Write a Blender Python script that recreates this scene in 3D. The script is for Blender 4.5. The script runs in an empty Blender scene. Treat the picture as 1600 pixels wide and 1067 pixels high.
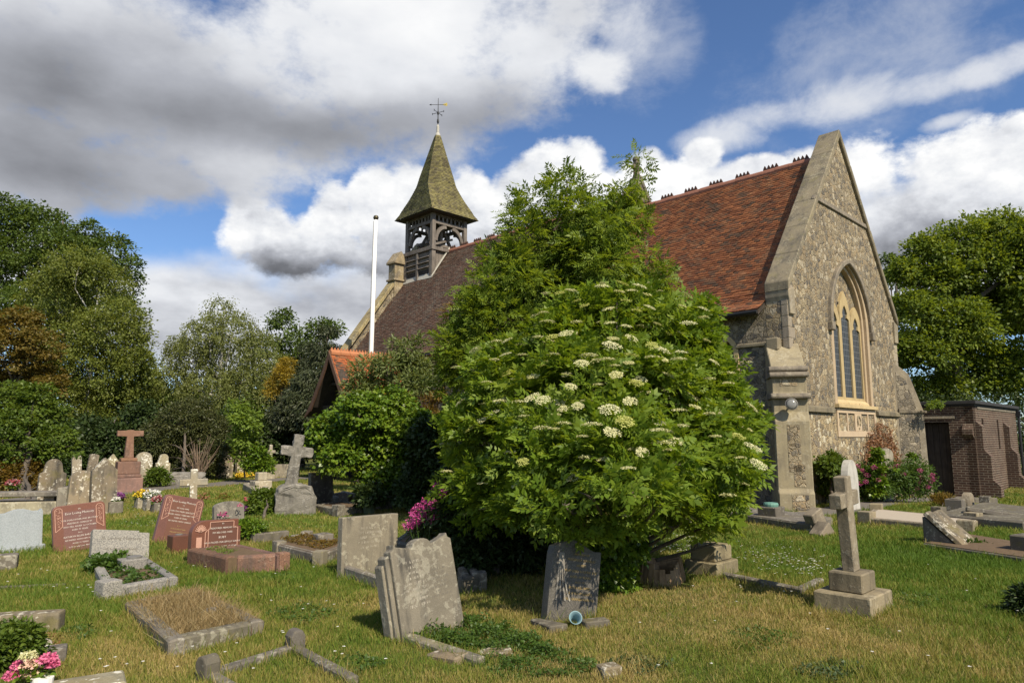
import bpy, bmesh, math
import numpy as np
from mathutils import Matrix, Vector, geometry
R = math.radians
rng = np.random.default_rng(7)
scene = bpy.context.scene
COL = scene.collection

# ------------------------------------------------------------ camera
F, YH, H = 1090.0, 681.0, 1.65
PITCH = math.atan((YH - 533.5) / F)
cam_data = bpy.data.cameras.new('camera')
cam = bpy.data.objects.new('camera', cam_data)
COL.objects.link(cam)
cam.location = (0, 0, H)
cam.rotation_euler = (math.pi / 2 + PITCH, 0, 0)
cam_data.sensor_width = 36
cam_data.lens = F / 1600 * 36
cam_data.clip_start = 0.05
cam_data.clip_end = 3000
scene.camera = cam
scene.view_settings.view_transform = 'Standard'
scene.view_settings.look = 'None'
scene.view_settings.exposure = 0.34
scene.view_settings.gamma = 1.0
scene.view_settings.use_curve_mapping = False
cy = scene.cycles
cy.max_bounces = 6; cy.diffuse_bounces = 3; cy.glossy_bounces = 2; cy.transmission_bounces = 3
cy.transparent_max_bounces = 4
cy.caustics_reflective = False; cy.caustics_refractive = False
cy.sample_clamp_indirect = 6

# ------------------------------------------------------------ node helpers
class NT:
    def __init__(s, tree):
        s.t = tree; tree.nodes.clear()
    def n(s, typ, ins=None, **props):
        nd = s.t.nodes.new(typ)
        for k, v in props.items(): setattr(nd, k, v)
        for k, v in (ins or {}).items(): s.set(nd.inputs[k], v)
        return nd
    def set(s, inp, v):
        if isinstance(v, bpy.types.NodeSocket): s.t.links.new(v, inp)
        elif isinstance(v, bpy.types.Node): s.t.links.new(v.outputs[0], inp)
        else:
            if isinstance(v, tuple) and len(v) == 3 and inp.type == 'RGBA': v = v + (1,)
            inp.default_value = v
    def math(s, op, a, b=0.0, c=0.0, clamp=False):
        nd = s.t.nodes.new('ShaderNodeMath'); nd.operation = op; nd.use_clamp = clamp
        s.set(nd.inputs[0], a); s.set(nd.inputs[1], b); s.set(nd.inputs[2], c)
        return nd.outputs[0]
    def mix(s, f, a, b, blend='MIX'):
        nd = s.t.nodes.new('ShaderNodeMix'); nd.data_type = 'RGBA'; nd.blend_type = blend
        s.set(nd.inputs[0], f); s.set(nd.inputs[6], a); s.set(nd.inputs[7], b)
        return nd.outputs[2]
    def ramp(s, f, stops, interp='LINEAR'):
        nd = s.t.nodes.new('ShaderNodeValToRGB'); cr = nd.color_ramp; cr.interpolation = interp
        while len(cr.elements) < len(stops): cr.elements.new(0.5)
        for e, (p, c) in zip(cr.elements, stops):
            e.position = p
            e.color = (c, c, c, 1) if not isinstance(c, tuple) else c + (1,)
        s.set(nd.inputs[0], f)
        return nd.outputs[0]
    def noise(s, vec, scale, detail=3, rough=0.55, dist=0.0, out=0):
        nd = s.n('ShaderNodeTexNoise', {'Vector': vec, 'Scale': scale, 'Detail': detail, 'Roughness': rough, 'Distortion': dist})
        return nd.outputs[out]
    def vmul(s, v, k):
        nd = s.t.nodes.new('ShaderNodeVectorMath'); nd.operation = 'MULTIPLY'
        s.set(nd.inputs[0], v); nd.inputs[1].default_value = k
        return nd.outputs[0]
    def vadd(s, v, k):
        nd = s.t.nodes.new('ShaderNodeVectorMath'); nd.operation = 'ADD'
        s.set(nd.inputs[0], v); s.set(nd.inputs[1], k)
        return nd.outputs[0]

# ------------------------------------------------------------ sky and sun
SUN_AZ, SUN_EL = R(148), R(44)
world = bpy.data.worlds.new('World'); scene.world = world
world.use_nodes = True
SKY_STRENGTH = 0.1
def px_ang(px, py):
    xc = (px - 800) / F; yc = (533.5 - py) / F
    d = np.array([xc, math.cos(PITCH) - yc * math.sin(PITCH), math.sin(PITCH) + yc * math.cos(PITCH)])
    d /= np.linalg.norm(d)
    return math.atan2(d[0], d[1]), math.asin(d[2])
def build_world():
    w = NT(world.node_tree)
    sky = w.n('ShaderNodeTexSky', sky_type='NISHITA', sun_disc=False, sun_elevation=SUN_EL, sun_rotation=SUN_AZ,
              altitude=50, air_density=1.0, dust_density=0.2, ozone_density=5.0)
    tc = w.n('ShaderNodeTexCoord').outputs['Generated']
    sep = w.n('ShaderNodeSeparateXYZ', {0: tc})
    az = w.math('ARCTAN2', sep.outputs[0], sep.outputs[1])
    el = w.math('ARCSINE', sep.outputs[2])
    ae = w.n('ShaderNodeCombineXYZ', {0: az, 1: el}).outputs[0]
    warp = w.n('ShaderNodeTexNoise', {'Vector': tc, 'Scale': 6.0, 'Detail': 5, 'Roughness': 0.55}).outputs['Color']
    aw = w.vadd(ae, w.vmul(w.vadd(warp, (-0.5, -0.5, -0.5)), (0.07, 0.05, 0.0)))
    def r2(px, py, rx, ry, vec):
        a, e = px_ang(px, py)
        a2, _ = px_ang(px + rx, py); _, e2 = px_ang(px, py - ry)
        v = w.vmul(w.vadd(vec, (-a, -e, 0)), (1 / abs(a2 - a), 1 / abs(e2 - e), 0))
        nd = w.t.nodes.new('ShaderNodeVectorMath'); nd.operation = 'DOT_PRODUCT'
        w.set(nd.inputs[0], v); w.set(nd.inputs[1], v)
        return nd.outputs['Value']
    def shape(items, vec=aw):
        """union of ellipses: positive inside, falling through zero at the rim"""
        acc = None
        for it in items:
            b = r2(*it, vec)
            acc = b if acc is None else w.math('SMOOTH_MIN', acc, b, 0.3)
        return w.math('SUBTRACT', 1.0, acc)
    def total(items, vec=aw):
        acc = None
        for px, py, rx, ry, k in items:
            acc = w.math('MULTIPLY_ADD', w.math('POWER', 0.3679, r2(px, py, rx, ry, vec)), k, acc if acc is not None else 0.0)
        return acc
    def fbm(scale, detail, rough, sq=1.5, off=(0, 0, 0), dist=0.0):
        return w.n('ShaderNodeTexNoise', {'Vector': w.vadd(w.vmul(tc, (1, 1, sq)), off), 'Scale': scale, 'Detail': detail, 'Roughness': rough, 'Distortion': dist}).outputs[0]
    puff = fbm(10.5, 8, 0.6); puff2 = fbm(10.5, 8, 0.6, off=(0.014, -0.004, 0.020))
    soft = fbm(4.5, 8, 0.55); mid = fbm(8.0, 7, 0.55, 2.2)
    streak = fbm(9.0, 10, 0.66, 1.4, dist=0.2)
    fine = fbm(30.0, 6, 0.62)
    relief = w.math('MULTIPLY', w.math('SUBTRACT', puff, puff2), 0.8)
    def mask(dens, lo, hi, top=1.0): return w.n('ShaderNodeMapRange', {0: dens, 1: lo, 2: hi, 3: 0.0, 4: top}, interpolation_type='SMOOTHSTEP').outputs[0]
    def jit(s, n, amp): return w.math('ADD', s, w.math('MULTIPLY', w.math('SUBTRACT', n, 0.5), amp))
    K = 1.0 / SKY_STRENGTH
    def tone(b): return w.ramp(b, [(0.0, (0.075, 0.078, 0.085)), (0.30, (0.145, 0.15, 0.167)), (0.60, (0.36, 0.373, 0.41)), (0.82, (0.63, 0.645, 0.675)), (1.0, (0.82, 0.82, 0.815))])
    col = w.n('ShaderNodeVectorMath', {0: sky.outputs[0], 1: (SKYK[0] / K, SKYK[1] / K, SKYK[2] / K)}, operation='MULTIPLY').outputs[0]
    # thin high streaks on the right
    wm = mask(jit(shape([(1130, 215, 75, 32), (1225, 180, 95, 30), (1330, 150, 110, 36), (1440, 135, 80, 26), (1540, 108, 80, 26), (1610, 85, 50, 24), (1490, 190, 50, 14), (985, 30, 46, 70)]), w.math('ADD', w.math('MULTIPLY', streak, 0.7), w.math('MULTIPLY', soft, 0.4)), 3.6), -0.4, 1.5, 0.8)
    col = w.mix(wm, col, tone(w.math('ADD', 0.78, w.math('MULTIPLY', streak, 0.14))))
    vm = mask(jit(shape([(1330, 110, 330, 130), (1020, 60, 90, 120)]), w.math('ADD', w.math('MULTIPLY', streak, 0.8), w.math('MULTIPLY', soft, 0.6)), 4.2), 0.5, 2.6, 0.5)
    col = w.mix(vm, col, tone(0.80))
    # soft grey bank low down
    bm = mask(jit(shape([(220, 470, 330, 100), (480, 520, 330, 95), (120, 395, 130, 60), (620, 470, 220, 90), (1420, 390, 330, 130), (1080, 340, 230, 70), (900, 420, 300, 120)]), soft, 2.2), -0.25, 0.7)
    col = w.mix(bm, col, tone(w.math('ADD', w.math('ADD', 0.46, w.math('MULTIPLY', mid, 0.72)), w.math('MULTIPLY', total([(1400, 400, 120, 50, 0.4), (230, 520, 150, 40, 0.22), (560, 480, 150, 40, 0.25)]), -1.0))))
    # heaped white clouds
    cs = jit(shape([(420, 375, 82, 62), (392, 345, 48, 40), (470, 390, 70, 50), (520, 330, 42, 58), (510, 370, 60, 60), (600, 312, 58, 58), (575, 300, 34, 44), (660, 305, 62, 56), (655, 370, 140, 75), (735, 310, 36, 56), (775, 335, 60, 60), (865, 265, 66, 58), (830, 300, 70, 70), (905, 250, 40, 44), (940, 305, 70, 52), (860, 350, 150, 75), (1005, 272, 52, 40), (1060, 290, 80, 50), (1105, 245, 40, 30),
                      (1205, 275, 60, 32), (1280, 255, 56, 40), (1340, 270, 90, 68), (1450, 262, 85, 58), (1540, 255, 90, 70), (1610, 240, 70, 70), (1470, 330, 240, 85), (1240, 330, 130, 60), (1160, 310, 90, 50)]), puff, 1.5)
    cm = mask(jit(jit(cs, streak, 1.1), fine, 1.0), -0.1, 0.55)
    cd = total([(430, 430, 95, 34, 0.52), (620, 440, 150, 44, 0.42), (780, 400, 140, 40, 0.30), (1410, 400, 130, 55, 0.50), (1560, 370, 140, 45, 0.22), (1300, 330, 160, 30, 0.10), (960, 350, 120, 30, 0.16), (560, 400, 80, 40, 0.12)])
    cb = w.math('ADD', w.math('SUBTRACT', 0.97, w.math('MULTIPLY', cd, 1.15)), w.math('ADD', relief, w.math('MULTIPLY', w.math('SUBTRACT', mid, 0.58), 0.55)))
    col = w.mix(cm, col, tone(cb))
    # the great grey cloud overhead on the left
    gs = jit(shape([(200, 130, 560, 205), (110, 240, 260, 95), (620, 50, 330, 150), (830, 80, 130, 115), (930, 110, 60, 50), (60, 270, 190, 70), (250, 285, 110, 36), (330, 262, 60, 26), (660, 140, 290, 75), (900, 20, 90, 90), (380, 180, 330, 62), (90, 320, 70, 40)]), soft, 1.5)
    gs = jit(jit(gs, fine, 0.9), puff, 1.3)
    gm = mask(gs, -0.15, 0.75)
    gd = total([(60, 265, 380, 85, 0.42), (420, 205, 330, 48, 0.42), (760, 175, 170, 42, 0.30), (30, 110, 170, 130, 0.25), (250, 70, 170, 90, 0.20), (620, 190, 200, 34, 0.15), (910, 20, 80, 50, 0.12)])
    gb = w.math('ADD', w.math('SUBTRACT', 0.89, gd), w.math('ADD', w.math('MULTIPLY', w.math('SUBTRACT', mid, 0.5), 0.30), w.math('MULTIPLY', w.math('SUBTRACT', soft, 0.5), 0.24)))
    col = w.mix(gm, col, tone(gb))
    # elsewhere round the sky: broken cloud of its own
    bk = mask(w.math('ADD', w.math('MULTIPLY', sep.outputs[1], -1.0), w.math('SUBTRACT', soft, 0.5)), 0.15, 0.35, 0.75)
    bk = w.math('MULTIPLY', bk, mask(jit(0.5, soft, 2.0), 0.35, 0.7))
    col = w.mix(bk, col, tone(w.math('ADD', 0.5, w.math('MULTIPLY', mid, 0.7))))
    col = w.n('ShaderNodeVectorMath', {0: col, 1: (K, K, K)}, operation='MULTIPLY').outputs[0]
    bg = w.n('ShaderNodeBackground', {'Color': col, 'Strength': SKY_STRENGTH})
    w.n('ShaderNodeOutputWorld', {'Surface': bg.outputs[0]})
SKYK = (0.9, 0.97, 1.08)
build_world()
world.cycles.sampling_method = 'MANUAL'; world.cycles.sample_map_resolution = 512
sd = bpy.data.lights.new('sun', 'SUN'); sd.energy = 5.0; sd.angle = R(0.55); sd.color = (1.0, 0.89, 0.70)
sun = bpy.data.objects.new('sun', sd); COL.objects.link(sun)
SD = Vector((math.sin(SUN_AZ) * math.cos(SUN_EL), math.cos(SUN_AZ) * math.cos(SUN_EL), math.sin(SUN_EL)))
sun.rotation_euler = SD.to_track_quat('Z', 'Y').to_euler()
sun.location = (20, -30, 40)

# ------------------------------------------------------------ measuring helpers
def gz(x, y):
    return (-0.25 * np.exp(-((x - 14.5) ** 2 + (y - 22.0) ** 2) / 30.0)
            + 0.02 * np.sin(x * 0.9 + 1.3) * np.sin(y * 0.7) + 0.012 * np.sin(x * 2.3 + y * 1.7))
def ray(px, py):
    xc = (px - 800) / F; yc = (533.5 - py) / F
    return np.array([xc, math.cos(PITCH) - yc * math.sin(PITCH), math.sin(PITCH) + yc * math.cos(PITCH)])
def gnd(px, py):
    r = ray(px, py); z = 0.0
    for _ in range(4):
        t = (z - H) / r[2]; p = r * t; z = gz(p[0], p[1])
    return np.array([p[0], p[1], z])
def atY(px, py, Y):
    r = ray(px, py); q = r * (Y / r[1])
    return np.array([q[0], q[1], q[2] + H])
def width_to(P, d, px):
    k = (px - 800) / F; c = (P[2] - H) * math.sin(PITCH)
    return (k * (P[1] * math.cos(PITCH) + c) - P[0]) / (d[0] - k * d[1] * math.cos(PITCH))
def z_at(P, py):
    q = (533.5 - py) / F
    return H + P[1] * (math.sin(PITCH) + q * math.cos(PITCH)) / (math.cos(PITCH) - q * math.sin(PITCH))

# ------------------------------------------------------------ objects and meshes
def props(o, label=None, cat=None, group=None, kind=None):
    if label: o['label'] = label
    if cat: o['category'] = cat
    if group: o['group'] = group
    if kind: o['kind'] = kind
    return o
def thing(name, label, cat, loc=(0, 0, 0), rot=(0, 0, 0), group=None):
    o = bpy.data.objects.new(name, None); COL.objects.link(o)
    o.empty_display_size = 0.2
    o.location = [float(a) for a in loc]; o.rotation_euler = rot if isinstance(rot, tuple) else (0, 0, rot)
    return props(o, label, cat, group)
def uvs(me):
    n = len(me.loops)
    if n == 0: return
    uv = me.uv_layers.new(name='uv')
    co = np.empty(len(me.vertices) * 3); me.vertices.foreach_get('co', co); co = co.reshape(-1, 3)
    li = np.empty(n, dtype=np.int32); me.loops.foreach_get('vertex_index', li)
    nf = len(me.polygons)
    nr = np.empty(nf * 3); me.polygons.foreach_get('normal', nr); nr = nr.reshape(-1, 3)
    ls = np.empty(nf, dtype=np.int32); me.polygons.foreach_get('loop_total', ls)
    nr = np.repeat(nr, ls, axis=0)
    t = np.stack([-nr[:, 1], nr[:, 0], np.zeros(n)], 1)
    l = np.linalg.norm(t, axis=1); flat = l < 0.05
    t[flat] = (1, 0, 0); l[flat] = 1; t /= l[:, None]
    b = np.cross(nr, t)
    p = co[li]
    out = np.stack([(p * t).sum(1), (p * b).sum(1)], 1)
    uv.data.foreach_set('uv', out.ravel())
class MB:
    def __init__(s): s.v = []; s.f = []; s.M = None
    def add(s, vs, fs):
        k = len(s.v)
        if s.M is not None: vs = [s.M @ Vector(p) for p in vs]
        s.v += [tuple(float(c) for c in p) for p in vs]; s.f += [tuple(k + i for i in f) for f in fs]
        return s
    def box(s, x0, x1, y0, y1, z0, z1):
        return s.add([(x0, y0, z0), (x1, y0, z0), (x1, y1, z0), (x0, y1, z0), (x0, y0, z1), (x1, y0, z1), (x1, y1, z1), (x0, y1, z1)],
                     [(0, 3, 2, 1), (4, 5, 6, 7), (0, 1, 5, 4), (1, 2, 6, 5), (2, 3, 7, 6), (3, 0, 4, 7)])
    def prism(s, poly, a0, a1, fn):
        """poly of 2-D points, extruded from a0 to a1; fn(p, q, a) -> xyz"""
        n = len(poly)
        vs = [fn(p, q, a0) for p, q in poly] + [fn(p, q, a1) for p, q in poly]
        fs = [tuple(range(n)), tuple(range(2 * n - 1, n - 1, -1))]
        fs += [(i, n + i, n + (i + 1) % n, (i + 1) % n) for i in range(n)]
        return s.add(vs, fs)
    def xz(s, poly, y0, y1): return s.prism(poly, y0, y1, lambda p, q, a: (p, a, q))
    def yz(s, poly, x0, x1): return s.prism(poly, x0, x1, lambda p, q, a: (a, p, q))
    def xy(s, poly, z0, z1): return s.prism(poly, z0, z1, lambda p, q, a: (p, q, a))
    def bar(s, a, b, w, h=None):
        h = h or w
        a = Vector(a); b = Vector(b); d = (b - a).normalized()
        up = Vector((0, 0, 1)) if abs(d.z) < 0.95 else Vector((0, 1, 0))
        r = d.cross(up).normalized(); q = r.cross(d)
        vs = []
        for p in (a, b):
            for i, j in ((-1, -1), (1, -1), (1, 1), (-1, 1)): vs.append(p + r * (i * w / 2) + q * (j * h / 2))
        return s.add(vs, [(0, 3, 2, 1), (4, 5, 6, 7), (0, 1, 5, 4), (1, 2, 6, 5), (2, 3, 7, 6), (3, 0, 4, 7)])
    def tube(s, pts, rad, n=6, cap=True):
        pts = [Vector(p) for p in pts]; k = len(pts)
        if not hasattr(rad, '__len__'): rad = [rad] * k
        vs = []; ref = None
        for i, p in enumerate(pts):
            d = (pts[min(i + 1, k - 1)] - pts[max(i - 1, 0)]).normalized()
            if ref is None:
                ref = d.cross(Vector((0, 0, 1)) if abs(d.z) < 0.9 else Vector((1, 0, 0))).normalized()
            r = (ref - d * ref.dot(d)).normalized(); q = d.cross(r); ref = r
            for j in range(n):
                a = 2 * math.pi * j / n
                vs.append(p + (r * math.cos(a) + q * math.sin(a)) * rad[i])
        fs = [(i * n + j, i * n + (j + 1) % n, (i + 1) * n + (j + 1) % n, (i + 1) * n + j) for i in range(k - 1) for j in range(n)]
        if cap: fs += [tuple(range(n - 1, -1, -1)), tuple((k - 1) * n + j for j in range(n))]
        return s.add(vs, fs)
    def lathe(s, prof, n=16, c=(0, 0)):
        vs = []
        for r, z in prof:
            for j in range(n):
                a = 2 * math.pi * j / n; vs.append((c[0] + r * math.cos(a), c[1] + r * math.sin(a), z))
        k = len(prof)
        fs = [(i * n + j, i * n + (j + 1) % n, (i + 1) * n + (j + 1) % n, (i + 1) * n + j) for i in range(k - 1) for j in range(n)]
        fs += [tuple(range(n - 1, -1, -1)), tuple((k - 1) * n + j for j in range(n))]
        return s.add(vs, fs)
    def holed(s, outer, holes, y0, y1, back=False):
        """sheet in the x-z plane at y0 (front) with holes whose reveals run back to y1"""
        allp = [[Vector((p, q, 0)) for p, q in L] for L in [outer] + holes]
        flat = [p for L in allp for p in L]
        tris = geometry.tessellate_polygon(allp)
        s.add([(p.x, y0, p.y) for p in flat], [tuple(t) for t in tris])
        if back: s.add([(p.x, y1, p.y) for p in flat], [tuple(t) for t in tris])
        for L in allp:
            n = len(L)
            s.add([(p.x, y0, p.y) for p in L] + [(p.x, y1, p.y) for p in L], [(i, (i + 1) % n, n + (i + 1) % n, n + i) for i in range(n)])
        return s
    def build(s, name, mat, parent=None, bevel=0.0, seg=1, smooth=False, rough=0.0, loc=None):
        me = bpy.data.meshes.new(name); me.from_pydata(s.v, [], s.f)
        bm = bmesh.new(); bm.from_mesh(me)
        bmesh.ops.recalc_face_normals(bm, faces=bm.faces)
        if bevel:
            ed = [e for e in bm.edges if len(e.link_faces) == 2 and e.calc_face_angle(0) > 0.6]
            bmesh.ops.bevel(bm, geom=ed, offset=bevel, segments=seg, profile=0.6, affect='EDGES', clamp_overlap=True)
        if rough:
            bmesh.ops.triangulate(bm, faces=[f for f in bm.faces if len(f.verts) > 4])
            for _ in range(2): bmesh.ops.subdivide_edges(bm, edges=[e for e in bm.edges if e.calc_length() > 0.06], cuts=1, use_grid_fill=True)
            from mathutils import noise as mn
            for v in bm.verts:
                q = v.co * 9
                v.co += Vector((mn.noise(q), mn.noise(q + Vector((7, 3, 1))), mn.noise(q + Vector((1, 9, 4))))) * rough
        bm.to_mesh(me); bm.free()
        if smooth:
            me.polygons.foreach_set('use_smooth', [True] * len(me.polygons))
        uvs(me)
        if mat: me.materials.append(mat)
        o = bpy.data.objects.new(name, me); COL.objects.link(o)
        if parent: o.parent = parent
        if loc is not None: o.location = [float(a) for a in loc]
        return o
def np_mesh(name, V, Fc, mat, parent=None, rnd=None, smooth=False):
    """V (n,3), Fc (m,k) all faces with k corners; rnd per-face value"""
    V = np.asarray(V, dtype=np.float32); Fc = np.asarray(Fc, dtype=np.int32)
    me = bpy.data.meshes.new(name)
    me.vertices.add(len(V)); me.vertices.foreach_set('co', V.ravel())
    m, k = Fc.shape
    me.loops.add(m * k); me.loops.foreach_set('vertex_index', Fc.ravel())
    me.polygons.add(m); me.polygons.foreach_set('loop_start', np.arange(0, m * k, k, dtype=np.int32))
    if smooth: me.polygons.foreach_set('use_smooth', np.ones(m, dtype=bool))
    if rnd is not None:
        at = me.attributes.new('rnd', 'FLOAT', 'FACE'); at.data.foreach_set('value', np.asarray(rnd, dtype=np.float32))
    me.update(calc_edges=True)
    if mat: me.materials.append(mat)
    o = bpy.data.objects.new(name, me); COL.objects.link(o)
    if parent: o.parent = parent
    return o

# ------------------------------------------------------------ materials
MATS = {}
def newmat(name):
    m = bpy.data.materials.new(name); m.use_nodes = True
    MATS[name] = m
    return m, NT(m.node_tree)
def finish(t, col, rough=0.8, bump=None, bstr=0.3, bdist=0.01, spec=0.3, **extra):
    ins = {'Base Color': col, 'Roughness': rough, 'Specular IOR Level': spec}
    ins.update(extra)
    p = t.n('ShaderNodeBsdfPrincipled', ins)
    if bump is not None:
        b = t.n('ShaderNodeBump', {'Height': bump, 'Strength': bstr, 'Distance': bdist}); t.set(p.inputs['Normal'], b)
    t.n('ShaderNodeOutputMaterial', {'Surface': p.outputs[0]})
    return p
def plain(name, col, rough=0.6, var=0.15, metallic=0.0, scale=6):
    m, t = newmat(name)
    tc = t.n('ShaderNodeTexCoord').outputs['Object']
    f = t.noise(tc, scale, 4)
    c = t.mix(f, tuple(a * (1 - var) for a in col), tuple(min(1, a * (1 + var)) for a in col))
    finish(t, c, rough, f, 0.15, 0.004, Metallic=metallic)
    return m
def ocoord(t):
    tc = t.n('ShaderNodeTexCoord').outputs['Object']
    oi = t.n('ShaderNodeObjectInfo')
    r = t.math('MULTIPLY', oi.outputs['Random'], 37.0)
    return t.vadd(tc, t.n('ShaderNodeCombineXYZ', {0: r, 1: r, 2: r}).outputs[0])
def stone(name, c1, c2, dark=(0.06, 0.055, 0.05), darkamt=0.5, lichen=(0.55, 0.52, 0.42), lic=0.4, speck=0.0, speck_col=(0.05, 0.05, 0.05), moss=0.0, rough=0.85, bscale=1.0):
    m, t = newmat(name)
    v = ocoord(t)
    big = t.noise(v, 2.6, 5, 0.6)
    col = t.mix(t.ramp(big, [(0.3, 0.0), (0.7, 1.0)]), c1, c2)
    streak = t.noise(t.vmul(v, (9, 9, 1.3)), 1.0, 4, 0.65)
    st = t.ramp(t.math('ADD', streak, t.math('MULTIPLY', t.math('SUBTRACT', big, 0.5), 0.8)), [(0.48, 0.0), (0.72, 1.0)])
    col = t.mix(t.math('MULTIPLY', st, darkamt), col, dark)
    if moss:
        mo = t.ramp(t.noise(v, 4.5, 5, 0.65), [(0.54, 0.0), (0.66, 1.0)])
        col = t.mix(t.math('MULTIPLY', mo, moss), col, (0.16, 0.14, 0.03))
    ln = t.noise(v, 17, 3, 0.6)
    ln2 = t.noise(v, 3.2, 2)
    lf = t.ramp(t.math('ADD', ln, t.math('MULTIPLY', t.math('SUBTRACT', ln2, 0.5), 0.7)), [(0.58, 0.0), (0.66, 1.0)])
    col = t.mix(t.math('MULTIPLY', lf, lic), col, lichen)
    oi2 = t.n('ShaderNodeObjectInfo').outputs['Random']
    hs = t.n('ShaderNodeHueSaturation', {'Hue': t.math('ADD', 0.49, t.math('MULTIPLY', oi2, 0.02)), 'Saturation': t.math('ADD', 0.85, t.math('MULTIPLY', oi2, 0.3)), 'Value': t.math('ADD', 0.82, t.math('MULTIPLY', t.math('FRACT', t.math('MULTIPLY', oi2, 7.3)), 0.36)), 'Color': col})
    col = hs.outputs[0]
    grain = t.noise(v, 120, 2, 0.7)
    if speck:
        vo = t.n('ShaderNodeTexVoronoi', {'Vector': v, 'Scale': 130.0})
        cc = t.n('ShaderNodeSeparateColor', {0: vo.outputs['Color']}).outputs[0]
        col = t.mix(t.math('MULTIPLY', t.ramp(cc, [(0.55, 0.0), (0.75, 1.0)]), speck), col, speck_col)
    col = t.mix(0.35, col, t.ramp(grain, [(0.25, 0.25), (0.75, 0.8)]), 'OVERLAY')
    h = t.math('ADD', t.math('MULTIPLY', grain, 0.35), t.math('ADD', t.noise(v, 28, 4), t.math('MULTIPLY', lf, 0.5)))
    finish(t, col, rough, h, 0.45 * bscale, 0.008)
    return m
stone('pale_limestone', (0.34, 0.30, 0.22), (0.24, 0.21, 0.16), darkamt=0.55, lic=0.4)
stone('grey_stone', (0.15, 0.132, 0.105), (0.245, 0.215, 0.168), darkamt=0.85, lic=0.25)
stone('old_stone', (0.235, 0.18, 0.11), (0.165, 0.145, 0.11), dark=(0.045, 0.04, 0.035), darkamt=0.75, lichen=(0.55, 0.51, 0.42), lic=0.8, moss=0.4)
stone('white_lichen_stone', (0.26, 0.215, 0.14), (0.33, 0.30, 0.23), darkamt=0.5, lichen=(0.70, 0.67, 0.59), lic=0.95)
stone('concrete_kerb', (0.20, 0.175, 0.135), (0.135, 0.12, 0.095), darkamt=0.65, lic=0.3, moss=0.35)
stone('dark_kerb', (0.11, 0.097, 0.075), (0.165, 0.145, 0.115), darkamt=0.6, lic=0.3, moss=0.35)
stone('pink_granite', (0.165, 0.072, 0.052), (0.14, 0.062, 0.046), darkamt=0.12, lic=0.0, speck=0.35, speck_col=(0.10, 0.04, 0.03), rough=0.45, bscale=0.2)
stone('pink_granite_panel', (0.165, 0.085, 0.070), (0.15, 0.078, 0.064), darkamt=0.08, lic=0.0, speck=0.2, speck_col=(0.12, 0.06, 0.05), rough=0.25, bscale=0.05)
stone('pink_granite_pitched', (0.23, 0.13, 0.095), (0.16, 0.09, 0.066), darkamt=0.6, lic=0.1, speck=0.5, speck_col=(0.09, 0.05, 0.04), bscale=2.0)
stone('pink_cross_stone', (0.22, 0.125, 0.088), (0.175, 0.10, 0.075), darkamt=0.4, lic=0.15, lichen=(0.5, 0.33, 0.26))
stone('grey_granite', (0.30, 0.28, 0.245), (0.25, 0.235, 0.205), darkamt=0.15, lic=0.1, speck=0.75, speck_col=(0.10, 0.10, 0.10), bscale=0.7)
stone('blue_granite', (0.26, 0.285, 0.30), (0.30, 0.325, 0.34), darkamt=0.1, lic=0.0, speck=0.3, speck_col=(0.17, 0.19, 0.2), bscale=0.5)
stone('dark_granite', (0.065, 0.06, 0.052), (0.085, 0.078, 0.066), darkamt=0.3, lic=0.12, lichen=(0.3, 0.28, 0.22), speck=0.4, speck_col=(0.2, 0.18, 0.15), rough=0.5)
stone('boulder', (0.205, 0.19, 0.165), (0.15, 0.14, 0.12), darkamt=0.6, lic=0.3, lichen=(0.42, 0.40, 0.36), bscale=2.5)
stone('cross_stone', (0.25, 0.205, 0.13), (0.195, 0.165, 0.11), dark=(0.08, 0.066, 0.045), darkamt=0.7, lic=0.2, lichen=(0.5, 0.46, 0.35))
stone('coping_stone', (0.21, 0.175, 0.125), (0.14, 0.12, 0.09), darkamt=0.6, lic=0.25, lichen=(0.42, 0.38, 0.28), moss=0.2)
stone('yellow_coping', (0.28, 0.22, 0.12), (0.2, 0.16, 0.1), darkamt=0.55, lic=0.3, moss=0.5)
stone('dressed_stone', (0.50, 0.385, 0.225), (0.44, 0.335, 0.20), dark=(0.25, 0.18, 0.10), darkamt=0.25, lic=0.1, bscale=0.5)
stone('ashlar', (0.305, 0.255, 0.175), (0.235, 0.20, 0.145), dark=(0.12, 0.10, 0.08), darkamt=0.45, lic=0.25, lichen=(0.48, 0.44, 0.36))
stone('white_marble', (0.50, 0.48, 0.44), (0.36, 0.345, 0.31), darkamt=0.2, lic=0.1, bscale=0.4)
stone('slate_stone', (0.17, 0.155, 0.135), (0.24, 0.22, 0.19), darkamt=0.85, lic=0.25)

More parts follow.
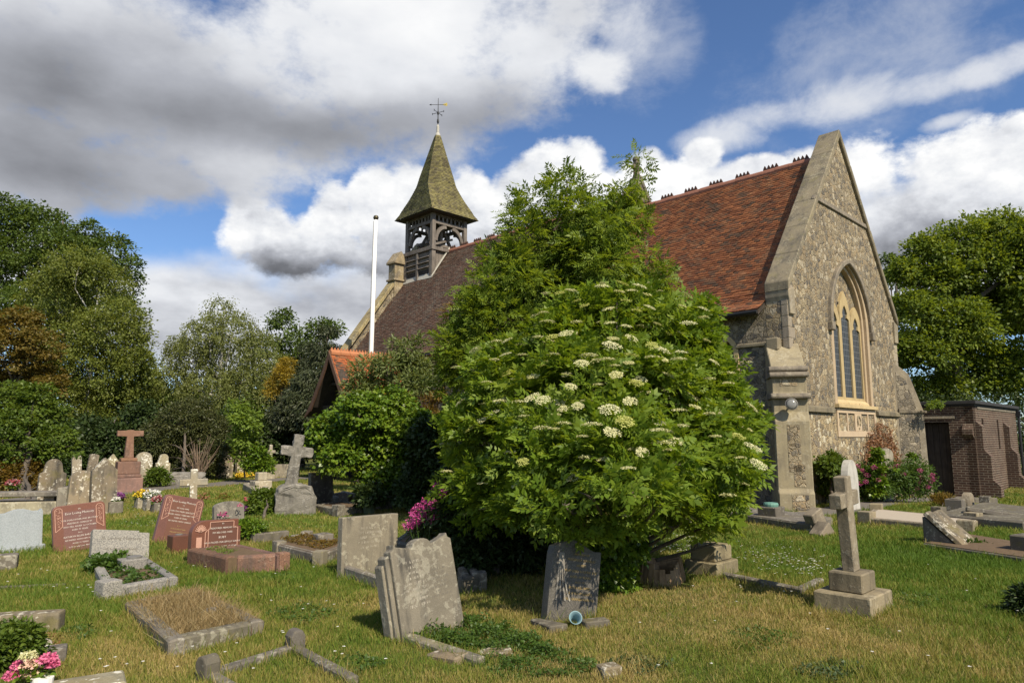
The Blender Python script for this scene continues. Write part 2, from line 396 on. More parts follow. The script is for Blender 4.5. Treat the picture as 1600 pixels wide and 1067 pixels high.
def flint(name, mortar, stones, scale=7.0, dark=0.0):
    m, t = newmat(name)
    v = t.n('ShaderNodeTexCoord').outputs['Object']
    vd = t.vadd(v, t.vmul(t.noise(v, 7, 3, out=1), (0.10, 0.10, 0.10)))
    ve = t.n('ShaderNodeTexVoronoi', {'Vector': vd, 'Scale': scale, 'Randomness': 0.95}, feature='DISTANCE_TO_EDGE').outputs['Distance']
    vc = t.n('ShaderNodeTexVoronoi', {'Vector': vd, 'Scale': scale, 'Randomness': 0.95}).outputs['Color']
    r = t.n('ShaderNodeSeparateColor', {0: vc})
    k = len(stones)
    sc = t.ramp(r.outputs[0], [(i / k, c) for i, c in enumerate(stones)], 'CONSTANT')
    fine = t.noise(v, 45, 4, 0.7)
    sc = t.mix(t.ramp(t.noise(v, 22, 3, 0.6), [(0.4, 0.0), (0.65, 0.75)]), sc, t.mix(r.outputs[1], (0.40, 0.35, 0.25), (0.10, 0.095, 0.09)))
    ve2 = t.n('ShaderNodeTexVoronoi', {'Vector': vd, 'Scale': scale * 2.6}, feature='DISTANCE_TO_EDGE').outputs['Distance']
    small = t.n('ShaderNodeTexVoronoi', {'Vector': vd, 'Scale': scale * 2.6}).outputs['Color']
    sm = t.n('ShaderNodeSeparateColor', {0: small})
    smc = t.ramp(sm.outputs[0], [(0.0, (0.09, 0.085, 0.08)), (0.3, (0.28, 0.24, 0.17)), (0.6, (0.4, 0.35, 0.25)), (0.85, (0.16, 0.14, 0.12))], 'CONSTANT')
    gal = t.ramp(ve2, [(0.04, 0.0), (0.12, 1.0)])
    mcol = t.mix(t.math('MULTIPLY', gal, 0.65), mortar, smc)
    mk = t.ramp(t.math('ADD', ve, t.math('MULTIPLY', t.math('SUBTRACT', fine, 0.5), 0.05)), [(0.03, 0.0), (0.10, 1.0)])
    col = t.mix(mk, mcol, sc)
    stain = t.ramp(t.noise(v, 0.9, 5, 0.65), [(0.42, 0.0), (0.68, 1.0)])
    col = t.mix(t.math('MULTIPLY', stain, 0.35 + dark), col, (0.10, 0.085, 0.065))
    col = t.mix(0.4, col, t.ramp(fine, [(0.25, 0.2), (0.75, 0.85)]), 'OVERLAY')
    h = t.math('ADD', t.math('MULTIPLY', mk, t.math('ADD', 0.6, r.outputs[2])), t.math('ADD', t.math('MULTIPLY', fine, 0.5), t.math('MULTIPLY', gal, 0.25)))
    finish(t, col, 0.8, h, 0.9, 0.03)
flint('flint_wall', (0.385, 0.285, 0.16), [(0.31, 0.245, 0.145), (0.09, 0.08, 0.07), (0.40, 0.325, 0.205), (0.20, 0.16, 0.105), (0.50, 0.43, 0.31), (0.14, 0.12, 0.095), (0.33, 0.24, 0.13), (0.24, 0.2, 0.14)])
flint('warm_flint_wall', (0.46, 0.34, 0.18), [(0.42, 0.31, 0.16), (0.16, 0.13, 0.09), (0.5, 0.41, 0.25), (0.3, 0.22, 0.12), (0.62, 0.55, 0.4), (0.2, 0.16, 0.12)])
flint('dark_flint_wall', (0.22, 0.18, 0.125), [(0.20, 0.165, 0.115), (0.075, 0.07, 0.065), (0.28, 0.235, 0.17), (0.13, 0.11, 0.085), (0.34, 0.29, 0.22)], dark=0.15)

def tiles(name, cols, patch=(0.045, 0.03, 0.025), patchamt=0.6, pscale=1.3, lichen=(0.24, 0.19, 0.12), licamt=0.22):
    m, t = newmat(name)
    v = t.n('ShaderNodeTexCoord').outputs['Object']
    a = t.n('ShaderNodeAttribute', attribute_name='rnd').outputs['Fac']
    k = len(cols)
    col = t.ramp(a, [(i / max(1, k - 1), c) for i, c in enumerate(cols)])
    n = t.noise(v, pscale, 5, 0.62)
    pf = t.ramp(t.math('ADD', n, t.math('MULTIPLY', t.math('SUBTRACT', a, 0.5), 0.22)), [(0.5, 0.0), (0.66, 1.0)])
    col = t.mix(t.math('MULTIPLY', pf, patchamt), col, patch)
    if lichen:
        lf = t.ramp(t.math('ADD', t.noise(v, 2.2, 5, 0.65), t.math('MULTIPLY', t.math('SUBTRACT', a, 0.5), 0.3)), [(0.5, 0.0), (0.62, 1.0)])
        col = t.mix(t.math('MULTIPLY', lf, licamt), col, lichen)
    g = t.noise(v, 60, 3, 0.6)
    col = t.mix(0.35, col, t.ramp(g, [(0.25, 0.25), (0.75, 0.8)]), 'OVERLAY')
    finish(t, col, 0.82, g, 0.4, 0.006)
tiles('orange_tiles', [(0.165, 0.062, 0.031), (0.275, 0.098, 0.042), (0.36, 0.138, 0.056), (0.25, 0.088, 0.038), (0.105, 0.045, 0.028)])
tiles('brown_tiles', [(0.12, 0.07, 0.048), (0.18, 0.105, 0.07), (0.15, 0.085, 0.06), (0.21, 0.12, 0.08), (0.11, 0.068, 0.052)], patchamt=0.4, lichen=(0.24, 0.20, 0.15), licamt=0.45)
tiles('porch_tiles', [(0.36, 0.10, 0.035), (0.46, 0.14, 0.05), (0.30, 0.085, 0.03), (0.40, 0.13, 0.045)], patchamt=0.3)
tiles('grey_slates', [(0.20, 0.19, 0.17), (0.26, 0.24, 0.2), (0.15, 0.14, 0.125)], patchamt=0.2)
tiles('shingles', [(0.21, 0.18, 0.075), (0.31, 0.27, 0.115), (0.25, 0.22, 0.10), (0.15, 0.13, 0.075), (0.35, 0.31, 0.15)], patch=(0.06, 0.05, 0.035), patchamt=0.6, pscale=2.0)

def wood(name, c1, c2, vert=True):
    m, t = newmat(name)
    v = ocoord(t)
    g = t.noise(t.vmul(v, (22, 22, 1.5) if vert else (9, 9, 9)), 1.0, 5, 0.65)
    col = t.mix(t.ramp(g, [(0.3, 0.0), (0.7, 1.0)]), c1, c2)
    col = t.mix(t.math('MULTIPLY', t.ramp(t.noise(v, 3, 4), [(0.45, 0.0), (0.7, 1.0)]), 0.5), col, tuple(a * 0.45 for a in c1))
    finish(t, col, 0.8, g, 0.4, 0.006)
wood('grey_oak', (0.12, 0.10, 0.085), (0.23, 0.20, 0.17))
wood('dark_oak', (0.035, 0.028, 0.022), (0.075, 0.058, 0.045))
wood('door_boards', (0.03, 0.024, 0.02), (0.07, 0.055, 0.045))
wood('bark', (0.075, 0.06, 0.045), (0.15, 0.125, 0.10))
wood('birch_bark', (0.42, 0.40, 0.36), (0.55, 0.53, 0.48), False)
wood('stump_wood', (0.16, 0.10, 0.055), (0.36, 0.25, 0.14))
wood('bargeboard', (0.10, 0.055, 0.035), (0.15, 0.085, 0.055))
wood('twig', (0.16, 0.11, 0.075), (0.24, 0.18, 0.13), False)

def brickmat(name, c1, c2, mortar):
    m, t = newmat(name)
    uv = t.n('ShaderNodeTexCoord').outputs['UV']
    v = t.n('ShaderNodeTexCoord').outputs['Object']
    b = t.n('ShaderNodeTexBrick', {'Vector': uv, 'Color1': c1, 'Color2': c2, 'Mortar': mortar, 'Scale': 1.0, 'Mortar Size': 0.009, 'Mortar Smooth': 0.1, 'Bias': 0.0, 'Brick Width': 0.225, 'Row Height': 0.075}, offset=0.5)
    n = t.noise(v, 2.0, 5, 0.6)
    col = t.mix(t.math('MULTIPLY', t.ramp(n, [(0.42, 0.0), (0.68, 1.0)]), 0.5), b.outputs[0], tuple(a * 0.5 for a in c1))
    g = t.noise(v, 50, 3)
    col = t.mix(0.35, col, t.ramp(g, [(0.25, 0.25), (0.75, 0.8)]), 'OVERLAY')
    h = t.math('ADD', t.math('MULTIPLY', t.math('SUBTRACT', 1.0, b.outputs['Fac']), 1.0), t.math('MULTIPLY', g, 0.3))
    finish(t, col, 0.85, h, 0.6, 0.008)
brickmat('brown_brick', (0.085, 0.046, 0.032), (0.052, 0.031, 0.024), (0.24, 0.20, 0.15))

def leadglass(name):
    m, t = newmat(name)
    uv = t.n('ShaderNodeTexCoord').outputs['UV']
    b = t.n('ShaderNodeTexBrick', {'Vector': uv, 'Color1': (0.035, 0.04, 0.045), 'Color2': (0.05, 0.055, 0.06), 'Mortar': (0.16, 0.165, 0.17), 'Scale': 1.0, 'Mortar Size': 0.006, 'Brick Width': 0.13, 'Row Height': 0.17}, offset=0.0)
    v = t.n('ShaderNodeTexCoord').outputs['Object']
    finish(t, b.outputs[0], 0.5, t.noise(v, 9, 2), 0.5, 0.01, spec=0.2)
leadglass('leaded_glass')
plain('white_paint', (0.82, 0.81, 0.78), 0.4, 0.05)
plain('lead', (0.36, 0.37, 0.38), 0.55, 0.25)
plain('pale_lead', (0.42, 0.40, 0.35), 0.6, 0.25, scale=12)
plain('black_iron', (0.02, 0.02, 0.022), 0.5)
plain('gilt', (0.45, 0.36, 0.10), 0.4, 0.2)
plain('bronze', (0.10, 0.085, 0.05), 0.45, 0.3, metallic=0.7)
plain('felt_roof', (0.035, 0.035, 0.037), 0.9, 0.3)
plain('glass_lamp', (0.20, 0.20, 0.19), 0.15, 0.1)
plain('steel', (0.22, 0.21, 0.19), 0.5, 0.15, metallic=0.3)
plain('engraved_white', (0.58, 0.52, 0.46), 0.6, 0.1)
plain('engraved_gold', (0.36, 0.26, 0.11), 0.5, 0.15)
plain('engraved_dark', (0.16, 0.145, 0.12), 0.8, 0.2)
plain('engraved_pale', (0.33, 0.30, 0.245), 0.85, 0.1)
plain('engraved_pink', (0.47, 0.27, 0.20), 0.6, 0.2, scale=60)
plain('blue_plastic', (0.19, 0.30, 0.34), 0.4, 0.06)
plain('red_plastic', (0.55, 0.12, 0.12), 0.5, 0.1)
plain('green_glaze', (0.17, 0.21, 0.13), 0.3, 0.15)
plain('copper_green', (0.13, 0.27, 0.22), 0.6, 0.15)
plain('soil', (0.125, 0.085, 0.05), 0.95, 0.45, scale=18)
plain('white_gravel', (0.40, 0.345, 0.27), 0.9, 0.4, scale=60)
plain('dry_leaves', (0.25, 0.15, 0.07), 0.9, 0.4, scale=25)
plain('terracotta', (0.42, 0.17, 0.08), 0.8, 0.15)

def leafmat(name, cols, trans=0.35, rough=0.5, tcol=None, spec=0.35):
    m, t = newmat(name)
    a = t.n('ShaderNodeAttribute', attribute_name='rnd').outputs['Fac']
    k = len(cols)
    col = t.ramp(a, [(i / max(1, k - 1), c) for i, c in enumerate(cols)])
    p = t.n('ShaderNodeBsdfPrincipled', {'Base Color': col, 'Roughness': rough, 'Specular IOR Level': spec})
    tc = t.n('ShaderNodeVectorMath', {0: col, 1: tcol or (1.5, 1.35, 0.6)}, operation='MULTIPLY').outputs[0]
    tr = t.n('ShaderNodeBsdfTranslucent', {'Color': tc})
    mx = t.n('ShaderNodeMixShader', {0: trans, 1: p.outputs[0], 2: tr.outputs[0]})
    t.n('ShaderNodeOutputMaterial', {'Surface': mx.outputs[0]})
leafmat('elder_leaf', [(0.075, 0.135, 0.013), (0.135, 0.215, 0.02), (0.20, 0.28, 0.03), (0.28, 0.34, 0.045)], trans=0.45)
leafmat('ash_leaf', [(0.085, 0.14, 0.017), (0.14, 0.21, 0.026), (0.20, 0.27, 0.036), (0.26, 0.315, 0.05)], trans=0.48)
leafmat('ash_brown_leaf', [(0.16, 0.12, 0.03), (0.22, 0.14, 0.03), (0.14, 0.14, 0.03)])
leafmat('ivy_leaf', [(0.055, 0.105, 0.01), (0.09, 0.16, 0.013), (0.135, 0.205, 0.018), (0.19, 0.245, 0.024)], trans=0.25, rough=0.35)
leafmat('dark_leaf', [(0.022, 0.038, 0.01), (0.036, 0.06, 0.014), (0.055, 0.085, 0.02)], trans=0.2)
leafmat('buddleia_leaf', [(0.08, 0.115, 0.025), (0.13, 0.17, 0.045), (0.20, 0.235, 0.09), (0.10, 0.15, 0.025)])
leafmat('poplar_leaf', [(0.055, 0.09, 0.015), (0.085, 0.13, 0.022), (0.125, 0.175, 0.032)], trans=0.3)
leafmat('birch_leaf', [(0.095, 0.125, 0.022), (0.135, 0.17, 0.03), (0.185, 0.215, 0.042), (0.16, 0.18, 0.05)], trans=0.4)
leafmat('pale_birch_leaf', [(0.125, 0.15, 0.04), (0.17, 0.195, 0.055), (0.22, 0.24, 0.08)], trans=0.4)
leafmat('copper_leaf', [(0.14, 0.105, 0.022), (0.18, 0.125, 0.024), (0.115, 0.105, 0.022), (0.21, 0.145, 0.03)])
leafmat('conifer_leaf', [(0.03, 0.045, 0.018), (0.048, 0.06, 0.024), (0.07, 0.08, 0.032)], trans=0.12)
leafmat('yew_leaf', [(0.035, 0.045, 0.012), (0.055, 0.065, 0.016), (0.08, 0.08, 0.02)], trans=0.12)
leafmat('golden_leaf', [(0.26, 0.20, 0.025), (0.33, 0.24, 0.03), (0.2, 0.17, 0.03)])
leafmat('bush_leaf', [(0.055, 0.095, 0.012), (0.09, 0.14, 0.016), (0.14, 0.19, 0.022)])
leafmat('orange_leaf', [(0.20, 0.10, 0.015), (0.15, 0.10, 0.015), (0.11, 0.10, 0.015)])
leafmat('lime_leaf', [(0.14, 0.21, 0.03), (0.19, 0.27, 0.045), (0.11, 0.18, 0.025)], trans=0.45)
leafmat('horse_chestnut_leaf', [(0.08, 0.125, 0.015), (0.125, 0.18, 0.022), (0.18, 0.24, 0.03), (0.235, 0.285, 0.038)], trans=0.45)
leafmat('ground_leaf', [(0.05, 0.10, 0.014), (0.08, 0.14, 0.02), (0.06, 0.11, 0.03)])
leafmat('grey_green_leaf', [(0.055, 0.085, 0.035), (0.08, 0.115, 0.045), (0.10, 0.14, 0.055)])
leafmat('dead_leaf', [(0.22, 0.10, 0.045), (0.28, 0.15, 0.07), (0.17, 0.07, 0.035)], trans=0.2)
leafmat('white_petal', [(0.78, 0.76, 0.68), (0.85, 0.84, 0.80)], trans=0.25, tcol=(1, 1, 0.95))
leafmat('cream_petal', [(0.55, 0.53, 0.22), (0.64, 0.62, 0.34), (0.72, 0.70, 0.46)], trans=0.25, tcol=(1, 1, 0.8))
leafmat('yellow_bud', [(0.40, 0.42, 0.10), (0.50, 0.50, 0.16)], trans=0.25, tcol=(1, 1, 0.7))
leafmat('pink_petal', [(0.42, 0.06, 0.18), (0.52, 0.09, 0.25), (0.60, 0.14, 0.32)], trans=0.3, tcol=(1.2, 1, 1.1))
leafmat('magenta_petal', [(0.50, 0.05, 0.24), (0.62, 0.09, 0.32), (0.70, 0.16, 0.40)], trans=0.3, tcol=(1.1, 1, 1.1))
leafmat('bright_pink_petal', [(0.72, 0.14, 0.30), (0.80, 0.25, 0.40), (0.66, 0.09, 0.24)], trans=0.3, tcol=(1, 1, 1))
leafmat('cream_pink_petal', [(0.82, 0.66, 0.42), (0.84, 0.50, 0.42), (0.80, 0.74, 0.55)], trans=0.3, tcol=(1, 1, 1))
leafmat('yellow_petal', [(0.75, 0.50, 0.03), (0.8, 0.62, 0.06)], trans=0.2, tcol=(1, 1, 0.8))
leafmat('purple_petal', [(0.20, 0.05, 0.20), (0.28, 0.08, 0.26)], trans=0.2, tcol=(1, 1, 1))
leafmat('red_petal', [(0.28, 0.03, 0.05), (0.36, 0.07, 0.09), (0.5, 0.42, 0.36)], trans=0.2, tcol=(1, 1, 1))

def groundmat():
    m, t = newmat('turf')
    v = t.n('ShaderNodeNewGeometry').outputs['Position']
    n1 = t.noise(v, 0.55, 6, 0.62); n2 = t.noise(v, 2.7, 5, 0.6); n3 = t.noise(v, 30, 4, 0.65)
    f = t.math('ADD', t.math('MULTIPLY', n1, 0.6), t.math('MULTIPLY', n2, 0.4))
    col = t.ramp(f, [(0.40, (0.07, 0.10, 0.02)), (0.53, (0.10, 0.125, 0.028)), (0.61, (0.16, 0.145, 0.05)), (0.70, (0.22, 0.17, 0.075))])
    col = t.mix(t.ramp(n3, [(0.35, 0.0), (0.6, 0.6)]), col, t.mix(n2, (0.055, 0.075, 0.02), (0.16, 0.12, 0.06)))
    finish(t, col, 0.95, t.math('ADD', n3, n2), 0.6, 0.02, spec=0.1)
    m2, t = newmat('grass_blade')
    v = t.n('ShaderNodeNewGeometry').outputs['Position']
    a = t.n('ShaderNodeAttribute', attribute_name='rnd').outputs['Fac']
    n1 = t.noise(v, 0.55, 6, 0.62); n2 = t.noise(v, 2.7, 5, 0.6)
    f = t.math('ADD', t.math('MULTIPLY', n1, 0.6), t.math('MULTIPLY', n2, 0.4))
    f = t.math('ADD', f, t.math('MULTIPLY', t.math('SUBTRACT', a, 0.5), 0.16))
    col = t.ramp(f, [(0.28, (0.09, 0.16, 0.02)), (0.42, (0.135, 0.20, 0.027)), (0.51, (0.22, 0.23, 0.045)), (0.585, (0.30, 0.26, 0.075)), (0.67, (0.44, 0.335, 0.14))])
    p = t.n('ShaderNodeBsdfPrincipled', {'Base Color': col, 'Roughness': 0.6, 'Specular IOR Level': 0.2})
    tr = t.n('ShaderNodeBsdfTranslucent', {'Color': t.n('ShaderNodeVectorMath', {0: col, 1: (1.3, 1.25, 0.7)}, operation='MULTIPLY').outputs[0]})
    mx = t.n('ShaderNodeMixShader', {0: 0.35, 1: p.outputs[0], 2: tr.outputs[0]})
    t.n('ShaderNodeOutputMaterial', {'Surface': mx.outputs[0]})
    leafmat('dry_grass', [(0.26, 0.175, 0.075), (0.36, 0.26, 0.12), (0.20, 0.15, 0.06), (0.42, 0.33, 0.17)], trans=0.3, tcol=(1.1, 1.05, 0.8))
    m3, t = newmat('asphalt')
    v = t.n('ShaderNodeNewGeometry').outputs['Position']
    g = t.noise(v, 40, 4, 0.7)
    finish(t, t.mix(g, (0.10, 0.09, 0.08), (0.19, 0.17, 0.15)), 0.95, g, 0.4, 0.01)
groundmat()
# ============================================================ THE CHURCH
RZ = R(44.7)
CH = np.array([6.72, 16.75, 0.0])
VV = np.array([math.cos(RZ), math.sin(RZ), 0.0]); UU = np.array([-math.sin(RZ), math.cos(RZ), 0.0])
def cw(t, s, z=0.0): return CH + VV * t + UU * s + np.array([0, 0, z])
MSIDE = Matrix(((0, 1, 0, 0), (1, 0, 0, 0), (0, 0, 1, 0), (0, 0, 0, 1)))
M_ = MATS
def arch(c, hw, z0, zs, rise, n=8, off=0.0, foot=True):
    cc = (rise * rise - hw * hw) / (2 * hw); Rr = hw + cc + off
    ta = math.acos(-cc / Rr)
    L = [(c + cc + Rr * math.cos(math.pi + (ta - math.pi) * i / n), zs + Rr * math.sin(math.pi + (ta - math.pi) * i / n)) for i in range(n + 1)]
    Rt = [(2 * c - x, z) for x, z in reversed(L[:-1])]
    pts = L + Rt
    if foot: pts = [(pts[0][0], z0)] + pts + [(pts[-1][0], z0)]
    return pts
def ring(mb, inner, outer, y0, y1):
    """band between two open paths of equal length, extruded in y"""
    n = len(inner)
    vs = [(p, y0, q) for p, q in outer] + [(p, y0, q) for p, q in inner] + [(p, y1, q) for p, q in outer] + [(p, y1, q) for p, q in inner]
    fs = []
    for i in range(n - 1):
        fs += [(i, i + 1, n + i + 1, n + i), (2 * n + i, 3 * n + i, 3 * n + i + 1, 2 * n + i + 1), (i, 2 * n + i, 2 * n + i + 1, i + 1), (n + i, n + i + 1, 3 * n + i + 1, 3 * n + i)]
    fs += [(0, n, 3 * n, 2 * n), (n - 1, 3 * n - 1, 4 * n - 1, 2 * n - 1)]
    return mb.add(vs, fs)
def tile_field(P0, ex, es, L, S, tw=0.165, gauge=0.1, th=0.016, seed=1, keep=None):
    rg = np.random.default_rng(seed)
    ex = np.array(ex, float); es = np.array(es, float); en = np.cross(ex, es)
    if en[2] < 0: en = -en
    rows = int(math.ceil(S / gauge)); cols = int(L / tw) + 2
    i, j = np.meshgrid(np.arange(rows), np.arange(cols), indexing='ij'); i = i.ravel(); j = j.ravel()
    a0 = np.clip((j - 0.5 * (i % 2)) * tw + 0.002, 0, L); a1 = np.clip((j + 1 - 0.5 * (i % 2)) * tw - 0.002, 0, L)
    ok = a1 - a0 > 0.02; i = i[ok]; a0 = a0[ok]; a1 = a1[ok]; n = len(i)
    b0 = i * gauge + rg.normal(0, 0.005, n) - np.where(rg.random(n) < 0.006, rg.uniform(0.02, 0.06, n), 0); b1 = np.minimum(b0 + gauge * 1.5, S)
    h = th * (1 + rg.normal(0, 0.28, n)); tw_ = rg.normal(0, 0.003, n)
    sag = 0.035 * np.sin((a0 + a1) * 0.9 + seed) * np.sin(np.pi * np.clip(b0 / S, 0, 1))
    P0 = np.array(P0, float)
    def pt(a, b, hh): return P0 + a[:, None] * ex + b[:, None] * es + (hh + sag)[:, None] * en
    V = np.stack([pt(a0, b0, h + tw_), pt(a1, b0, h - tw_), pt(a1, b1, h * 0 - 0.004), pt(a0, b1, h * 0 - 0.004), pt(a0, b0, h * 0 - 0.012), pt(a1, b0, h * 0 - 0.012)], 1)
    if keep is not None:
        k = keep(V[:, :2].mean(1)); V = V[k]; n = len(V)
    base = np.arange(n)[:, None] * 6
    Fc = np.concatenate([base + [0, 1, 2, 3], base + [4, 5, 1, 0]])
    r = rg.random(n)
    return V.reshape(-1, 3), Fc, np.concatenate([r, r])
def join_fields(fs):
    V = []; Fc = []; r = []; k = 0
    for v, f, q in fs: V.append(v); Fc.append(f + k); r.append(q); k += len(v)
    return np.concatenate(V), np.concatenate(Fc), np.concatenate(r)

church = thing('church', 'old flint church with orange and brown tiled roofs, shingled bell spire and pointed east window', 'church', CH, RZ)
CX = 4.05; WN = 8.1
EW = (4.1, 1.45, 2.5, 4.8, 1.85)
# east gable wall
mb = MB()
mb.holed([(0, -0.6), (WN, -0.6), (WN, 5.3), (CX, 10.42), (0, 5.3)], [arch(*EW)], 0.0, 0.55, back=True)
mb.build('east_wall', M_['flint_wall'], church)
mb = MB(); mb.box(0.62, 7.5, -0.012, 0.02, -0.4, 2.2); mb.build('lower_wall', M_['warm_flint_wall'], church)
mb = MB()
mb.box(0.3, 2.42, -0.09, 0.05, 2.24, 2.36); mb.box(5.72, 7.9, -0.09, 0.05, 2.24, 2.36)
mb.yz([(0.05, 2.36), (-0.09, 2.36), (0.05, 2.44)], 0.3, 2.42); mb.yz([(0.05, 2.36), (-0.09, 2.36), (0.05, 2.44)], 5.72, 7.9)
mb.build('string_course', M_['coping_stone'], church, 0.012)
mb = MB()
zz = 7.98
mb.xz([(1.95, zz), (6.15, zz), (6.05, zz + 0.14), (2.05, zz + 0.14)], -0.05, 0.05)
mb.build('gable_band', M_['coping_stone'], church, 0.015)
# quoins on both corners of the gable
for sd_ in (0, 1):
    mb = MB()
    for k in range(6):
        w = 0.34 if k % 2 else 0.2
        z0 = 3.75 + k * 0.27
        if sd_ == 0: mb.box(-0.008, w, -0.008, 0.16, z0, z0 + 0.262)
        else: mb.box(WN - w, WN + 0.008, -0.008, 0.16, z0, z0 + 0.262)
    mb.build('quoins', M_['ashlar'], church, 0.01)
# window
mb = MB()
A = EW
ring(mb, arch(A[0], A[1] - 0.16, 2.5, A[3], A[4] - 0.12), arch(A[0], A[1] + 0.005, 2.5, A[3], A[4]), -0.015, 0.10)
ring(mb, arch(A[0], A[1] - 0.27, 2.5, A[3], A[4] - 0.22), arch(A[0], A[1] - 0.162, 2.5, A[3], A[4] - 0.122), 0.07, 0.26)
win = mb.build('east_window', M_['dressed_stone'], church, 0.012)
mb = MB()
ring(mb, arch(A[0], A[1] + 0.01, 0, A[3] - 0.1, A[4], foot=False), arch(A[0], A[1] + 0.01, 0, A[3] - 0.1, A[4], off=0.14, foot=False), -0.11, 0.03)
for sx in (-1, 1):
    x = A[0] + sx * (A[1] + 0.09)
    mb.box(x - 0.1, x + 0.1, -0.14, 0.03, A[3] - 0.34, A[3] - 0.1)
mb.build('hood_mould', M_['coping_stone'], win, 0.02)
mb = MB()
c = A[0]
def half(c, hw, zs, rise): return arch(c, hw, 0, zs, rise, n=6, foot=False)
outl = [(c - 1.24, 2.5)] + half(c - 0.82, 0.42, 4.75, 0.66) + half(c, 0.40, 5.0, 0.78) + half(c + 0.82, 0.42, 4.75, 0.66) + [(c + 1.24, 2.5)]
def lancet(c, zs, w=0.305):
    L = [(-w, 2.72), (-w, zs), (-w + 0.01, zs + 0.14), (-0.16, zs + 0.19), (-0.19, zs + 0.31), (-0.12, zs + 0.44), (0, zs + 0.55)]
    L = L + [(-x, z) for x, z in reversed(L[:-1])]
    return [(c + x, z) for x, z in L]
lights = [(c - 0.8, 4.55), (c, 4.82), (c + 0.8, 4.55)]
mb.holed(outl, [lancet(*l) for l in lights], 0.13, 0.34)
mb.build('tracery', M_['dressed_stone'], win)
for lc, zs in lights:
    mb = MB(); mb.box(lc - 0.33, lc + 0.33, 0.17, 0.19, 2.6, zs + 0.62); mb.build('glass', M_['leaded_glass'], win)
mb = MB(); mb.xz(arch(A[0], A[1] - 0.2, 2.5, A[3], A[4] - 0.16), 0.36, 0.45)
# keep the tympanum only above the lights
mb = MB(); mb.holed(arch(A[0], A[1] - 0.2, 4.7, A[3], A[4] - 0.16), [], 0.205, 0.3); mb.build('tympanum', M_['flint_wall'], win)
mb = MB()
for lc, zs in lights: mb.yz([(0.30, 2.78), (0.02, 2.56), (0.02, 2.5), (0.30, 2.5)], lc - 0.38, lc + 0.38)
mb.box(c - 1.5, c + 1.5, -0.12, 0.1, 2.40, 2.5)
mb.build('sill', M_['dressed_stone'], win, 0.008)
mb = MB()
for x0, x1, z0, z1 in ((-1.45, 1.45, 1.62, 1.78), (-1.45, 1.45, 2.26, 2.39), (-1.45, -1.36, 1.78, 2.26), (1.36, 1.45, 1.78, 2.26), (-0.78, -0.70, 1.78, 2.26), (0.78, 0.86, 1.78, 2.26), (-0.2, 0.3, 1.78, 2.26)):
    mb.box(c + x0, c + x1, -0.04, 0.02, z0, z1)
pan = mb.build('carved_panel', M_['dressed_stone'], church, 0.006)
mb = MB()
for k in range(12):
    a0 = R(-50 + 280 * k / 12); a1 = R(-50 + 280 * (k + 1) / 12)
    f = lambda a: (c + 0.05 + 0.11 * math.cos(a), -0.055, 2.07 + 0.13 * math.sin(a))
    mb.bar(f(a0), f(a1), 0.03, 0.04)
mb.bar((c - 0.06, -0.055, 1.95), (c - 0.02, -0.055, 1.95), 0.03); mb.bar((c + 0.12, -0.055, 1.95), (c + 0.16, -0.055, 1.95), 0.03); mb.bar((c + 0.05, -0.055, 1.83), (c + 0.05, -0.055, 1.88), 0.03)
mb.build('emblem', M_['ashlar'], pan)
# copings (gable parapets)
def coping(name, y0, y1, top, foot_z, mat, over=0.14, th=0.26, bev=0.02):
    mb = MB()
    sl = (top - foot_z) / (CX + over)
    for sx in (1, -1):
        X = lambda x: CX + sx * (x - CX)
        # laid in lengths with fine joints
        n = 6
        for k in range(n):
            xa = -over + (CX + over) * k / n; xb = -over + (CX + over) * (k + 1) / n - (0.012 if k < n - 1 else -0.002)
            za = foot_z + sl * (xa + over); zb = foot_z + sl * (xb + over)
            d = 0.004 * (k % 2)
            mb.xz([(X(xa), za + d), (X(xb), zb + d), (X(xb), zb - th), (X(xa), za - th)], y0 + d, y1 - d)
    return mb.build(name, mat, church, bev)
coping('gable_coping', -0.09, 0.54, 10.60, 5.42, M_['coping_stone'], over=0.06, th=0.24)
coping('gable_coping', 6.9, 7.35, 11.12, 5.35, M_['coping_stone'])
coping('gable_coping', 20.05, 20.62, 11.2, 5.40, M_['yellow_coping'])
for y0, y1 in ((-0.07, 0.54),):
    for sx in (1, -1):
        X = lambda x: CX + sx * (x - CX)
        mb = MB(); mb.xz([(X(-0.05), 5.19), (X(0.3), 5.3), (X(0.3), 4.6), (X(0.02), 4.6), (X(0.0), 4.95), (X(-0.035), 5.05)], y0, y1)
        mb.build('kneeler', M_['ashlar'], church, 0.015)
# apex cross stub on the nave's east gable
mb = MB(); mb.box(CX - 0.09, CX + 0.09, 7.03, 7.21, 11.0, 11.75); mb.box(CX - 0.24, CX + 0.24, 7.05, 7.19, 11.36, 11.52); mb.lathe([(0.14, 11.7), (0.14, 11.8), (0.1, 11.86)], 8, (CX, 7.12))
mb.build('gable_cross', M_['coping_stone'], church, 0.02)
mb = MB(); mb.xz([(0.3, 4.8), (7.8, 4.8), (CX, 10.95)], 6.95, 7.3); mb.build('nave_gable_wall', M_['flint_wall'], church)
mb = MB(); mb.xz([(0.0, -0.5), (WN, -0.5), (WN, 5.1), (CX, 10.9), (0, 5.1)], 20.1, 20.55); mb.build('west_wall', M_['flint_wall'], church)
# gabled stone on the west slope
mb = MB(); mb.box(2.45, 3.05, 20.0, 20.55, 8.0, 9.85); mb.box(2.36, 3.14, 19.92, 20.62, 9.02, 9.12)
mb.xz([(2.36, 9.85), (3.14, 9.85), (3.14, 9.95), (2.75, 10.5), (2.36, 9.95)], 19.9, 20.64); mb.box(2.3, 3.2, 19.95, 20.6, 7.6, 8.05)
mb.build('gablet', M_['yellow_coping'], church, 0.02)
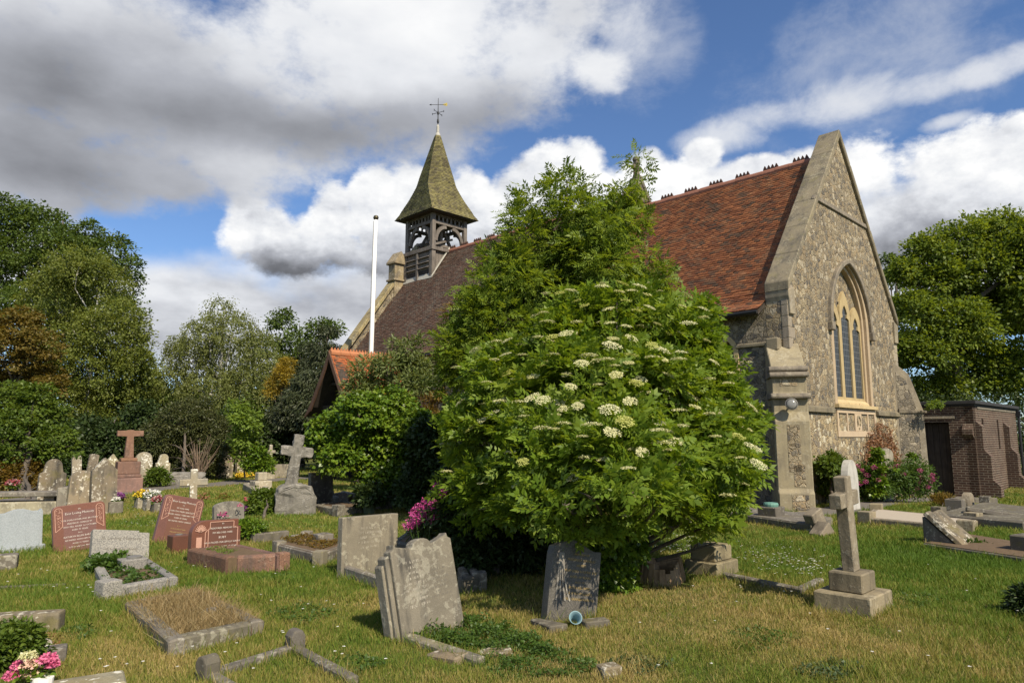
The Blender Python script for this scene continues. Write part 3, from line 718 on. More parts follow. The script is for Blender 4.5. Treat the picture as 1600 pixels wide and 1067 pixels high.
# side walls
mb = MB(); mb.M = MSIDE
def small_lancet(c, z0=2.5, zs=3.75, hw=0.17): return arch(c, hw, z0, zs, 0.36, n=5)
lan = [(1.62, 2.5, 3.72), (3.9, 2.5, 3.72), (5.6, 2.5, 3.72), (9.3, 1.7, 3.35), (10.1, 1.7, 3.35), (12.5, 1.7, 3.35), (13.2, 1.7, 3.35)]
mb.holed([(0.56, -0.6), (20.1, -0.6), (20.1, 4.95), (0.56, 4.95)], [small_lancet(*l) for l in lan], 0.0, 0.4)
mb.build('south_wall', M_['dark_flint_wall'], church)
mb = MB(); mb.box(WN - 0.4, WN, 0.56, 20.1, -0.6, 4.95); mb.build('north_wall', M_['flint_wall'], church)
for (lc, z0, zs) in lan:
    mb = MB(); mb.M = MSIDE
    ring(mb, arch(lc, 0.165, z0, zs, 0.355, n=5), arch(lc, 0.17, z0, zs, 0.36, n=5, off=0.13), -0.03, 0.12)
    mb.box(lc - 0.33, lc + 0.33, -0.08, 0.12, z0 - 0.12, z0)
    w_ = mb.build('lancet_window', M_['dressed_stone'] if lc < 7 else M_['ashlar'], church, 0.01)
    mb = MB(); mb.M = MSIDE; mb.box(lc - 0.18, lc + 0.18, 0.2, 0.22, z0, zs + 0.4); mb.build('glass', M_['leaded_glass'], w_)
mb = MB(); mb.M = MSIDE
mb.box(0.6, 7.0, -0.07, 0.03, 2.26, 2.38); mb.box(0.45, 1.40, -0.06, 0.03, 3.86, 3.96); mb.box(0.2, 0.5, -0.2, 0.03, 3.72, 4.02)
mb.build('string_course', M_['ashlar'], church, 0.02)
# buttresses
def buttress(corner, phi, prof, hw, lamp):
    M = Matrix.Translation((corner[0], corner[1], 0)) @ Matrix.Rotation(phi, 4, 'Z')
    mb = MB(); mb.M = M
    mb.yz(prof, -hw, hw)
    b = mb.build('corner_buttress', M_['ashlar'], church, 0.018)
    mb = MB(); mb.M = M
    for z0, z1, x0, x1, p in ((0.52, 1.0, -0.02, 0.22, 0.78), (0.85, 1.9, -0.12, 0.15, 0.78), (2.80, 2.98, -0.2, 0.18, 0.6), (0.02, 0.34, -0.1, 0.25, 0.88)):
        mb.box(x0, x1, -p - 0.006, -p + 0.05, z0, z1)
    mb.box(-hw - 0.006, -hw + 0.05, -0.52, 0.2, 0.5, 1.95); mb.box(hw - 0.05, hw + 0.006, -0.5, 0.2, 0.5, 3.0)
    mb.build('flint_infill', M_['flint_wall'], b)
    mb = MB(); mb.M = M
    for z0, p in ((2.5, 0.78), (3.0, 0.7), (3.14, 0.62)):
        mb.yz([(0.1, z0), (-p, z0), (-p - 0.02, z0 + 0.05), (-p + 0.02, z0 + 0.12), (0.1, z0 + 0.17)], -hw - 0.05, hw + 0.05)
    mb.build('moulding', M_['coping_stone'], b, 0.012)
    return M
PB = [(0.5, -0.6), (-0.88, -0.6), (-0.88, 0.38), (-0.78, 0.46), (-0.78, 1.98), (-0.66, 2.2), (-0.66, 2.5), (-0.6, 2.66), (-0.6, 3.0), (-0.52, 3.28), (0.25, 3.9), (0.5, 3.9)]
MB1 = buttress((-0.11, 0.11), R(-58), PB, 0.38, True)
PB2 = [(0.5, -0.8), (-0.62, -0.8), (-0.62, 0.2), (-0.54, 0.3), (-0.50, 2.45), (-0.12, 3.6), (0.3, 3.95), (0.5, 3.95)]
mb = MB(); mb.M = Matrix.Translation((WN, 0, 0)) @ Matrix.Rotation(R(45), 4, 'Z'); mb.yz(PB2, -0.36, 0.36)
b2 = mb.build('corner_buttress', M_['ashlar'], church, 0.02)
mb.__init__(); mb.M = Matrix.Translation((WN, 0, 0)) @ Matrix.Rotation(R(45), 4, 'Z')
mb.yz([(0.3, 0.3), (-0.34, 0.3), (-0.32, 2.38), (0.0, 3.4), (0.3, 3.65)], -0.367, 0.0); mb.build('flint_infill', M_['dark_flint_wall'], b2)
mb.__init__(); mb.M = Matrix.Translation((WN, 0, 0)) @ Matrix.Rotation(R(45), 4, 'Z')
mb.yz([(0.3, 2.36), (-0.58, 2.36), (-0.58, 2.43), (0.3, 2.5)], -0.41, 0.41); mb.build('moulding', M_['coping_stone'], b2, 0.01)
def floodlight(x, y, z, phi):
    M = Matrix.Translation((0, 0, 0)) @ MB1 @ Matrix.Translation((x, y, z)) @ Matrix.Rotation(phi, 4, 'Z') @ Matrix.Rotation(R(82), 4, 'X')
    mb = MB(); mb.M = M
    mb.lathe([(0.05, -0.13), (0.10, -0.11), (0.135, 0.0), (0.14, 0.02), (0.125, 0.03), (0.12, 0.02)], 18)
    mb.bar((0, 0, -0.12), (0, 0.0, -0.3), 0.03)
    fl = mb.build('floodlight', M_['steel'], church)
    mb = MB(); mb.M = M; mb.lathe([(0.122, 0.02), (0.09, 0.045), (0.03, 0.055)], 18); mb.build('lens', M_['glass_lamp'], fl, smooth=True)
floodlight(-0.02, -0.92, 2.36, 0.0)
floodlight(-0.62, -0.28, 2.36, R(-75))
# ---- roofs
def pitched(name, y0, y1, ridge, brk, eave, tmat, seed, crest, crest_mat):
    mb = MB(); d = 0.10
    P = [eave, brk, (CX, ridge)]
    top = [(x, z - d) for x, z in P]; top += [(2 * CX - x, z) for x, z in reversed(top[:-1])]
    bot = [(x + 0.02, z - 0.2) for x, z in P]; bot += [(2 * CX - x, z) for x, z in reversed(bot[:-1])]
    bot[0] = (eave[0] + 0.03, eave[1] - 0.14); bot[-1] = (2 * CX - bot[0][0], bot[0][1])
    mb.xz(top + bot[::-1], y0 + 0.01, y1 - 0.01)
    rf = mb.build(name, M_['dark_oak'], church)
    fs = []
    for sx in (1, -1):
        X = lambda x: CX + sx * (x - CX)
        for (a, b) in ((eave, brk), (brk, (CX, ridge))):
            v = np.array([X(b[0]) - X(a[0]), 0, b[1] - a[1]]); L = np.linalg.norm(v)
            fs.append(tile_field((X(a[0]), y0, a[1]), (0, 1, 0), v / L, y1 - y0, L, seed=seed + sx, th=0.017))
    np_mesh('roof_tiles', *join_fields(fs)[:2], M_[tmat], rf, join_fields(fs)[2])
    mb = MB(); y = y0; k = 0
    while y < y1 - 0.02:
        ye = min(y + 0.44, y1); d = 0.006 * (k % 3)
        pts = [(CX + 0.15 * math.cos(a) , ridge - 0.1 + d + 0.15 * math.sin(a)) for a in np.linspace(R(-25), R(205), 9)]
        mb.xz(pts, y, ye - 0.008); y = ye; k += 1
    mb.build('ridge_tiles', M_[crest_mat], rf, smooth=False)
    mb = MB()
    for yc in np.arange(y0 + crest[0], y1, crest[1]):
        for q in range(4):
            yy = yc + (q - 1.5) * 0.125
            mb.yz([(yy - 0.06, ridge + 0.03), (yy + 0.06, ridge + 0.03), (yy + 0.05, ridge + 0.1), (yy, ridge + 0.2), (yy - 0.05, ridge + 0.1)], CX - 0.03, CX + 0.03)
    mb.build('ridge_crests', M_['terracotta_dark'], rf)
    # gutter
    mb = MB(); g = eave
    for sx in (1, -1):
        X = lambda x: CX + sx * (x - CX)
        mb.tube([(X(g[0] - 0.02), y0 + 0.02, g[1] - 0.07), (X(g[0] - 0.02), y1 - 0.02, g[1] - 0.09)], 0.05, 8)
    mb.build('gutter', M_['black_iron'], rf)
    return rf
plain('terracotta_dark', (0.075, 0.04, 0.03), 0.85, 0.3)
plain('terracotta_ridge', (0.27, 0.12, 0.08), 0.85, 0.3, scale=9)
pitched('chancel_roof', 0.55, 6.92, 9.92, (0.3, 5.26), (-0.43, 4.74), 'orange_tiles', 3, (0.55, 0.95), 'terracotta_ridge')
pitched('nave_roof', 7.33, 20.08, 10.38, (0.3, 5.30), (-0.43, 4.76), 'brown_tiles', 11, (0.45, 0.9), 'terracotta_ridge')
mb = MB(); mb.tube([(-0.1, 14.1, 4.66), (-0.1, 14.1, 0.1)], 0.06, 8); mb.box(-0.2, 0.0, 13.98, 14.22, 4.35, 4.62); mb.build('downpipe', M_['black_iron'], church)

# ---- bell turret
TX, TY, TH = CX, 18.9, 1.0
def roofz(x): return 10.38 - abs(x - CX) * 1.3546
mb = MB()
zb = 8.2
for sx in (-1, 1):                       # south and north boarded faces
    n = 11
    for k in range(n):
        y0 = TY - TH + 2 * TH * k / n
        mb.box(TX + sx * TH - 0.02, TX + sx * TH + 0.02, y0 + 0.005, y0 + 2 * TH / n - 0.005, zb, 10.2)
for sy in (-1, 1):
    n = 11
    for k in range(n):
        x0 = TX - TH + 2 * TH * k / n; z0 = max(zb, roofz(x0 + TH / n) - 0.4)
        mb.box(x0 + 0.005, x0 + 2 * TH / n - 0.005, TY + sy * TH - 0.02, TY + sy * TH + 0.02, z0, 10.2)
for sx in (-1, 1):
    for sy in (-1, 1): mb.box(TX + sx * TH - 0.11, TX + sx * TH + 0.11, TY + sy * TH - 0.11, TY + sy * TH + 0.11, zb, 10.2)
tur = mb.build('bell_turret', M_['grey_oak'], church, 0.008)
mb = MB()
for k in range(3):                       # louvre boards over the doors, centre post
    z = 9.98 - k * 0.25
    mb.M = Matrix.Translation((TX - TH - 0.07, TY, z)) @ Matrix.Rotation(R(-35), 4, 'Y')
    mb.box(-0.1, 0.1, -0.86, 0.86, -0.015, 0.015)
mb.M = None
mb.box(TX - TH - 0.15, TX - TH - 0.03, TY - 0.07, TY + 0.07, 8.55, 10.2)
mb.box(TX - TH - 0.05, TX - TH - 0.03, TY - 0.86, TY + 0.86, 9.3, 10.2)
mb.build('louvre', M_['grey_oak'], tur, 0.005)
mb = MB()
mb.box(TX - TH - 0.06, TX - TH - 0.025, TY - 0.84, TY - 0.1, 8.5, 9.35); mb.box(TX - TH - 0.06, TX - TH - 0.025, TY + 0.1, TY + 0.84, 8.5, 9.35)
mb.build('shutter', M_['door_boards'], tur)
mb = MB()
for sx in (-1, 1):
    mb.box(TX + sx * TH - 0.16, TX + sx * TH + 0.16, TY - TH - 0.16, TY + TH + 0.16, 10.22, 10.40)
    mb.box(TX - TH + 0.162, TX + TH - 0.162, TY + sx * TH - 0.16, TY + sx * TH + 0.16, 10.22, 10.40)
mb.build('sill_beam', M_['grey_oak'], tur, 0.015)
mb = MB()
mb.xz([(TX - TH - 0.14, roofz(TX - TH - 0.14) + 0.04), (TX - TH - 0.01, roofz(TX - TH - 0.01) + 0.05), (TX - TH - 0.01, roofz(TX - TH) + 0.14), (TX - TH - 0.05, roofz(TX - TH) + 0.14)], TY - TH - 0.1, TY + TH + 0.1)
for sx in (-1, 1):
    X = lambda x: TX + sx * x
    mb.xz([(X(0.05), roofz(TX) + 0.05), (X(TH + 0.12), roofz(TX + TH + 0.12) + 0.04), (X(TH + 0.12), roofz(TX + TH + 0.12) + 0.13), (X(0.05), roofz(TX) + 0.15)], TY - TH - 0.13, TY - TH - 0.022)
mb.build('flashing', M_['pale_lead'], tur, 0.01)
PH = 0.97
for sx in (-1, 1):
    for sy in (-1, 1):
        mb = MB(); mb.box(TX + sx * PH - 0.1, TX + sx * PH + 0.1, TY + sy * PH - 0.1, TY + sy * PH + 0.1, 10.403, 12.12)
        mb.build('post', M_['grey_oak'], tur, 0.012)
mb = MB()
for a in range(4):                        # rails, arched braces and pierced fretwork on the four sides
    mb.M = Matrix.Translation((TX, TY, 0)) @ Matrix.Rotation(R(90 * a), 4, 'Z')
    mb.box(-PH + 0.1, PH - 0.1, -PH - 0.07, -PH + 0.07, 11.55, 11.70)
    mb.box(-PH + 0.1, PH - 0.1, -PH - 0.06, -PH + 0.06, 11.98, 12.12)
    for k in range(7):
        x = -PH + 0.1 + (2 * PH - 0.2) * (k + 0.5) / 7; w = (2 * PH - 0.2) / 7
        mb.xz([(x - w / 2, 11.7), (x - w / 2 + 0.045, 11.74), (x - w / 2 + 0.045, 11.95), (x - w / 2, 11.98)], -PH - 0.02, -PH + 0.02)
        mb.xz([(x + w / 2, 11.7), (x + w / 2 - 0.045, 11.74), (x + w / 2 - 0.045, 11.95), (x + w / 2, 11.98)], -PH - 0.02, -PH + 0.02)
        mb.xz([(x - 0.045, 11.985), (x + 0.045, 11.985), (x, 11.90)], -PH - 0.02, -PH + 0.02)
    for sx in (-1, 1):
        inn = []; out = []
        for k in range(8):
            u = k / 7 * math.pi / 2
            out.append((sx * (PH - 0.1 - 0.66 * (1 - math.cos(u))), 10.75 + 0.8 * math.sin(u)))
            inn.append((sx * (PH - 0.1 - 0.15 - 0.55 * (1 - math.cos(u))), 10.72 + 0.68 * math.sin(u)))
        ring(mb, inn, out, -PH - 0.05, -PH + 0.05)
mb.build('brace', M_['grey_oak'], tur)
mb = MB()
mb.bar((TX - 0.9, TY - 0.35, 10.75), (TX + 0.9, TY - 0.35, 10.75), 0.13); mb.bar((TX - 0.9, TY + 0.35, 10.75), (TX + 0.9, TY + 0.35, 10.75), 0.13)
for sy in (-0.35, 0.35):
    mb.bar((TX, TY + sy, 10.4), (TX, TY + sy, 12.0), 0.15); mb.bar((TX - 0.8, TY + sy, 10.42), (TX - 0.1, TY + sy, 11.6), 0.12); mb.bar((TX + 0.8, TY + sy, 10.42), (TX + 0.1, TY + sy, 11.6), 0.12)
mb.bar((TX - 0.9, TY - 0.7, 10.55), (TX + 0.75, TY - 0.3, 11.2), 0.1)
mb.build('bell_frame', M_['grey_oak'], tur)
mb = MB(); mb.lathe([(0.30, 10.62), (0.27, 10.7), (0.2, 10.85), (0.17, 11.05), (0.12, 11.16), (0.03, 11.2)], 16, (TX - 0.42, TY)); mb.build('bell', M_['bronze'], tur, smooth=True)
mb = MB()
W0 = 0.55
for k in range(20):
    a0 = 2 * math.pi * k / 20; a1 = 2 * math.pi * (k + 1) / 20
    g = lambda a: (TX + 0.25 + W0 * math.cos(a), TY + 0.55, 11.0 + W0 * math.sin(a))
    mb.bar(g(a0), g(a1), 0.05)
for k in range(3): mb.bar((TX + 0.25 - W0 * math.cos(k * 1.05), TY + 0.55, 11.0 - W0 * math.sin(k * 1.05)), (TX + 0.25 + W0 * math.cos(k * 1.05), TY + 0.55, 11.0 + W0 * math.sin(k * 1.05)), 0.04)
mb.build('bell_wheel', M_['dark_oak'], tur)
# spire: square at the eaves, eight-sided above, swept
ZS = [12.08, 12.32, 12.65, 12.97, 13.57, 14.17, 14.85, 15.4, 15.95, 16.42]
HW = [1.44, 1.30, 1.20, 1.09, 0.92, 0.775, 0.585, 0.43, 0.275, 0.13]
def oct_ring(z, off=0.0):
    hw = float(np.interp(z, ZS, HW)) + off
    c = float(np.interp(z, [12.1, 12.45, 13.7, 16.42], [0.0, 0.05, 0.5, 0.586])) * hw
    P = []
    for a in range(4):
        ca, sa = math.cos(a * math.pi / 2), math.sin(a * math.pi / 2)
        for x, y in ((-hw + c, -hw), (hw - c, -hw)): P.append((TX + x * ca - y * sa, TY + x * sa + y * ca, z))
    return P
V = []; Fc = []; rr = []
rg = np.random.default_rng(5)
zs = np.arange(12.06, 16.42, 0.085)
for i, z in enumerate(zs):
    lo = [np.array(p) for p in oct_ring(z, 0.02)]; hi = [np.array(p) for p in oct_ring(min(z + 0.12, 16.42), 0.002)]; un = [np.array(p) for p in oct_ring(z, 0.0)]
    for e in range(8):
        a, b, c_, d_ = lo[e], lo[(e + 1) % 8], hi[(e + 1) % 8], hi[e]; ua, ub = un[e], un[(e + 1) % 8]
        L = np.linalg.norm(b - a)
        if L < 0.02: continue
        n = max(1, int(round(L / 0.14))); off = 0.5 if i % 2 else 0
        cuts = sorted(set([0.0, 1.0] + [min(1, max(0, (k + off) / n)) for k in range(n + 1)]))
        for u0, u1 in zip(cuts[:-1], cuts[1:]):
            k = len(V); j = rg.normal(0, 0.004)
            for q0, q1, uu, dz in ((a, b, u0, j), (a, b, u1, j), (d_, c_, u1, 0), (d_, c_, u0, 0), (ua, ub, u0, 0), (ua, ub, u1, 0)):
                V.append(q0 + (q1 - q0) * uu + np.array([0, 0, dz]))
            Fc += [[k, k + 1, k + 2, k + 3], [k + 4, k + 5, k + 1, k]]; r = rg.random(); rr += [r, r]
spire = np_mesh('spire', V, Fc, M_['shingles'], tur, rr)
mb = MB(); p0 = oct_ring(12.08, -0.06); mb.xy([(p[0], p[1]) for p in p0], 12.02, 12.075); mb.build('soffit', M_['dark_oak'], tur)
mb = MB(); mb.lathe([(0.15, 16.33), (0.13, 16.49), (0.075, 16.59), (0.07, 16.92), (0.05, 16.97), (0.04, 17.02)], 12, (TX, TY)); mb.build('lead_cap', M_['pale_lead'], tur)
mb = MB()
mb.tube([(TX, TY, 16.97), (TX, TY, 18.42)], [0.03, 0.012], 6); mb.lathe([(0.02, 17.07), (0.06, 17.15), (0.05, 17.27), (0.02, 17.35)], 8, (TX, TY)); mb.lathe([(0.02, 17.52), (0.05, 17.57), (0.05, 17.67), (0.02, 17.73)], 8, (TX, TY))
for a in range(4):
    d = Vector((math.cos(a * math.pi / 2 + 0.3), math.sin(a * math.pi / 2 + 0.3), 0)); q = Vector((TX, TY, 17.65))
    mb.bar(q, q + d * 0.34, 0.018); mb.bar(q + d * 0.34 + Vector((0, 0, -0.05)), q + d * 0.34 + Vector((0, 0, 0.05)), 0.02)
d = Vector((math.cos(R(-45)), math.sin(R(-45)), 0)); q = Vector((TX, TY, 18.07))
mb.bar(q - d * 0.42, q + d * 0.4, 0.018)
mb.add([q - d * 0.46, q - d * 0.34 + Vector((0, 0, 0.05)), q - d * 0.34 - Vector((0, 0, 0.05))], [(0, 1, 2)])
vane = mb.build('weathervane', M_['black_iron'], tur)
mb = MB(); n_ = Vector((-d.y, d.x, 0)) * 0.008
pts = [q + d * 0.2, q + d * 0.44 + Vector((0, 0, 0.11)), q + d * 0.47, q + d * 0.44 - Vector((0, 0, 0.08))]
mb.add([p - n_ for p in pts] + [p + n_ for p in pts], [(0, 1, 2, 3), (4, 5, 6, 7), (0, 4, 5, 1), (1, 5, 6, 2), (2, 6, 7, 3), (3, 7, 4, 0)]); mb.build('vane_tail', M_['gilt'], tur)

# ---- south porch
PY, PW, PX = 15.9, 1.35, -3.0
pe, pm, pr = (1.62, 2.45), (1.25, 2.85), 4.78       # eave (half-width, z), break, ridge
mb = MB()
for sy in (-1, 1):
    mb.box(PX + 0.25, 0.0, PY + sy * 1.18 - 0.07, PY + sy * 1.18 + 0.07, -0.2, 1.0)
    for x in (PX + 0.3, PX + 1.2, PX + 2.1): mb.box(x - 0.07, x + 0.07, PY + sy * 1.18 - 0.073, PY + sy * 1.18 + 0.073, 1.0, 2.6)
    mb.box(PX + 0.2, 0.0, PY + sy * 1.18 - 0.08, PY + sy * 1.18 + 0.08, 2.6, 2.75)
    mb.box(PX + 0.3, 0.0, PY + sy * 1.18 - 0.03, PY + sy * 1.18 + 0.03, 1.0, 2.6)
mb.bar((PX + 0.25, PY - 1.2, 2.72), (PX + 0.25, PY + 1.2, 2.72), 0.16); mb.bar((PX + 0.25, PY, 2.7), (PX + 0.25, PY, 4.5), 0.12)
mb.bar((PX + 0.25, PY - 0.75, 3.6), (PX + 0.25, PY + 0.75, 3.6), 0.1)
porch = mb.build('porch', M_['dark_oak'], church)
mb = MB(); prof = [(pe[0], pe[1]), (pm[0], pm[1]), (0, pr), (-pm[0], pm[1]), (-pe[0], pe[1])]
low = [(pe[0] - 0.02, pe[1] - 0.08), (pm[0] - 0.02, pm[1] - 0.12), (0, pr - 0.16), (-pm[0] + 0.02, pm[1] - 0.12), (-pe[0] + 0.02, pe[1] - 0.08)]
mb.yz([(PY + a, b - 0.02) for a, b in prof] + [(PY + a, b) for a, b in reversed(low)], PX - 0.2, 1.0)
mb.build('porch_roof', M_['dark_oak'], porch)
fs = []
for sy in (-1, 1):
    for a, b in ((pe, pm), (pm, (0, pr))):
        v = np.array([0, sy * (b[0] - a[0]), b[1] - a[1]]); L = np.linalg.norm(v)
        fs.append(tile_field((PX - 0.25, PY + sy * a[0], a[1]), (1, 0, 0), v / L, 3.25 + (0 if a is pe else 1.6), L, seed=31 + sy, th=0.02))
V_, F_, r_ = join_fields(fs); np_mesh('porch_tiles', V_, F_, M_['porch_tiles'], porch, r_)
mb = MB()
for k in range(10):
    x = PX - 0.25 + k * 0.4
    mb.yz([(PY + 0.13 * math.cos(a), pr - 0.07 + 0.13 * math.sin(a)) for a in np.linspace(R(-25), R(205), 7)], x, x + 0.39)
    for q in range(3): mb.xz([(x + 0.02 + q * 0.13, pr + 0.04), (x + 0.13 + q * 0.13, pr + 0.04), (x + 0.075 + q * 0.13, pr + 0.15)], PY - 0.025, PY + 0.025)
mb.build('porch_ridge', M_['terracotta'], porch)
mb = MB()
for sy in (-1, 1):
    pts = [(0, pr - 0.02), (0.6, pr - 0.98), (pm[0], pm[1] - 0.02), (pe[0], pe[1] - 0.02), (pe[0] + 0.04, pe[1] - 0.12), (pm[0] - 0.04, pm[1] - 0.26), (0.5, pr - 1.12), (0, pr - 0.3)]
    mb.yz([(PY + sy * a, b) for a, b in pts], PX - 0.30, PX - 0.24)
mb.build('bargeboard', M_['bargeboard'], porch)
# ---- low lean-to roof beyond the north corner
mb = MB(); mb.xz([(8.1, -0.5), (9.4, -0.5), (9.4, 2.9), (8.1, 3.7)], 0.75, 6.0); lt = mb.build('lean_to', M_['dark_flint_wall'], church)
v = np.array([8.05 - 9.75, 0, 3.85 - 2.85]); L = np.linalg.norm(v)
V_, F_, r_ = tile_field((9.75, 0.6, 2.85), (0, 1, 0), v / L, 5.6, L, seed=41, th=0.02); np_mesh('lean_to_tiles', V_, F_, M_['brown_tiles'], lt, r_)
mb = MB(); mb.xz([(9.78, 2.72), (9.78, 2.84), (8.05, 3.84), (8.05, 3.68)], 0.55, 0.62); mb.build('verge_board', M_['bargeboard'], lt)

# ============================================================ brick vestry
VC = (9.05, -1.75)
vestry = thing('brick_vestry', 'low flat-roofed brown brick annexe with dark door beside the church gable', 'annexe', cw(VC[0], VC[1]), RZ)
TOP = 2.62
mb = MB(); mb.M = MSIDE
mb.holed([(0, -0.8), (4.5, -0.8), (4.5, TOP), (0, TOP)], [[(0.68, -0.75), (2.1, -0.75), (2.1, 2.08), (0.68, 2.08)]], 0.0, 0.32)
mb.M = None
slits = [(1.15, 1.4, 2.12), (3.3, 1.4, 2.12)]
mb.holed([(0, -0.8), (6.4, -0.8), (6.4, TOP), (0, TOP)], [[(x - 0.12, 1.2), (x + 0.12, 1.2), (x + 0.12, 2.2), (x - 0.12, 2.2)] for x, _, _ in slits], 0.0, 0.25)
mb.box(6.2, 6.4, 0.26, 4.5, -0.8, TOP)
mb.build('wall', M_['brown_brick'], vestry)
for xp in (0.36, 4.3):
    mb = MB(); mb.yz([(0.02, -0.8), (-0.52, -0.8), (-0.52, 0.12), (-0.34, 0.32), (-0.34, 1.02), (-0.17, 1.24), (-0.17, 1.95), (0.02, 2.15)], xp - 0.2, xp + 0.2)
    mb.build('pier', M_['brown_brick'], vestry)
mb = MB(); mb.M = MSIDE
mb.yz([(0.02, 1.55), (-0.16, 1.7), (-0.16, 1.85), (0.02, 2.05)], 0.02, 0.3); mb.build('pier', M_['brown_brick'], vestry)
mb = MB(); mb.box(0.28, 0.30, 0.69, 2.09, -0.7, 2.05)
for k in range(8): mb.box(0.262, 0.28, 0.70 + k * 0.173, 0.70 + k * 0.173 + 0.162, -0.7, 2.04)
dr = mb.build('door', M_['door_boards'], vestry)
mb = MB(); mb.bar((0.235, 0.78, 0.85), (0.235, 0.78, 1.0), 0.03); mb.bar((0.265, 0.78, 0.85), (0.23, 0.78, 0.85), 0.02); mb.bar((0.265, 0.78, 1.0), (0.23, 0.78, 1.0), 0.02); mb.build('handle', M_['black_iron'], dr)
for x, _, _ in slits:
    mb = MB(); mb.box(x - 0.13, x + 0.13, 0.18, 0.2, 1.2, 2.2); mb.build('slit_window', M_['felt_roof'], vestry)
mb = MB(); mb.box(-0.12, 6.5, -0.12, 4.6, TOP + 0.02, TOP + 0.13); mb.box(-0.06, 6.45, -0.06, 4.55, TOP - 0.04, TOP + 0.02); mb.build('roof', M_['felt_roof'], vestry, 0.01)
mb = MB(); mb.box(-0.035, 0.0, 0.5, 2.6, 2.2, 2.28); mb.build('lintel', M_['ashlar'], vestry)
mb = MB(); mb.box(0.5, 6.3, -0.03, 0.0, TOP - 0.11, TOP - 0.045); mb.build('fascia', M_['grey_stone'], vestry)
mb = MB(); mb.tube([(6.45, -0.08, TOP), (6.45, -0.08, -0.5)], 0.045, 8); mb.box(6.38, 6.52, -0.15, -0.01, TOP - 0.25, TOP - 0.05); mb.build('downpipe', M_['black_iron'], vestry)
mb = MB(); mb.tube([(0.0, 1.45, 2.16), (-0.18, 1.45, 2.16), (-0.2, 1.45, 2.1)], 0.015, 6); mb.lathe([(0.05, 2.02), (0.075, 2.05), (0.05, 2.1)], 10, (-0.2, 1.45)); lp = mb.build('porch_lamp', M_['steel'], vestry)
mb = MB(); mb.lathe([(0.03, 1.80), (0.065, 1.84), (0.065, 1.99), (0.05, 2.02)], 12, (-0.2, 1.45)); mb.build('lamp_glass', M_['glass_lamp'], lp, smooth=True)
# ============================================================ flagpole
pb = cw(-0.50, 17.42)
flag = thing('flagpole', 'tall white painted flagpole behind the porch', 'flagpole', pb, (0, R(0.45), 0))
ztop = z_at(pb, 344)
mb = MB(); mb.tube([(0, 0, -0.2), (0, 0, ztop * 0.5), (0, 0, ztop)], [0.10, 0.092, 0.075], 14); mb.build('pole', M_['white_paint'], flag, smooth=True)
mb = MB(); mb.lathe([(0.03, ztop), (0.09, ztop + 0.03), (0.12, ztop + 0.10), (0.09, ztop + 0.18), (0.02, ztop + 0.21)], 12); mb.build('finial', M_['bronze'], flag, smooth=True)
mb = MB(); mb.tube([(-0.12, -0.02, 1.2), (-0.11, -0.02, ztop * 0.5), (-0.085, -0.01, ztop - 0.05)], 0.008, 4); mb.box(-0.13, -0.08, -0.03, 0.0, 1.15, 1.25); mb.build('halyard', M_['grey_stone'], flag)
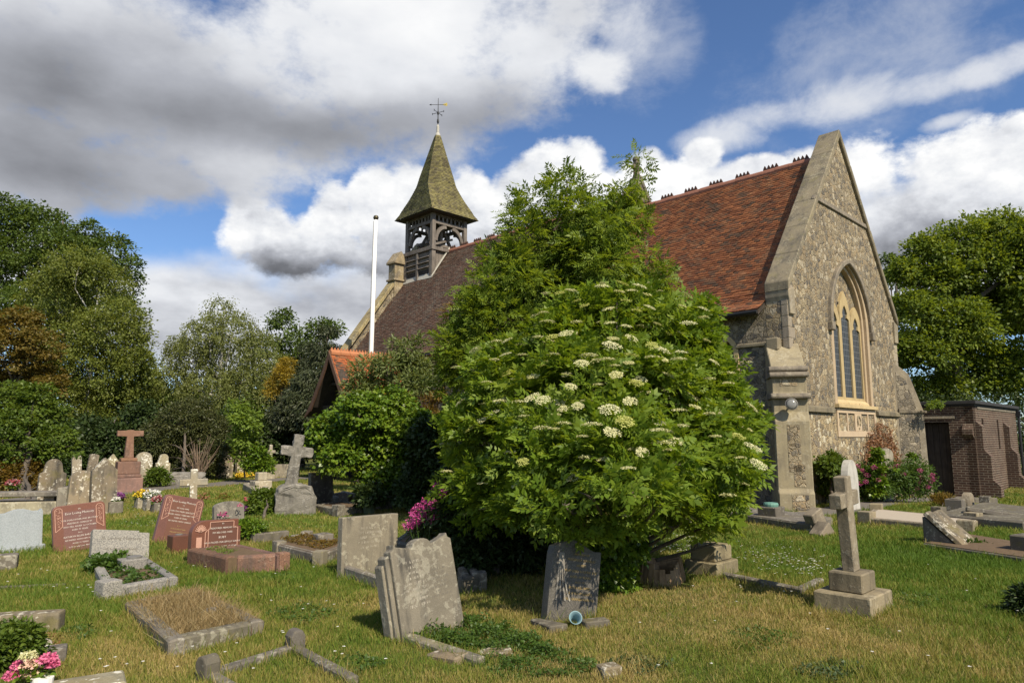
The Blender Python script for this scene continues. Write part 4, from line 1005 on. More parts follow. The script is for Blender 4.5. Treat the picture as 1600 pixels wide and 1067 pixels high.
# ============================================================ GRAVES
EXCL = []      # ground that carries no grass: convex polygons
def excl(pts): EXCL.append(np.array([[p[0], p[1]] for p in pts], float))
def rot2(rz): return np.array([math.cos(rz), math.sin(rz), 0.0]), np.array([-math.sin(rz), math.cos(rz), 0.0])
def curve_outline(kind, w, h):
    a = w / 2
    arc = lambda cx, cz, r, t0, t1, n=8, rz=None: [(cx + r * math.cos(R(t0 + (t1 - t0) * i / n)), cz + (rz or r) * math.sin(R(t0 + (t1 - t0) * i / n))) for i in range(n + 1)]
    if kind == 'flat': top = [(a, h), (-a, h)]
    elif kind == 'round': top = arc(0, h - a * 0.9, a, 0, 180, 14, a * 0.9)
    elif kind == 'low_round': top = arc(0, h - a * 0.35, a, 0, 180, 14, a * 0.35)
    elif kind == 'gable': top = [(a, h * 0.78), (a * 0.86, h * 0.80), (0, h), (-a * 0.86, h * 0.80), (-a, h * 0.78)]
    elif kind == 'gothic':
        top = [(a, h * 0.62)] + [(a * math.cos(t) ** 0.9 if math.cos(t) > 0 else 0, h * 0.62 + h * 0.38 * math.sin(t) ** 1.25) for t in np.linspace(0.1, math.pi / 2, 7)]
        top += [(-x, z) for x, z in reversed(top[:-1])]
    elif kind == 'shoulder':
        top = [(a, h * 0.66), (a * 0.98, h * 0.7), (a * 0.72, h * 0.73), (a * 0.66, h * 0.8)] + arc(0, h - a * 0.62, a * 0.62, 10, 170, 10) + [(-a * 0.66, h * 0.8), (-a * 0.72, h * 0.73), (-a * 0.98, h * 0.7), (-a, h * 0.66)]
    elif kind == 'ogee':
        top = [(a, h * 0.90), (a * 0.93, h * 0.97)] + [(x * a, h * (0.94 + 0.06 * math.cos(x * math.pi) * (1 if abs(x) < 0.6 else 0.3))) for x in np.linspace(0.85, -0.85, 13)] + [(-a * 0.93, h * 0.97), (-a, h * 0.90)]
    elif kind == 'book':
        top = [(a, h * 0.93), (a * 0.9, h * 0.95), (a * 0.88, h)] + [(x * a, h * (0.9 + 0.10 * abs(x) ** 1.3)) for x in np.linspace(0.8, 0.34, 5)] + arc(0, h * 0.925, a * 0.3, 0, 180, 8, h * 0.075) + [(x * a, h * (0.9 + 0.09 * abs(x) ** 1.3)) for x in np.linspace(-0.34, -0.8, 5)] + [(-a * 0.88, h), (-a * 0.9, h * 0.95), (-a, h * 0.93)]
    elif kind == 'rounded': top = arc(a - 0.07, h - 0.07, 0.07, 0, 90, 5) + arc(-a + 0.07, h - 0.07, 0.07, 90, 180, 5)
    elif kind == 'leftround': top = [(a, h * 0.82), (a * 0.9, h * 0.83), (a * 0.9, h)] + arc(-a + 0.17, h - 0.17, 0.17, 90, 180, 8)
    elif kind == 'step': top = [(a, h * 0.94), (a * 0.62, h * 0.94), (a * 0.62, h), (-a, h)]
    elif kind == 'cut': top = [(a, h * 0.9), (a * 0.8, h), (-a * 0.8, h), (-a, h * 0.9)]
    elif kind == 'wave': top = [(a, h * 0.88)] + [(x * a, h * (0.94 + 0.06 * math.sin(2.2 + x * 3.2))) for x in np.linspace(0.95, -0.95, 11)] + [(-a, h * 0.8)]
    return top
def text_obj(lines, parent, mat, y, x0=0.0, name='inscription', depth=0.0015):
    """lines: (text, x, z, size, stretch)"""
    V = []; Fc = []
    for s, x, z, size in lines:
        cu = bpy.data.curves.new('t', 'FONT'); cu.body = s; cu.size = size; cu.align_x = 'CENTER'; cu.extrude = depth; cu.resolution_u = 1
        o = bpy.data.objects.new('t', cu); COL.objects.link(o)
        dg = bpy.context.evaluated_depsgraph_get(); me = bpy.data.meshes.new_from_object(o.evaluated_get(dg))
        k = len(V)
        V += [(v.co.x + x + x0, y - v.co.z, v.co.y + z) for v in me.vertices]
        Fc += [tuple(k + i for i in p.vertices) for p in me.polygons]
        bpy.data.objects.remove(o); bpy.data.curves.remove(cu); bpy.data.meshes.remove(me)
    mb = MB(); mb.v = V; mb.f = Fc
    return mb.build(name, mat, parent)
def worn(parent, mat, y, w, z0, z1, rows, seed, name='worn_lettering'):
    """rows of incised strokes too weathered to read"""
    rg = np.random.default_rng(seed); mb = MB()
    dz = (z1 - z0) / rows
    for r in range(rows):
        half = w * rg.uniform(0.45, 1.0); x = -half; z = z1 - dz * r
        while x < half:
            g = dz * rg.uniform(0.22, 0.42)
            if rg.random() < 0.82:
                hh = dz * rg.uniform(0.42, 0.55); t = dz * 0.07
                mb.box(x, x + t, y - 0.001, y + 0.002, z - hh, z)
                if rg.random() < 0.6: mb.box(x + t, x + g * 0.7, y - 0.001, y + 0.002, z - t - hh * rg.choice([0, 0.45, 0.9]), z - hh * rg.choice([0, 0.45, 0.9]))
            x += g
    return mb.build(name, mat, parent)
def stone_at(xl, yl, xr, ytop, rz=RZ):
    P = gnd(xl, yl); d, nb = rot2(rz)
    w = width_to(P, d, xr); c = P + d * (w / 2); c[2] = gz(c[0], c[1])
    h = z_at(c, ytop) - c[2]
    return c, abs(w), h
def headstone(label, xl, yl, xr, ytop, kind, mat, th=0.10, back=0.0, roll=0.0, rz=RZ, w=None, h=None, group=None, cat='gravestone', base=None, bev=0.008, rough=0.0, name='headstone'):
    c, w_, h_ = stone_at(xl, yl, xr, ytop, rz); w = w or w_; h = h or h_ / math.cos(R(back))
    t = thing(name, label, cat, c, (R(-back), R(roll), rz), group)
    top = curve_outline(kind, w, h)
    mb = MB(); mb.xz([(-w / 2, -0.3), (w / 2, -0.3)] + top, -th / 2, th / 2)
    s = mb.build('slab', M_[mat], t, bev, 2, rough=rough)
    if base:
        bw, bd, bh = base
        mb = MB(); mb.box(-w / 2 - bw, w / 2 + bw, -th / 2 - bd, th / 2 + bd * 0.6, -0.25, bh); mb.build('base', M_[mat], t, 0.012)
    d, nb = rot2(rz)
    e = 0.03
    excl([c - d * (w / 2 + e) - nb * (th / 2 + e), c + d * (w / 2 + e) - nb * (th / 2 + e), c + d * (w / 2 + e) + nb * (th / 2 + e), c - d * (w / 2 + e) + nb * (th / 2 + e)])
    return t, w, h, th
def quad_from(pts): return [gnd(*p) for p in pts]
def kerb(label, corners, h, wd, mat, infill=None, posts=(), ph=0.1, pw=0.16, fill_h=0.5, tilt=None, sides=(0, 1, 2, 3), post_mat=None, cat='grave kerb', cut=None, group=None, pyramid=False, world=False):
    """grave surround on four ground corners; posts lists the corners that carry one"""
    P = [np.array(p, float) for p in corners] if world else quad_from(corners)
    c = sum(P) / len(P); c[2] = gz(c[0], c[1])
    t = thing('grave_kerb', label, cat, c, 0.0, group)
    n = len(P); L = [p - c for p in P]
    for p in L: p[2] = 0
    ctr = sum(L) / n
    for i in sides:
        a, b = L[i], L[(i + 1) % n]; d = (b - a); ln = np.linalg.norm(d); d /= ln
        nn = np.array([-d[1], d[0], 0]);
        if np.dot(ctr - a, nn) < 0: nn = -nn
        mb = MB(); e0 = 0 if i % 2 == 0 else wd
        za = tilt[i] if tilt else 0; zb = tilt[(i + 1) % n] if tilt else 0
        q0, q1 = a + d * e0, b - d * e0
        vs = []
        for q, z in ((q0, za), (q1, zb)):
            for off, zz in ((0, -0.15), (wd, -0.15), (wd, h), (wd * 0.5, h * 1.03), (0.0, h * 0.94)):
                r = q + nn * off; vs.append((r[0], r[1], zz + (z if zz > 0 else 0)))
        mb.add(vs, [(0, 1, 2, 3, 4), (9, 8, 7, 6, 5)] + [(k, 5 + k, 5 + (k + 1) % 5, (k + 1) % 5) for k in range(5)])
        mb.build('kerb_stone', M_[mat], t, 0.012, 1)
    for i in posts:
        a = L[i]; u = ctr - a; u[2] = 0; u /= np.linalg.norm(u)
        p = a + u * pw * 0.45
        d = L[(i + 1) % n] - a; ang = math.atan2(d[1], d[0])
        mb = MB(); mb.M = Matrix.Translation((p[0], p[1], 0)) @ Matrix.Rotation(ang, 4, 'Z')
        if pyramid:
            mb.yz([(-pw / 2, -0.15), (pw / 2, -0.15), (pw / 2, ph * 0.72), (pw * 0.3, ph * 0.95), (0, ph), (-pw * 0.3, ph * 0.95), (-pw / 2, ph * 0.72)], -pw / 2, pw / 2)
        else: mb.box(-pw / 2, pw / 2, -pw / 2, pw / 2, -0.15, ph)
        mb.build('corner_post', M_[post_mat or mat], t, 0.015, 2)
    if infill:
        mb = MB(); k = [ctr + (p - ctr) * 0.97 for p in L]
        mb.prism([(p[0], p[1]) for p in k], -0.1, h * fill_h, lambda p, q, a: (p, q, a)); mb.build('infill', M_[infill], t)
        excl(P)
    else:
        for i in sides:
            a, b = P[i], P[(i + 1) % n]; d = (b - a) / np.linalg.norm(b - a); nn = np.array([-d[1], d[0], 0])
            if np.dot(c - a, nn) < 0: nn = -nn
            excl([a, b, b + nn * wd, a + nn * wd])
    return t, P, L
def lines_centered(rows, h_top, step, size, x=0.0):
    out = []; z = h_top
    for r in rows:
        s, k = r if isinstance(r, tuple) else (r, 1.0)
        out.append((s, x, z - size * k * 0.7, size * k)); z -= step * (0.6 + 0.4 * k)
    return out

# --- three pink granite stones
t, w, h, th = headstone('pink granite headstone with carved side scrolls, tilted, between blue-grey stone and speckled grey slab', 83, 863, 166, 787, 'rounded', 'pink_granite', 0.09, back=8, roll=-4.5)
mb = MB(); mb.box(-w / 2 + 0.13, w / 2 - 0.13, -th / 2 - 0.002, -th / 2 + 0.01, 0.02, h * 0.86); mb.build('polished_panel', M_['pink_granite_panel'], t)
def scrolls(t, w, h, th, zb):
    for sx in (-1, 1):
        x0 = sx * (w / 2 - 0.075); mb = MB()
        out = [(-0.045, zb), (0.045, zb + 0.07), (0.045, h - 0.06), (0.02, h - 0.035), (-0.02, h - 0.035), (-0.045, h - 0.06)]
        out = [(x0 + sx * -a, b) for a, b in out]
        n = len(out)
        for k in range(n): mb.bar((out[k][0], -th / 2 - 0.002, out[k][1]), (out[(k + 1) % n][0], -th / 2 - 0.002, out[(k + 1) % n][1]), 0.008)
        rg = np.random.default_rng(int(w * 1000) + sx)
        z = zb + 0.08
        while z < h - 0.07:            # carved leaves and flowers
            for q in range(3):
                a = rg.uniform(0, 6.28); cx, cz = x0 + rg.uniform(-0.022, 0.022), z + rg.uniform(0, 0.03); l = rg.uniform(0.014, 0.024)
                mb.bar((cx, -th / 2 - 0.002, cz), (cx + l * math.cos(a), -th / 2 - 0.002, cz + l * math.sin(a)), 0.006)
            z += 0.03
        mb.build('carving', M_['engraved_pink'], t)
scrolls(t, w, h, th, h * 0.45)
text_obj(lines_centered(['IN', ('Ever Loving Memory', 1.5), ('OF', 0.8), 'OUR DEAR FATHER AND BROTHER', 'FREDERICK CHARLES W.', 'WHO FELL ASLEEP 1st OCTOBER', 'AGED 72 YEARS', ('ALSO', 0.8), ('KATHRYN ELLEN BARTLETT', 1.15), 'REUNITED WITH HIM 14 JULY', 'AGED 91 YEARS', 'In Heavenly Love Abiding'], h - 0.06, 0.047, 0.029), t, M_['engraved_white'], -th / 2 - 0.004)
t2, w, h, th = headstone('pink granite headstone leaning steeply to one side, in front of the white wheel of the small cross', 238, 848, 304, 776, 'rounded', 'pink_granite', 0.09, back=6, roll=13)
t2['label'] = 'pink granite headstone leaning steeply sideways, standing just before the small white cross'
mb = MB(); mb.box(-w / 2 + 0.13, w / 2 - 0.13, -th / 2 - 0.002, -th / 2 + 0.01, 0.02, h * 0.86); mb.build('polished_panel', M_['pink_granite_panel'], t2)
scrolls(t2, w, h, th, h * 0.42)
text_obj(lines_centered([('Ever Loving Memory', 1.5), ('OF', 0.8), 'MY DEAR WIFE', ('DOROTHY MARY BARTLETT', 1.1), 'PASSED AWAY 1 FEBRUARY 1983', 'AGED 58 YEARS', 'RE-UNITED WITH CHARLES'], h - 0.07, 0.05, 0.029), t2, M_['engraved_white'], -th / 2 - 0.004)
text_obj(lines_centered([('ALSO', 0.8), 'OUR DEAREST DAD', 'WILLIAM BARTLETT', 'CALLED HOME 1991', 'AGED 82 YEARS', 'TOGETHER AGAIN'], h - 0.45, 0.05, 0.027), t2, M_['engraved_gold'], -th / 2 - 0.004)
t3, w, h, th = headstone('upright pink granite headstone to RUBY with one rounded shoulder and a carved column', 294, 884, 371, 812, 'leftround', 'pink_granite', 0.12, back=3, roll=1)
mb = MB(); mb.box(-w / 2 + 0.22, w / 2 - 0.05, -th / 2 - 0.002, -th / 2 + 0.01, 0.05, h * 0.80); mb.box(-w / 2 + 0.24, w / 2 - 0.11, -th / 2 - 0.002, -th / 2 + 0.01, h * 0.80, h * 0.95); mb.build('polished_panel', M_['pink_granite_panel'], t3)
mb = MB(); y = -th / 2 - 0.003
def pline(mb, pts, t=0.009):
    for a, b in zip(pts[:-1], pts[1:]): mb.bar((a[0], y, a[1]), (b[0], y, b[1]), t)
pline(mb, [(-w / 2 + 0.21, 0.03), (-w / 2 + 0.21, h * 0.8), (-w / 2 + 0.23, h * 0.8), (-w / 2 + 0.23, h * 0.955), (w / 2 - 0.10, h * 0.955), (w / 2 - 0.10, h * 0.81), (w / 2 - 0.045, h * 0.8), (w / 2 - 0.045, 0.03)])
pline(mb, [(-w / 2 + 0.17, 0.03), (-w / 2 + 0.17, h * 0.72), (-w / 2 + 0.2, h * 0.78)])
mb.box(-w / 2 + 0.06, -w / 2 + 0.13, y, y + 0.01, 0.03, h * 0.62)
for a in range(9):
    q = R(20 + a * 18); pline(mb, [(-w / 2 + 0.11, h * 0.74), (-w / 2 + 0.11 + 0.075 * math.cos(q), h * 0.74 + 0.09 * math.sin(q))], 0.012)
mb.build('carving', M_['engraved_pink'], t3)
text_obj(lines_centered([('IN', 0.8), 'TREASURED MEMORY OF', 'MY BELOVED WIFE', ('RUBY', 1.3), 'WHO PASSED PEACEFULLY AWAY', '7th JULY 1990, AGED 67 YEARS.'], h * 0.925, 0.058, 0.031, 0.075), t3, M_['engraved_white'], -th / 2 - 0.005)
kerb('pink granite grave surround with rock-faced sides below the headstone to RUBY', [(291, 885), (352, 899), (447, 893), (379, 876)], 0.21, 0.12, 'pink_granite_pitched', 'soil', posts=(2,), ph=0.23, pw=0.14, fill_h=0.95)
mb = MB(); P = gnd(278, 862)
tb = thing('vase_block', 'square pink granite vase block beside the leaning pink headstone', 'memorial vase', P, RZ); mb.box(-0.12, 0.12, -0.12, 0.12, -0.1, 0.24); mb.build('block', M_['pink_granite'], tb, 0.01)
mb = MB(); mb.lathe([(0.05, 0.24), (0.05, 0.25), (0.03, 0.25)], 10); mb.build('flower_holder', M_['steel'], tb)
# --- speckled grey slab with its grave surround, plant and vase
t, w, h, th = headstone('speckled grey granite headstone fallen far back, behind a leafy plant', 139, 882, 231, 832, 'step', 'grey_granite', 0.10, back=26, roll=7)
text_obj(lines_centered([('In Loving Memory', 1.6), '', 'OF A DEAR HUSBAND', 'REST IN PEACE', '', ('UNITED', 0.9), 'SADLY MISSED BY ALL'], h - 0.09, 0.07, 0.042), t, M_['engraved_dark'], -th / 2 - 0.002)
kg, P, L = kerb('speckled grey granite grave surround with one missing side and a raised end block', [(137, 882), (165, 937), (278, 918), (228, 886)], 0.13, 0.10, 'grey_granite', 'soil', posts=(1,), ph=0.20, pw=0.19, fill_h=0.7)
tb = thing('vase_block', 'speckled grey granite vase with round metal lid before the fallen-back slab', 'memorial vase', gnd(205, 900), RZ)
mb = MB(); mb.add([(-0.10, -0.09, -0.05), (0.10, -0.09, -0.05), (0.10, 0.09, -0.05), (-0.10, 0.09, -0.05), (-0.15, -0.11, 0.21), (0.15, -0.11, 0.21), (0.15, 0.11, 0.21), (-0.15, 0.11, 0.21)], [(0, 3, 2, 1), (4, 5, 6, 7), (0, 1, 5, 4), (1, 2, 6, 5), (2, 3, 7, 6), (3, 0, 4, 7)]); mb.build('block', M_['grey_granite'], tb, 0.01)
mb = MB(); mb.lathe([(0.085, 0.21), (0.085, 0.23), (0.07, 0.235)], 16, (0.02, 0)); mb.build('lid', M_['steel'], tb)
# --- blue-grey stone at the left edge
t, w, h, th = headstone('smooth blue-grey granite headstone with curved top at the left edge of the lawn', -12, 866, 64, 795, 'ogee', 'blue_granite', 0.12, back=4, roll=-2, base=(0.03, 0.06, 0.07))
# --- the two foreground grey stones
t, w, h, th = headstone('wide flat-topped grey headstone with black stained upper half and a kerbed plot', 529, 903, 617, 805, 'flat', 'grey_stone', 0.10, back=1, roll=0.5, base=None, bev=0.01)
worn(t, M_['engraved_pale'], -th / 2 - 0.001, w * 0.36, h * 0.42, h * 0.82, 5, 3)
kerb('grey concrete kerb around the grassy plot before the flat-topped grey headstone', [(536, 903), (612, 931), (668, 897), (617, 884)], 0.15, 0.07, 'concrete_kerb', sides=(0, 1, 2))
t, w, h, th = headstone('large grey headstone with scrolled open-book top, leaning back, ivy at its foot', 625, 1001, 720, 842, 'book', 'grey_stone', 0.11, back=10, roll=-5.0, bev=0.012)
mb = MB()
mb.xz([(-w / 2 - 0.035, -0.3), (w / 2 + 0.03, -0.3), (w / 2 + 0.03, h * 0.30), (w / 2, h * 0.34), (-w / 2 + 0.01, h * 0.9), (-w / 2 - 0.035, h * 0.88)], -0.02, th / 2 + 0.05)
mb.xz([(-w / 2 - 0.055, -0.3), (-w / 2, -0.3), (-w / 2, h * 0.83), (-w / 2 - 0.055, h * 0.80)], 0.02, th / 2 + 0.08)
mb.build('backing', M_['grey_stone'], t, 0.008)
worn(t, M_['engraved_pale'], -th / 2 - 0.001, w * 0.18, h * 0.30, h * 0.80, 9, 5).location = (-0.11, 0, 0)
worn(t, M_['engraved_dark'], -th / 2 - 0.001, w * 0.17, h * 0.34, h * 0.66, 7, 6).location = (0.13, 0, 0)
kerb('low broken stone kerb round the ivy-filled plot before the scrolled grey headstone', [(622, 1000), (744, 1042), (862, 1012), (728, 975)], 0.07, 0.10, 'concrete_kerb', sides=(0,), tilt=None)
for k, (px, py, s, lab) in enumerate(((772, 1024, 0.13, 'flat lichened slab fragment lying in the ivy plot before the scrolled headstone'), (700, 1029, 0.16, 'long thin kerb fragment lying flat at the edge of the ivy plot'))):
    P = gnd(px, py); mb = MB(); mb.xy([(-s, -s * 0.45), (s * 0.9, -s * 0.55), (s * 1.05, s * 0.4), (-s * 0.8, s * 0.5)], -0.05, 0.045)
    o = mb.build('stone_fragment', M_['old_stone'], None, 0.012); o.location = P; o.rotation_euler = (R(4), R(-5), RZ - R(60 + 20 * k)); props(o, lab, 'stone')
# --- dark headstone under the elder
t, w, h, th = headstone('dark granite headstone with gilded lettering and carved drapery, in dappled shade under the elder', 849, 972, 927, 845, 'wave', 'dark_granite', 0.12, back=6, roll=10, rz=R(24))
text_obj(lines_centered([('IN', 0.8), ('MEMORY OF', 0.9), ('FREDERICK CHARLES', 1.0), ('WHITE', 1.05), 'WHO DIED 3rd JUNE 1955', 'AGED 58 YEARS', ('ALSO OF', 0.8), 'EDITH HIS WIFE', 'BELOVED PARENTS', 'AND GRANDPARENTS'], h * 0.90, 0.05, 0.032, 0.05), t, M_['engraved_gold'], -th / 2 - 0.003)
mb = MB()
for k in range(4):
    pts = [(-w * 0.36 + 0.028 * k * (0.5 + s * s * 1.2), h * (0.82 - 0.6 * s)) for s in np.linspace(0, 1, 7)]
    for a, b in zip(pts[:-1], pts[1:]): mb.bar((a[0], -th / 2 - 0.003, a[1]), (b[0], -th / 2 - 0.003, b[1]), 0.014)
mb.build('carving', M_['slate_stone'], t)
P = gnd(870, 985)
tb = thing('kerb_block', 'dark wedge of kerb stone lying before the dark headstone', 'stone', P, R(10)); mb = MB(); mb.xy([(-0.2, 0.2), (-0.08, -0.08), (0.1, -0.02), (-0.02, 0.12), (-0.12, 0.22)], -0.05, 0.06); mb.build('block', M_['dark_kerb'], tb, 0.01)
tb = thing('kerb_block', 'short grey kerb block beside the blue vase', 'stone', gnd(930, 978), R(20)); mb = MB(); mb.box(-0.12, 0.12, -0.06, 0.06, -0.05, 0.06); mb.build('block', M_['dark_kerb'], tb, 0.01)
tb = thing('flower_vase', 'pale blue plastic flower vase tipped towards the camera before the dark headstone', 'vase', gnd(898, 977), (R(58), R(8), 0))
tb.location.z += 0.05
mb = MB(); mb.lathe([(0.03, -0.10), (0.035, 0.0), (0.055, 0.055), (0.06, 0.06), (0.052, 0.055), (0.032, 0.0), (0.028, -0.08)], 20); mb.build('cup', M_['blue_plastic'], tb, smooth=True)
# --- grey block standing in the front lawn
tb = thing('stone_block', 'small squat stone block alone in the front lawn', 'stone', gnd(952, 1058), R(25)); mb = MB(); mb.box(-0.075, 0.075, -0.06, 0.06, -0.08, 0.085); mb.build('block', M_['old_stone'], tb, 0.01)
# --- kerb behind the foreground headstones
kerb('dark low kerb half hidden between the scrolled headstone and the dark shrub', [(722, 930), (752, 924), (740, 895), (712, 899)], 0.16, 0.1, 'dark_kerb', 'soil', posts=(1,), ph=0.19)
kerb('low plain kerb behind the flat-topped grey headstone, beside the pink valerian', [(612, 862), (648, 870), (690, 850), (640, 843)], 0.15, 0.09, 'dark_kerb', 'soil', posts=(1,), ph=0.19, fill_h=0.9)
# --- mossy kerbed plot
kg, P, L = kerb('mossy grave surround of concrete with pale corner posts, behind the pink headstones', [(428, 867), (500, 885), (556, 863), (478, 850)], 0.17, 0.08, 'concrete_kerb', 'soil', posts=(0, 1, 3), ph=0.21, pw=0.15, fill_h=1.0)
tb = thing('vase_block', 'low concrete vase block on the mossy kerbed plot', 'memorial vase', gnd(504, 862), R(40)); mb = MB(); mb.box(-0.12, 0.12, -0.1, 0.1, 0.1, 0.26); mb.lathe([(0.05, 0.26), (0.05, 0.275)], 8); mb.build('block', M_['concrete_kerb'], tb, 0.02)
tb = thing('kerb_block', 'broken pair of kerb stones beside the round green bush', 'stone', gnd(440, 845), RZ); mb = MB(); mb.box(-0.5, 0.1, -0.06, 0.06, -0.05, 0.16); mb.box(0.15, 0.5, -0.1, 0.02, -0.05, 0.08); mb.build('block', M_['concrete_kerb'], tb, 0.015)
# --- big kerb full of dead grass
kd, PD, L = kerb('worn stone grave surround filled with dead straw-coloured grass', [(194, 957), (262, 1029), (413, 990), (308, 932)], 0.11, 0.12, 'concrete_kerb', 'soil', fill_h=0.6, tilt=(0.0, 0.02, 0.0, -0.02))
tb = thing('metal_lid', 'round grey metal vase lid lying in the dead grass plot', 'vase lid', gnd(324, 972), (R(10), R(-12), 0)); tb.location.z += 0.08; mb = MB(); mb.lathe([(0.08, 0.0), (0.085, 0.015), (0.06, 0.03), (0.02, 0.035)], 16); mb.build('lid', M_['steel'], tb, smooth=True)
# --- kerb with two posts near the bottom
kb, PB_, L = kerb('low stone grave surround with two gabled corner posts at the bottom of the lawn', [(312, 1060), (462, 1012), (572, 1072), (420, 1130)], 0.06, 0.09, 'dark_kerb', posts=(0, 1), ph=0.17, pw=0.12, sides=(0, 1, 3), pyramid=True)
# --- bottom left plot
tb = thing('kerb_block', 'long thick lichened kerb block at the left edge above the clipped plant', 'stone', gnd(38, 990), R(14)); mb = MB(); mb.box(-0.45, 0.27, -0.07, 0.09, -0.1, 0.17); mb.build('block', M_['old_stone'], tb, 0.02, 2)
tb = thing('stone_urn', 'small pale stone bowl half buried beside the clipped plant', 'urn', gnd(60, 1018), (R(12), R(10), 0)); mb = MB(); mb.lathe([(0.04, -0.04), (0.06, 0.0), (0.075, 0.05), (0.085, 0.065), (0.07, 0.07), (0.05, 0.04)], 14); mb.build('bowl', M_['pale_limestone'], tb, smooth=True)
tb = thing('kerb_block', 'square dark kerb block on bare soil right of the stone bowl', 'stone', gnd(86, 1032), R(30)); mb = MB(); mb.box(-0.07, 0.07, -0.08, 0.08, -0.06, 0.10); mb.build('block', M_['dark_kerb'], tb, 0.015, 2)
tb = thing('ledger_slab', 'pale lichened flat slab corner at the bottom left', 'stone', gnd(140, 1078), R(32)); mb = MB(); mb.box(-0.22, 0.2, -0.14, 0.14, -0.05, 0.06); mb.build('slab', M_['white_lichen_stone'], tb, 0.012)
tb = thing('kerb_strip', 'thin kerb edge sunk in the grass left of the speckled grey plot', 'stone', gnd(50, 917), R(12)); mb = MB(); mb.box(-0.33, 0.33, -0.03, 0.03, -0.06, 0.025); mb.build('strip', M_['concrete_kerb'], tb, 0.008)
tb = thing('kerb_block', 'pair of dark square kerb blocks before the blue-grey headstone', 'stone', gnd(10, 889), R(30)); mb = MB(); mb.box(-0.14, 0.11, -0.12, 0.13, -0.06, 0.18); mb.box(-0.4, -0.15, -0.05, 0.15, -0.06, 0.23); mb.build('block', M_['dark_kerb'], tb, 0.015)
# --- rough-hewn cross on a boulder
P = gnd(461, 803)
tb = thing('boulder_cross', 'rough-hewn stone cross leaning on a grey boulder', 'grave cross', P, R(20)); rg = np.random.default_rng(4)
sc = P[1] / F
mb = MB(); mb.xz([(-29 * sc, -0.2), (30 * sc, -0.2), (29 * sc, 24 * sc), (22 * sc, 41 * sc), (8 * sc, 45 * sc), (-14 * sc, 46 * sc), (-24 * sc, 42 * sc), (-30 * sc, 30 * sc)], -0.22, 0.22); mb.build('boulder', M_['boulder'], tb, 0.04, 2, rough=0.05)
mb = MB(); mb.M = Matrix.Translation((-8 * sc, 0, 42 * sc)) @ Matrix.Rotation(R(7), 4, 'Y')
hx = 79 * sc
mb.xz([(-9 * sc, 0), (9 * sc, 0), (8 * sc, 45 * sc), (24 * sc, 46 * sc), (24 * sc, 60 * sc), (8 * sc, 60 * sc), (8 * sc, hx), (-7 * sc, hx), (-7 * sc, 60 * sc), (-23 * sc, 60 * sc), (-23 * sc, 46 * sc), (-7 * sc, 45 * sc)], -0.10, 0.10); mb.build('cross', M_['boulder'], tb, 0.02, 2, rough=0.03)
excl([P + [-0.45, -0.2, 0], P + [0.45, -0.2, 0], P + [0.45, 0.2, 0], P + [-0.45, 0.2, 0]])
def cross_poly(w, h, t, arm_z, at): return [(-t, 0), (t, 0), (t, arm_z - at), (w, arm_z - at), (w, arm_z + at), (t, arm_z + at), (t, h), (-t, h), (-t, arm_z + at), (-w, arm_z + at), (-w, arm_z - at), (-t, arm_z - at)]
# --- stepped cross on the right lawn
P = gnd(1334, 950); tb = thing('stepped_cross', 'tall plain stone cross on two square steps standing on the right lawn', 'grave cross', P, (0, 0, RZ))
P2 = gnd(1334, 950)
tot = z_at(P + VV * 0.12 + UU * 0.12, 745) - P[2]
mb = MB(); mb.box(-0.29, 0.29, -0.26, 0.26, -0.15, 0.17); mb.build('step', M_['cross_stone'], tb, 0.012)
mb = MB(); mb.box(-0.175, 0.175, -0.155, 0.155, 0.172, 0.35); mb.build('step', M_['cross_stone'], tb, 0.012)
mb = MB(); mb.M = Matrix.Translation((0, 0, 0.352)) @ Matrix.Rotation(R(-4.3), 4, 'Y') @ Matrix.Rotation(R(-0.8), 4, 'X')
hh = tot - 0.33; mb.xz(cross_poly(0.225, hh, 0.074, hh * 0.755, 0.068), -0.058, 0.058); mb.build('cross', M_['cross_stone'], tb, 0.008)
excl([P - VV * .31 - UU * .28, P + VV * .31 - UU * .28, P + VV * .31 + UU * .28, P - VV * .31 + UU * .28])
# --- pedestal right of the elder and its kerb
P = gnd(1112, 893); tb = thing('stone_pedestal', 'two-stepped grey pedestal half covered by the elder branches', 'grave base', P, (0, 0, RZ))
mb = MB(); mb.box(-0.26, 0.26, -0.22, 0.22, -0.1, 0.15); mb.box(-0.20, 0.20, -0.17, 0.17, 0.152, 0.33); mb.build('steps', M_['cross_stone'], tb, 0.012); excl([P + [-0.4, -0.3, 0], P + [0.4, -0.3, 0], P + [0.4, 0.3, 0], P + [-0.4, 0.3, 0]])
kerb('low sunken kerb with bare soil left of the tall plain cross', [(1128, 905), (1253, 930), (1292, 912), (1165, 893)], 0.07, 0.08, 'dark_kerb', sides=(0, 1))
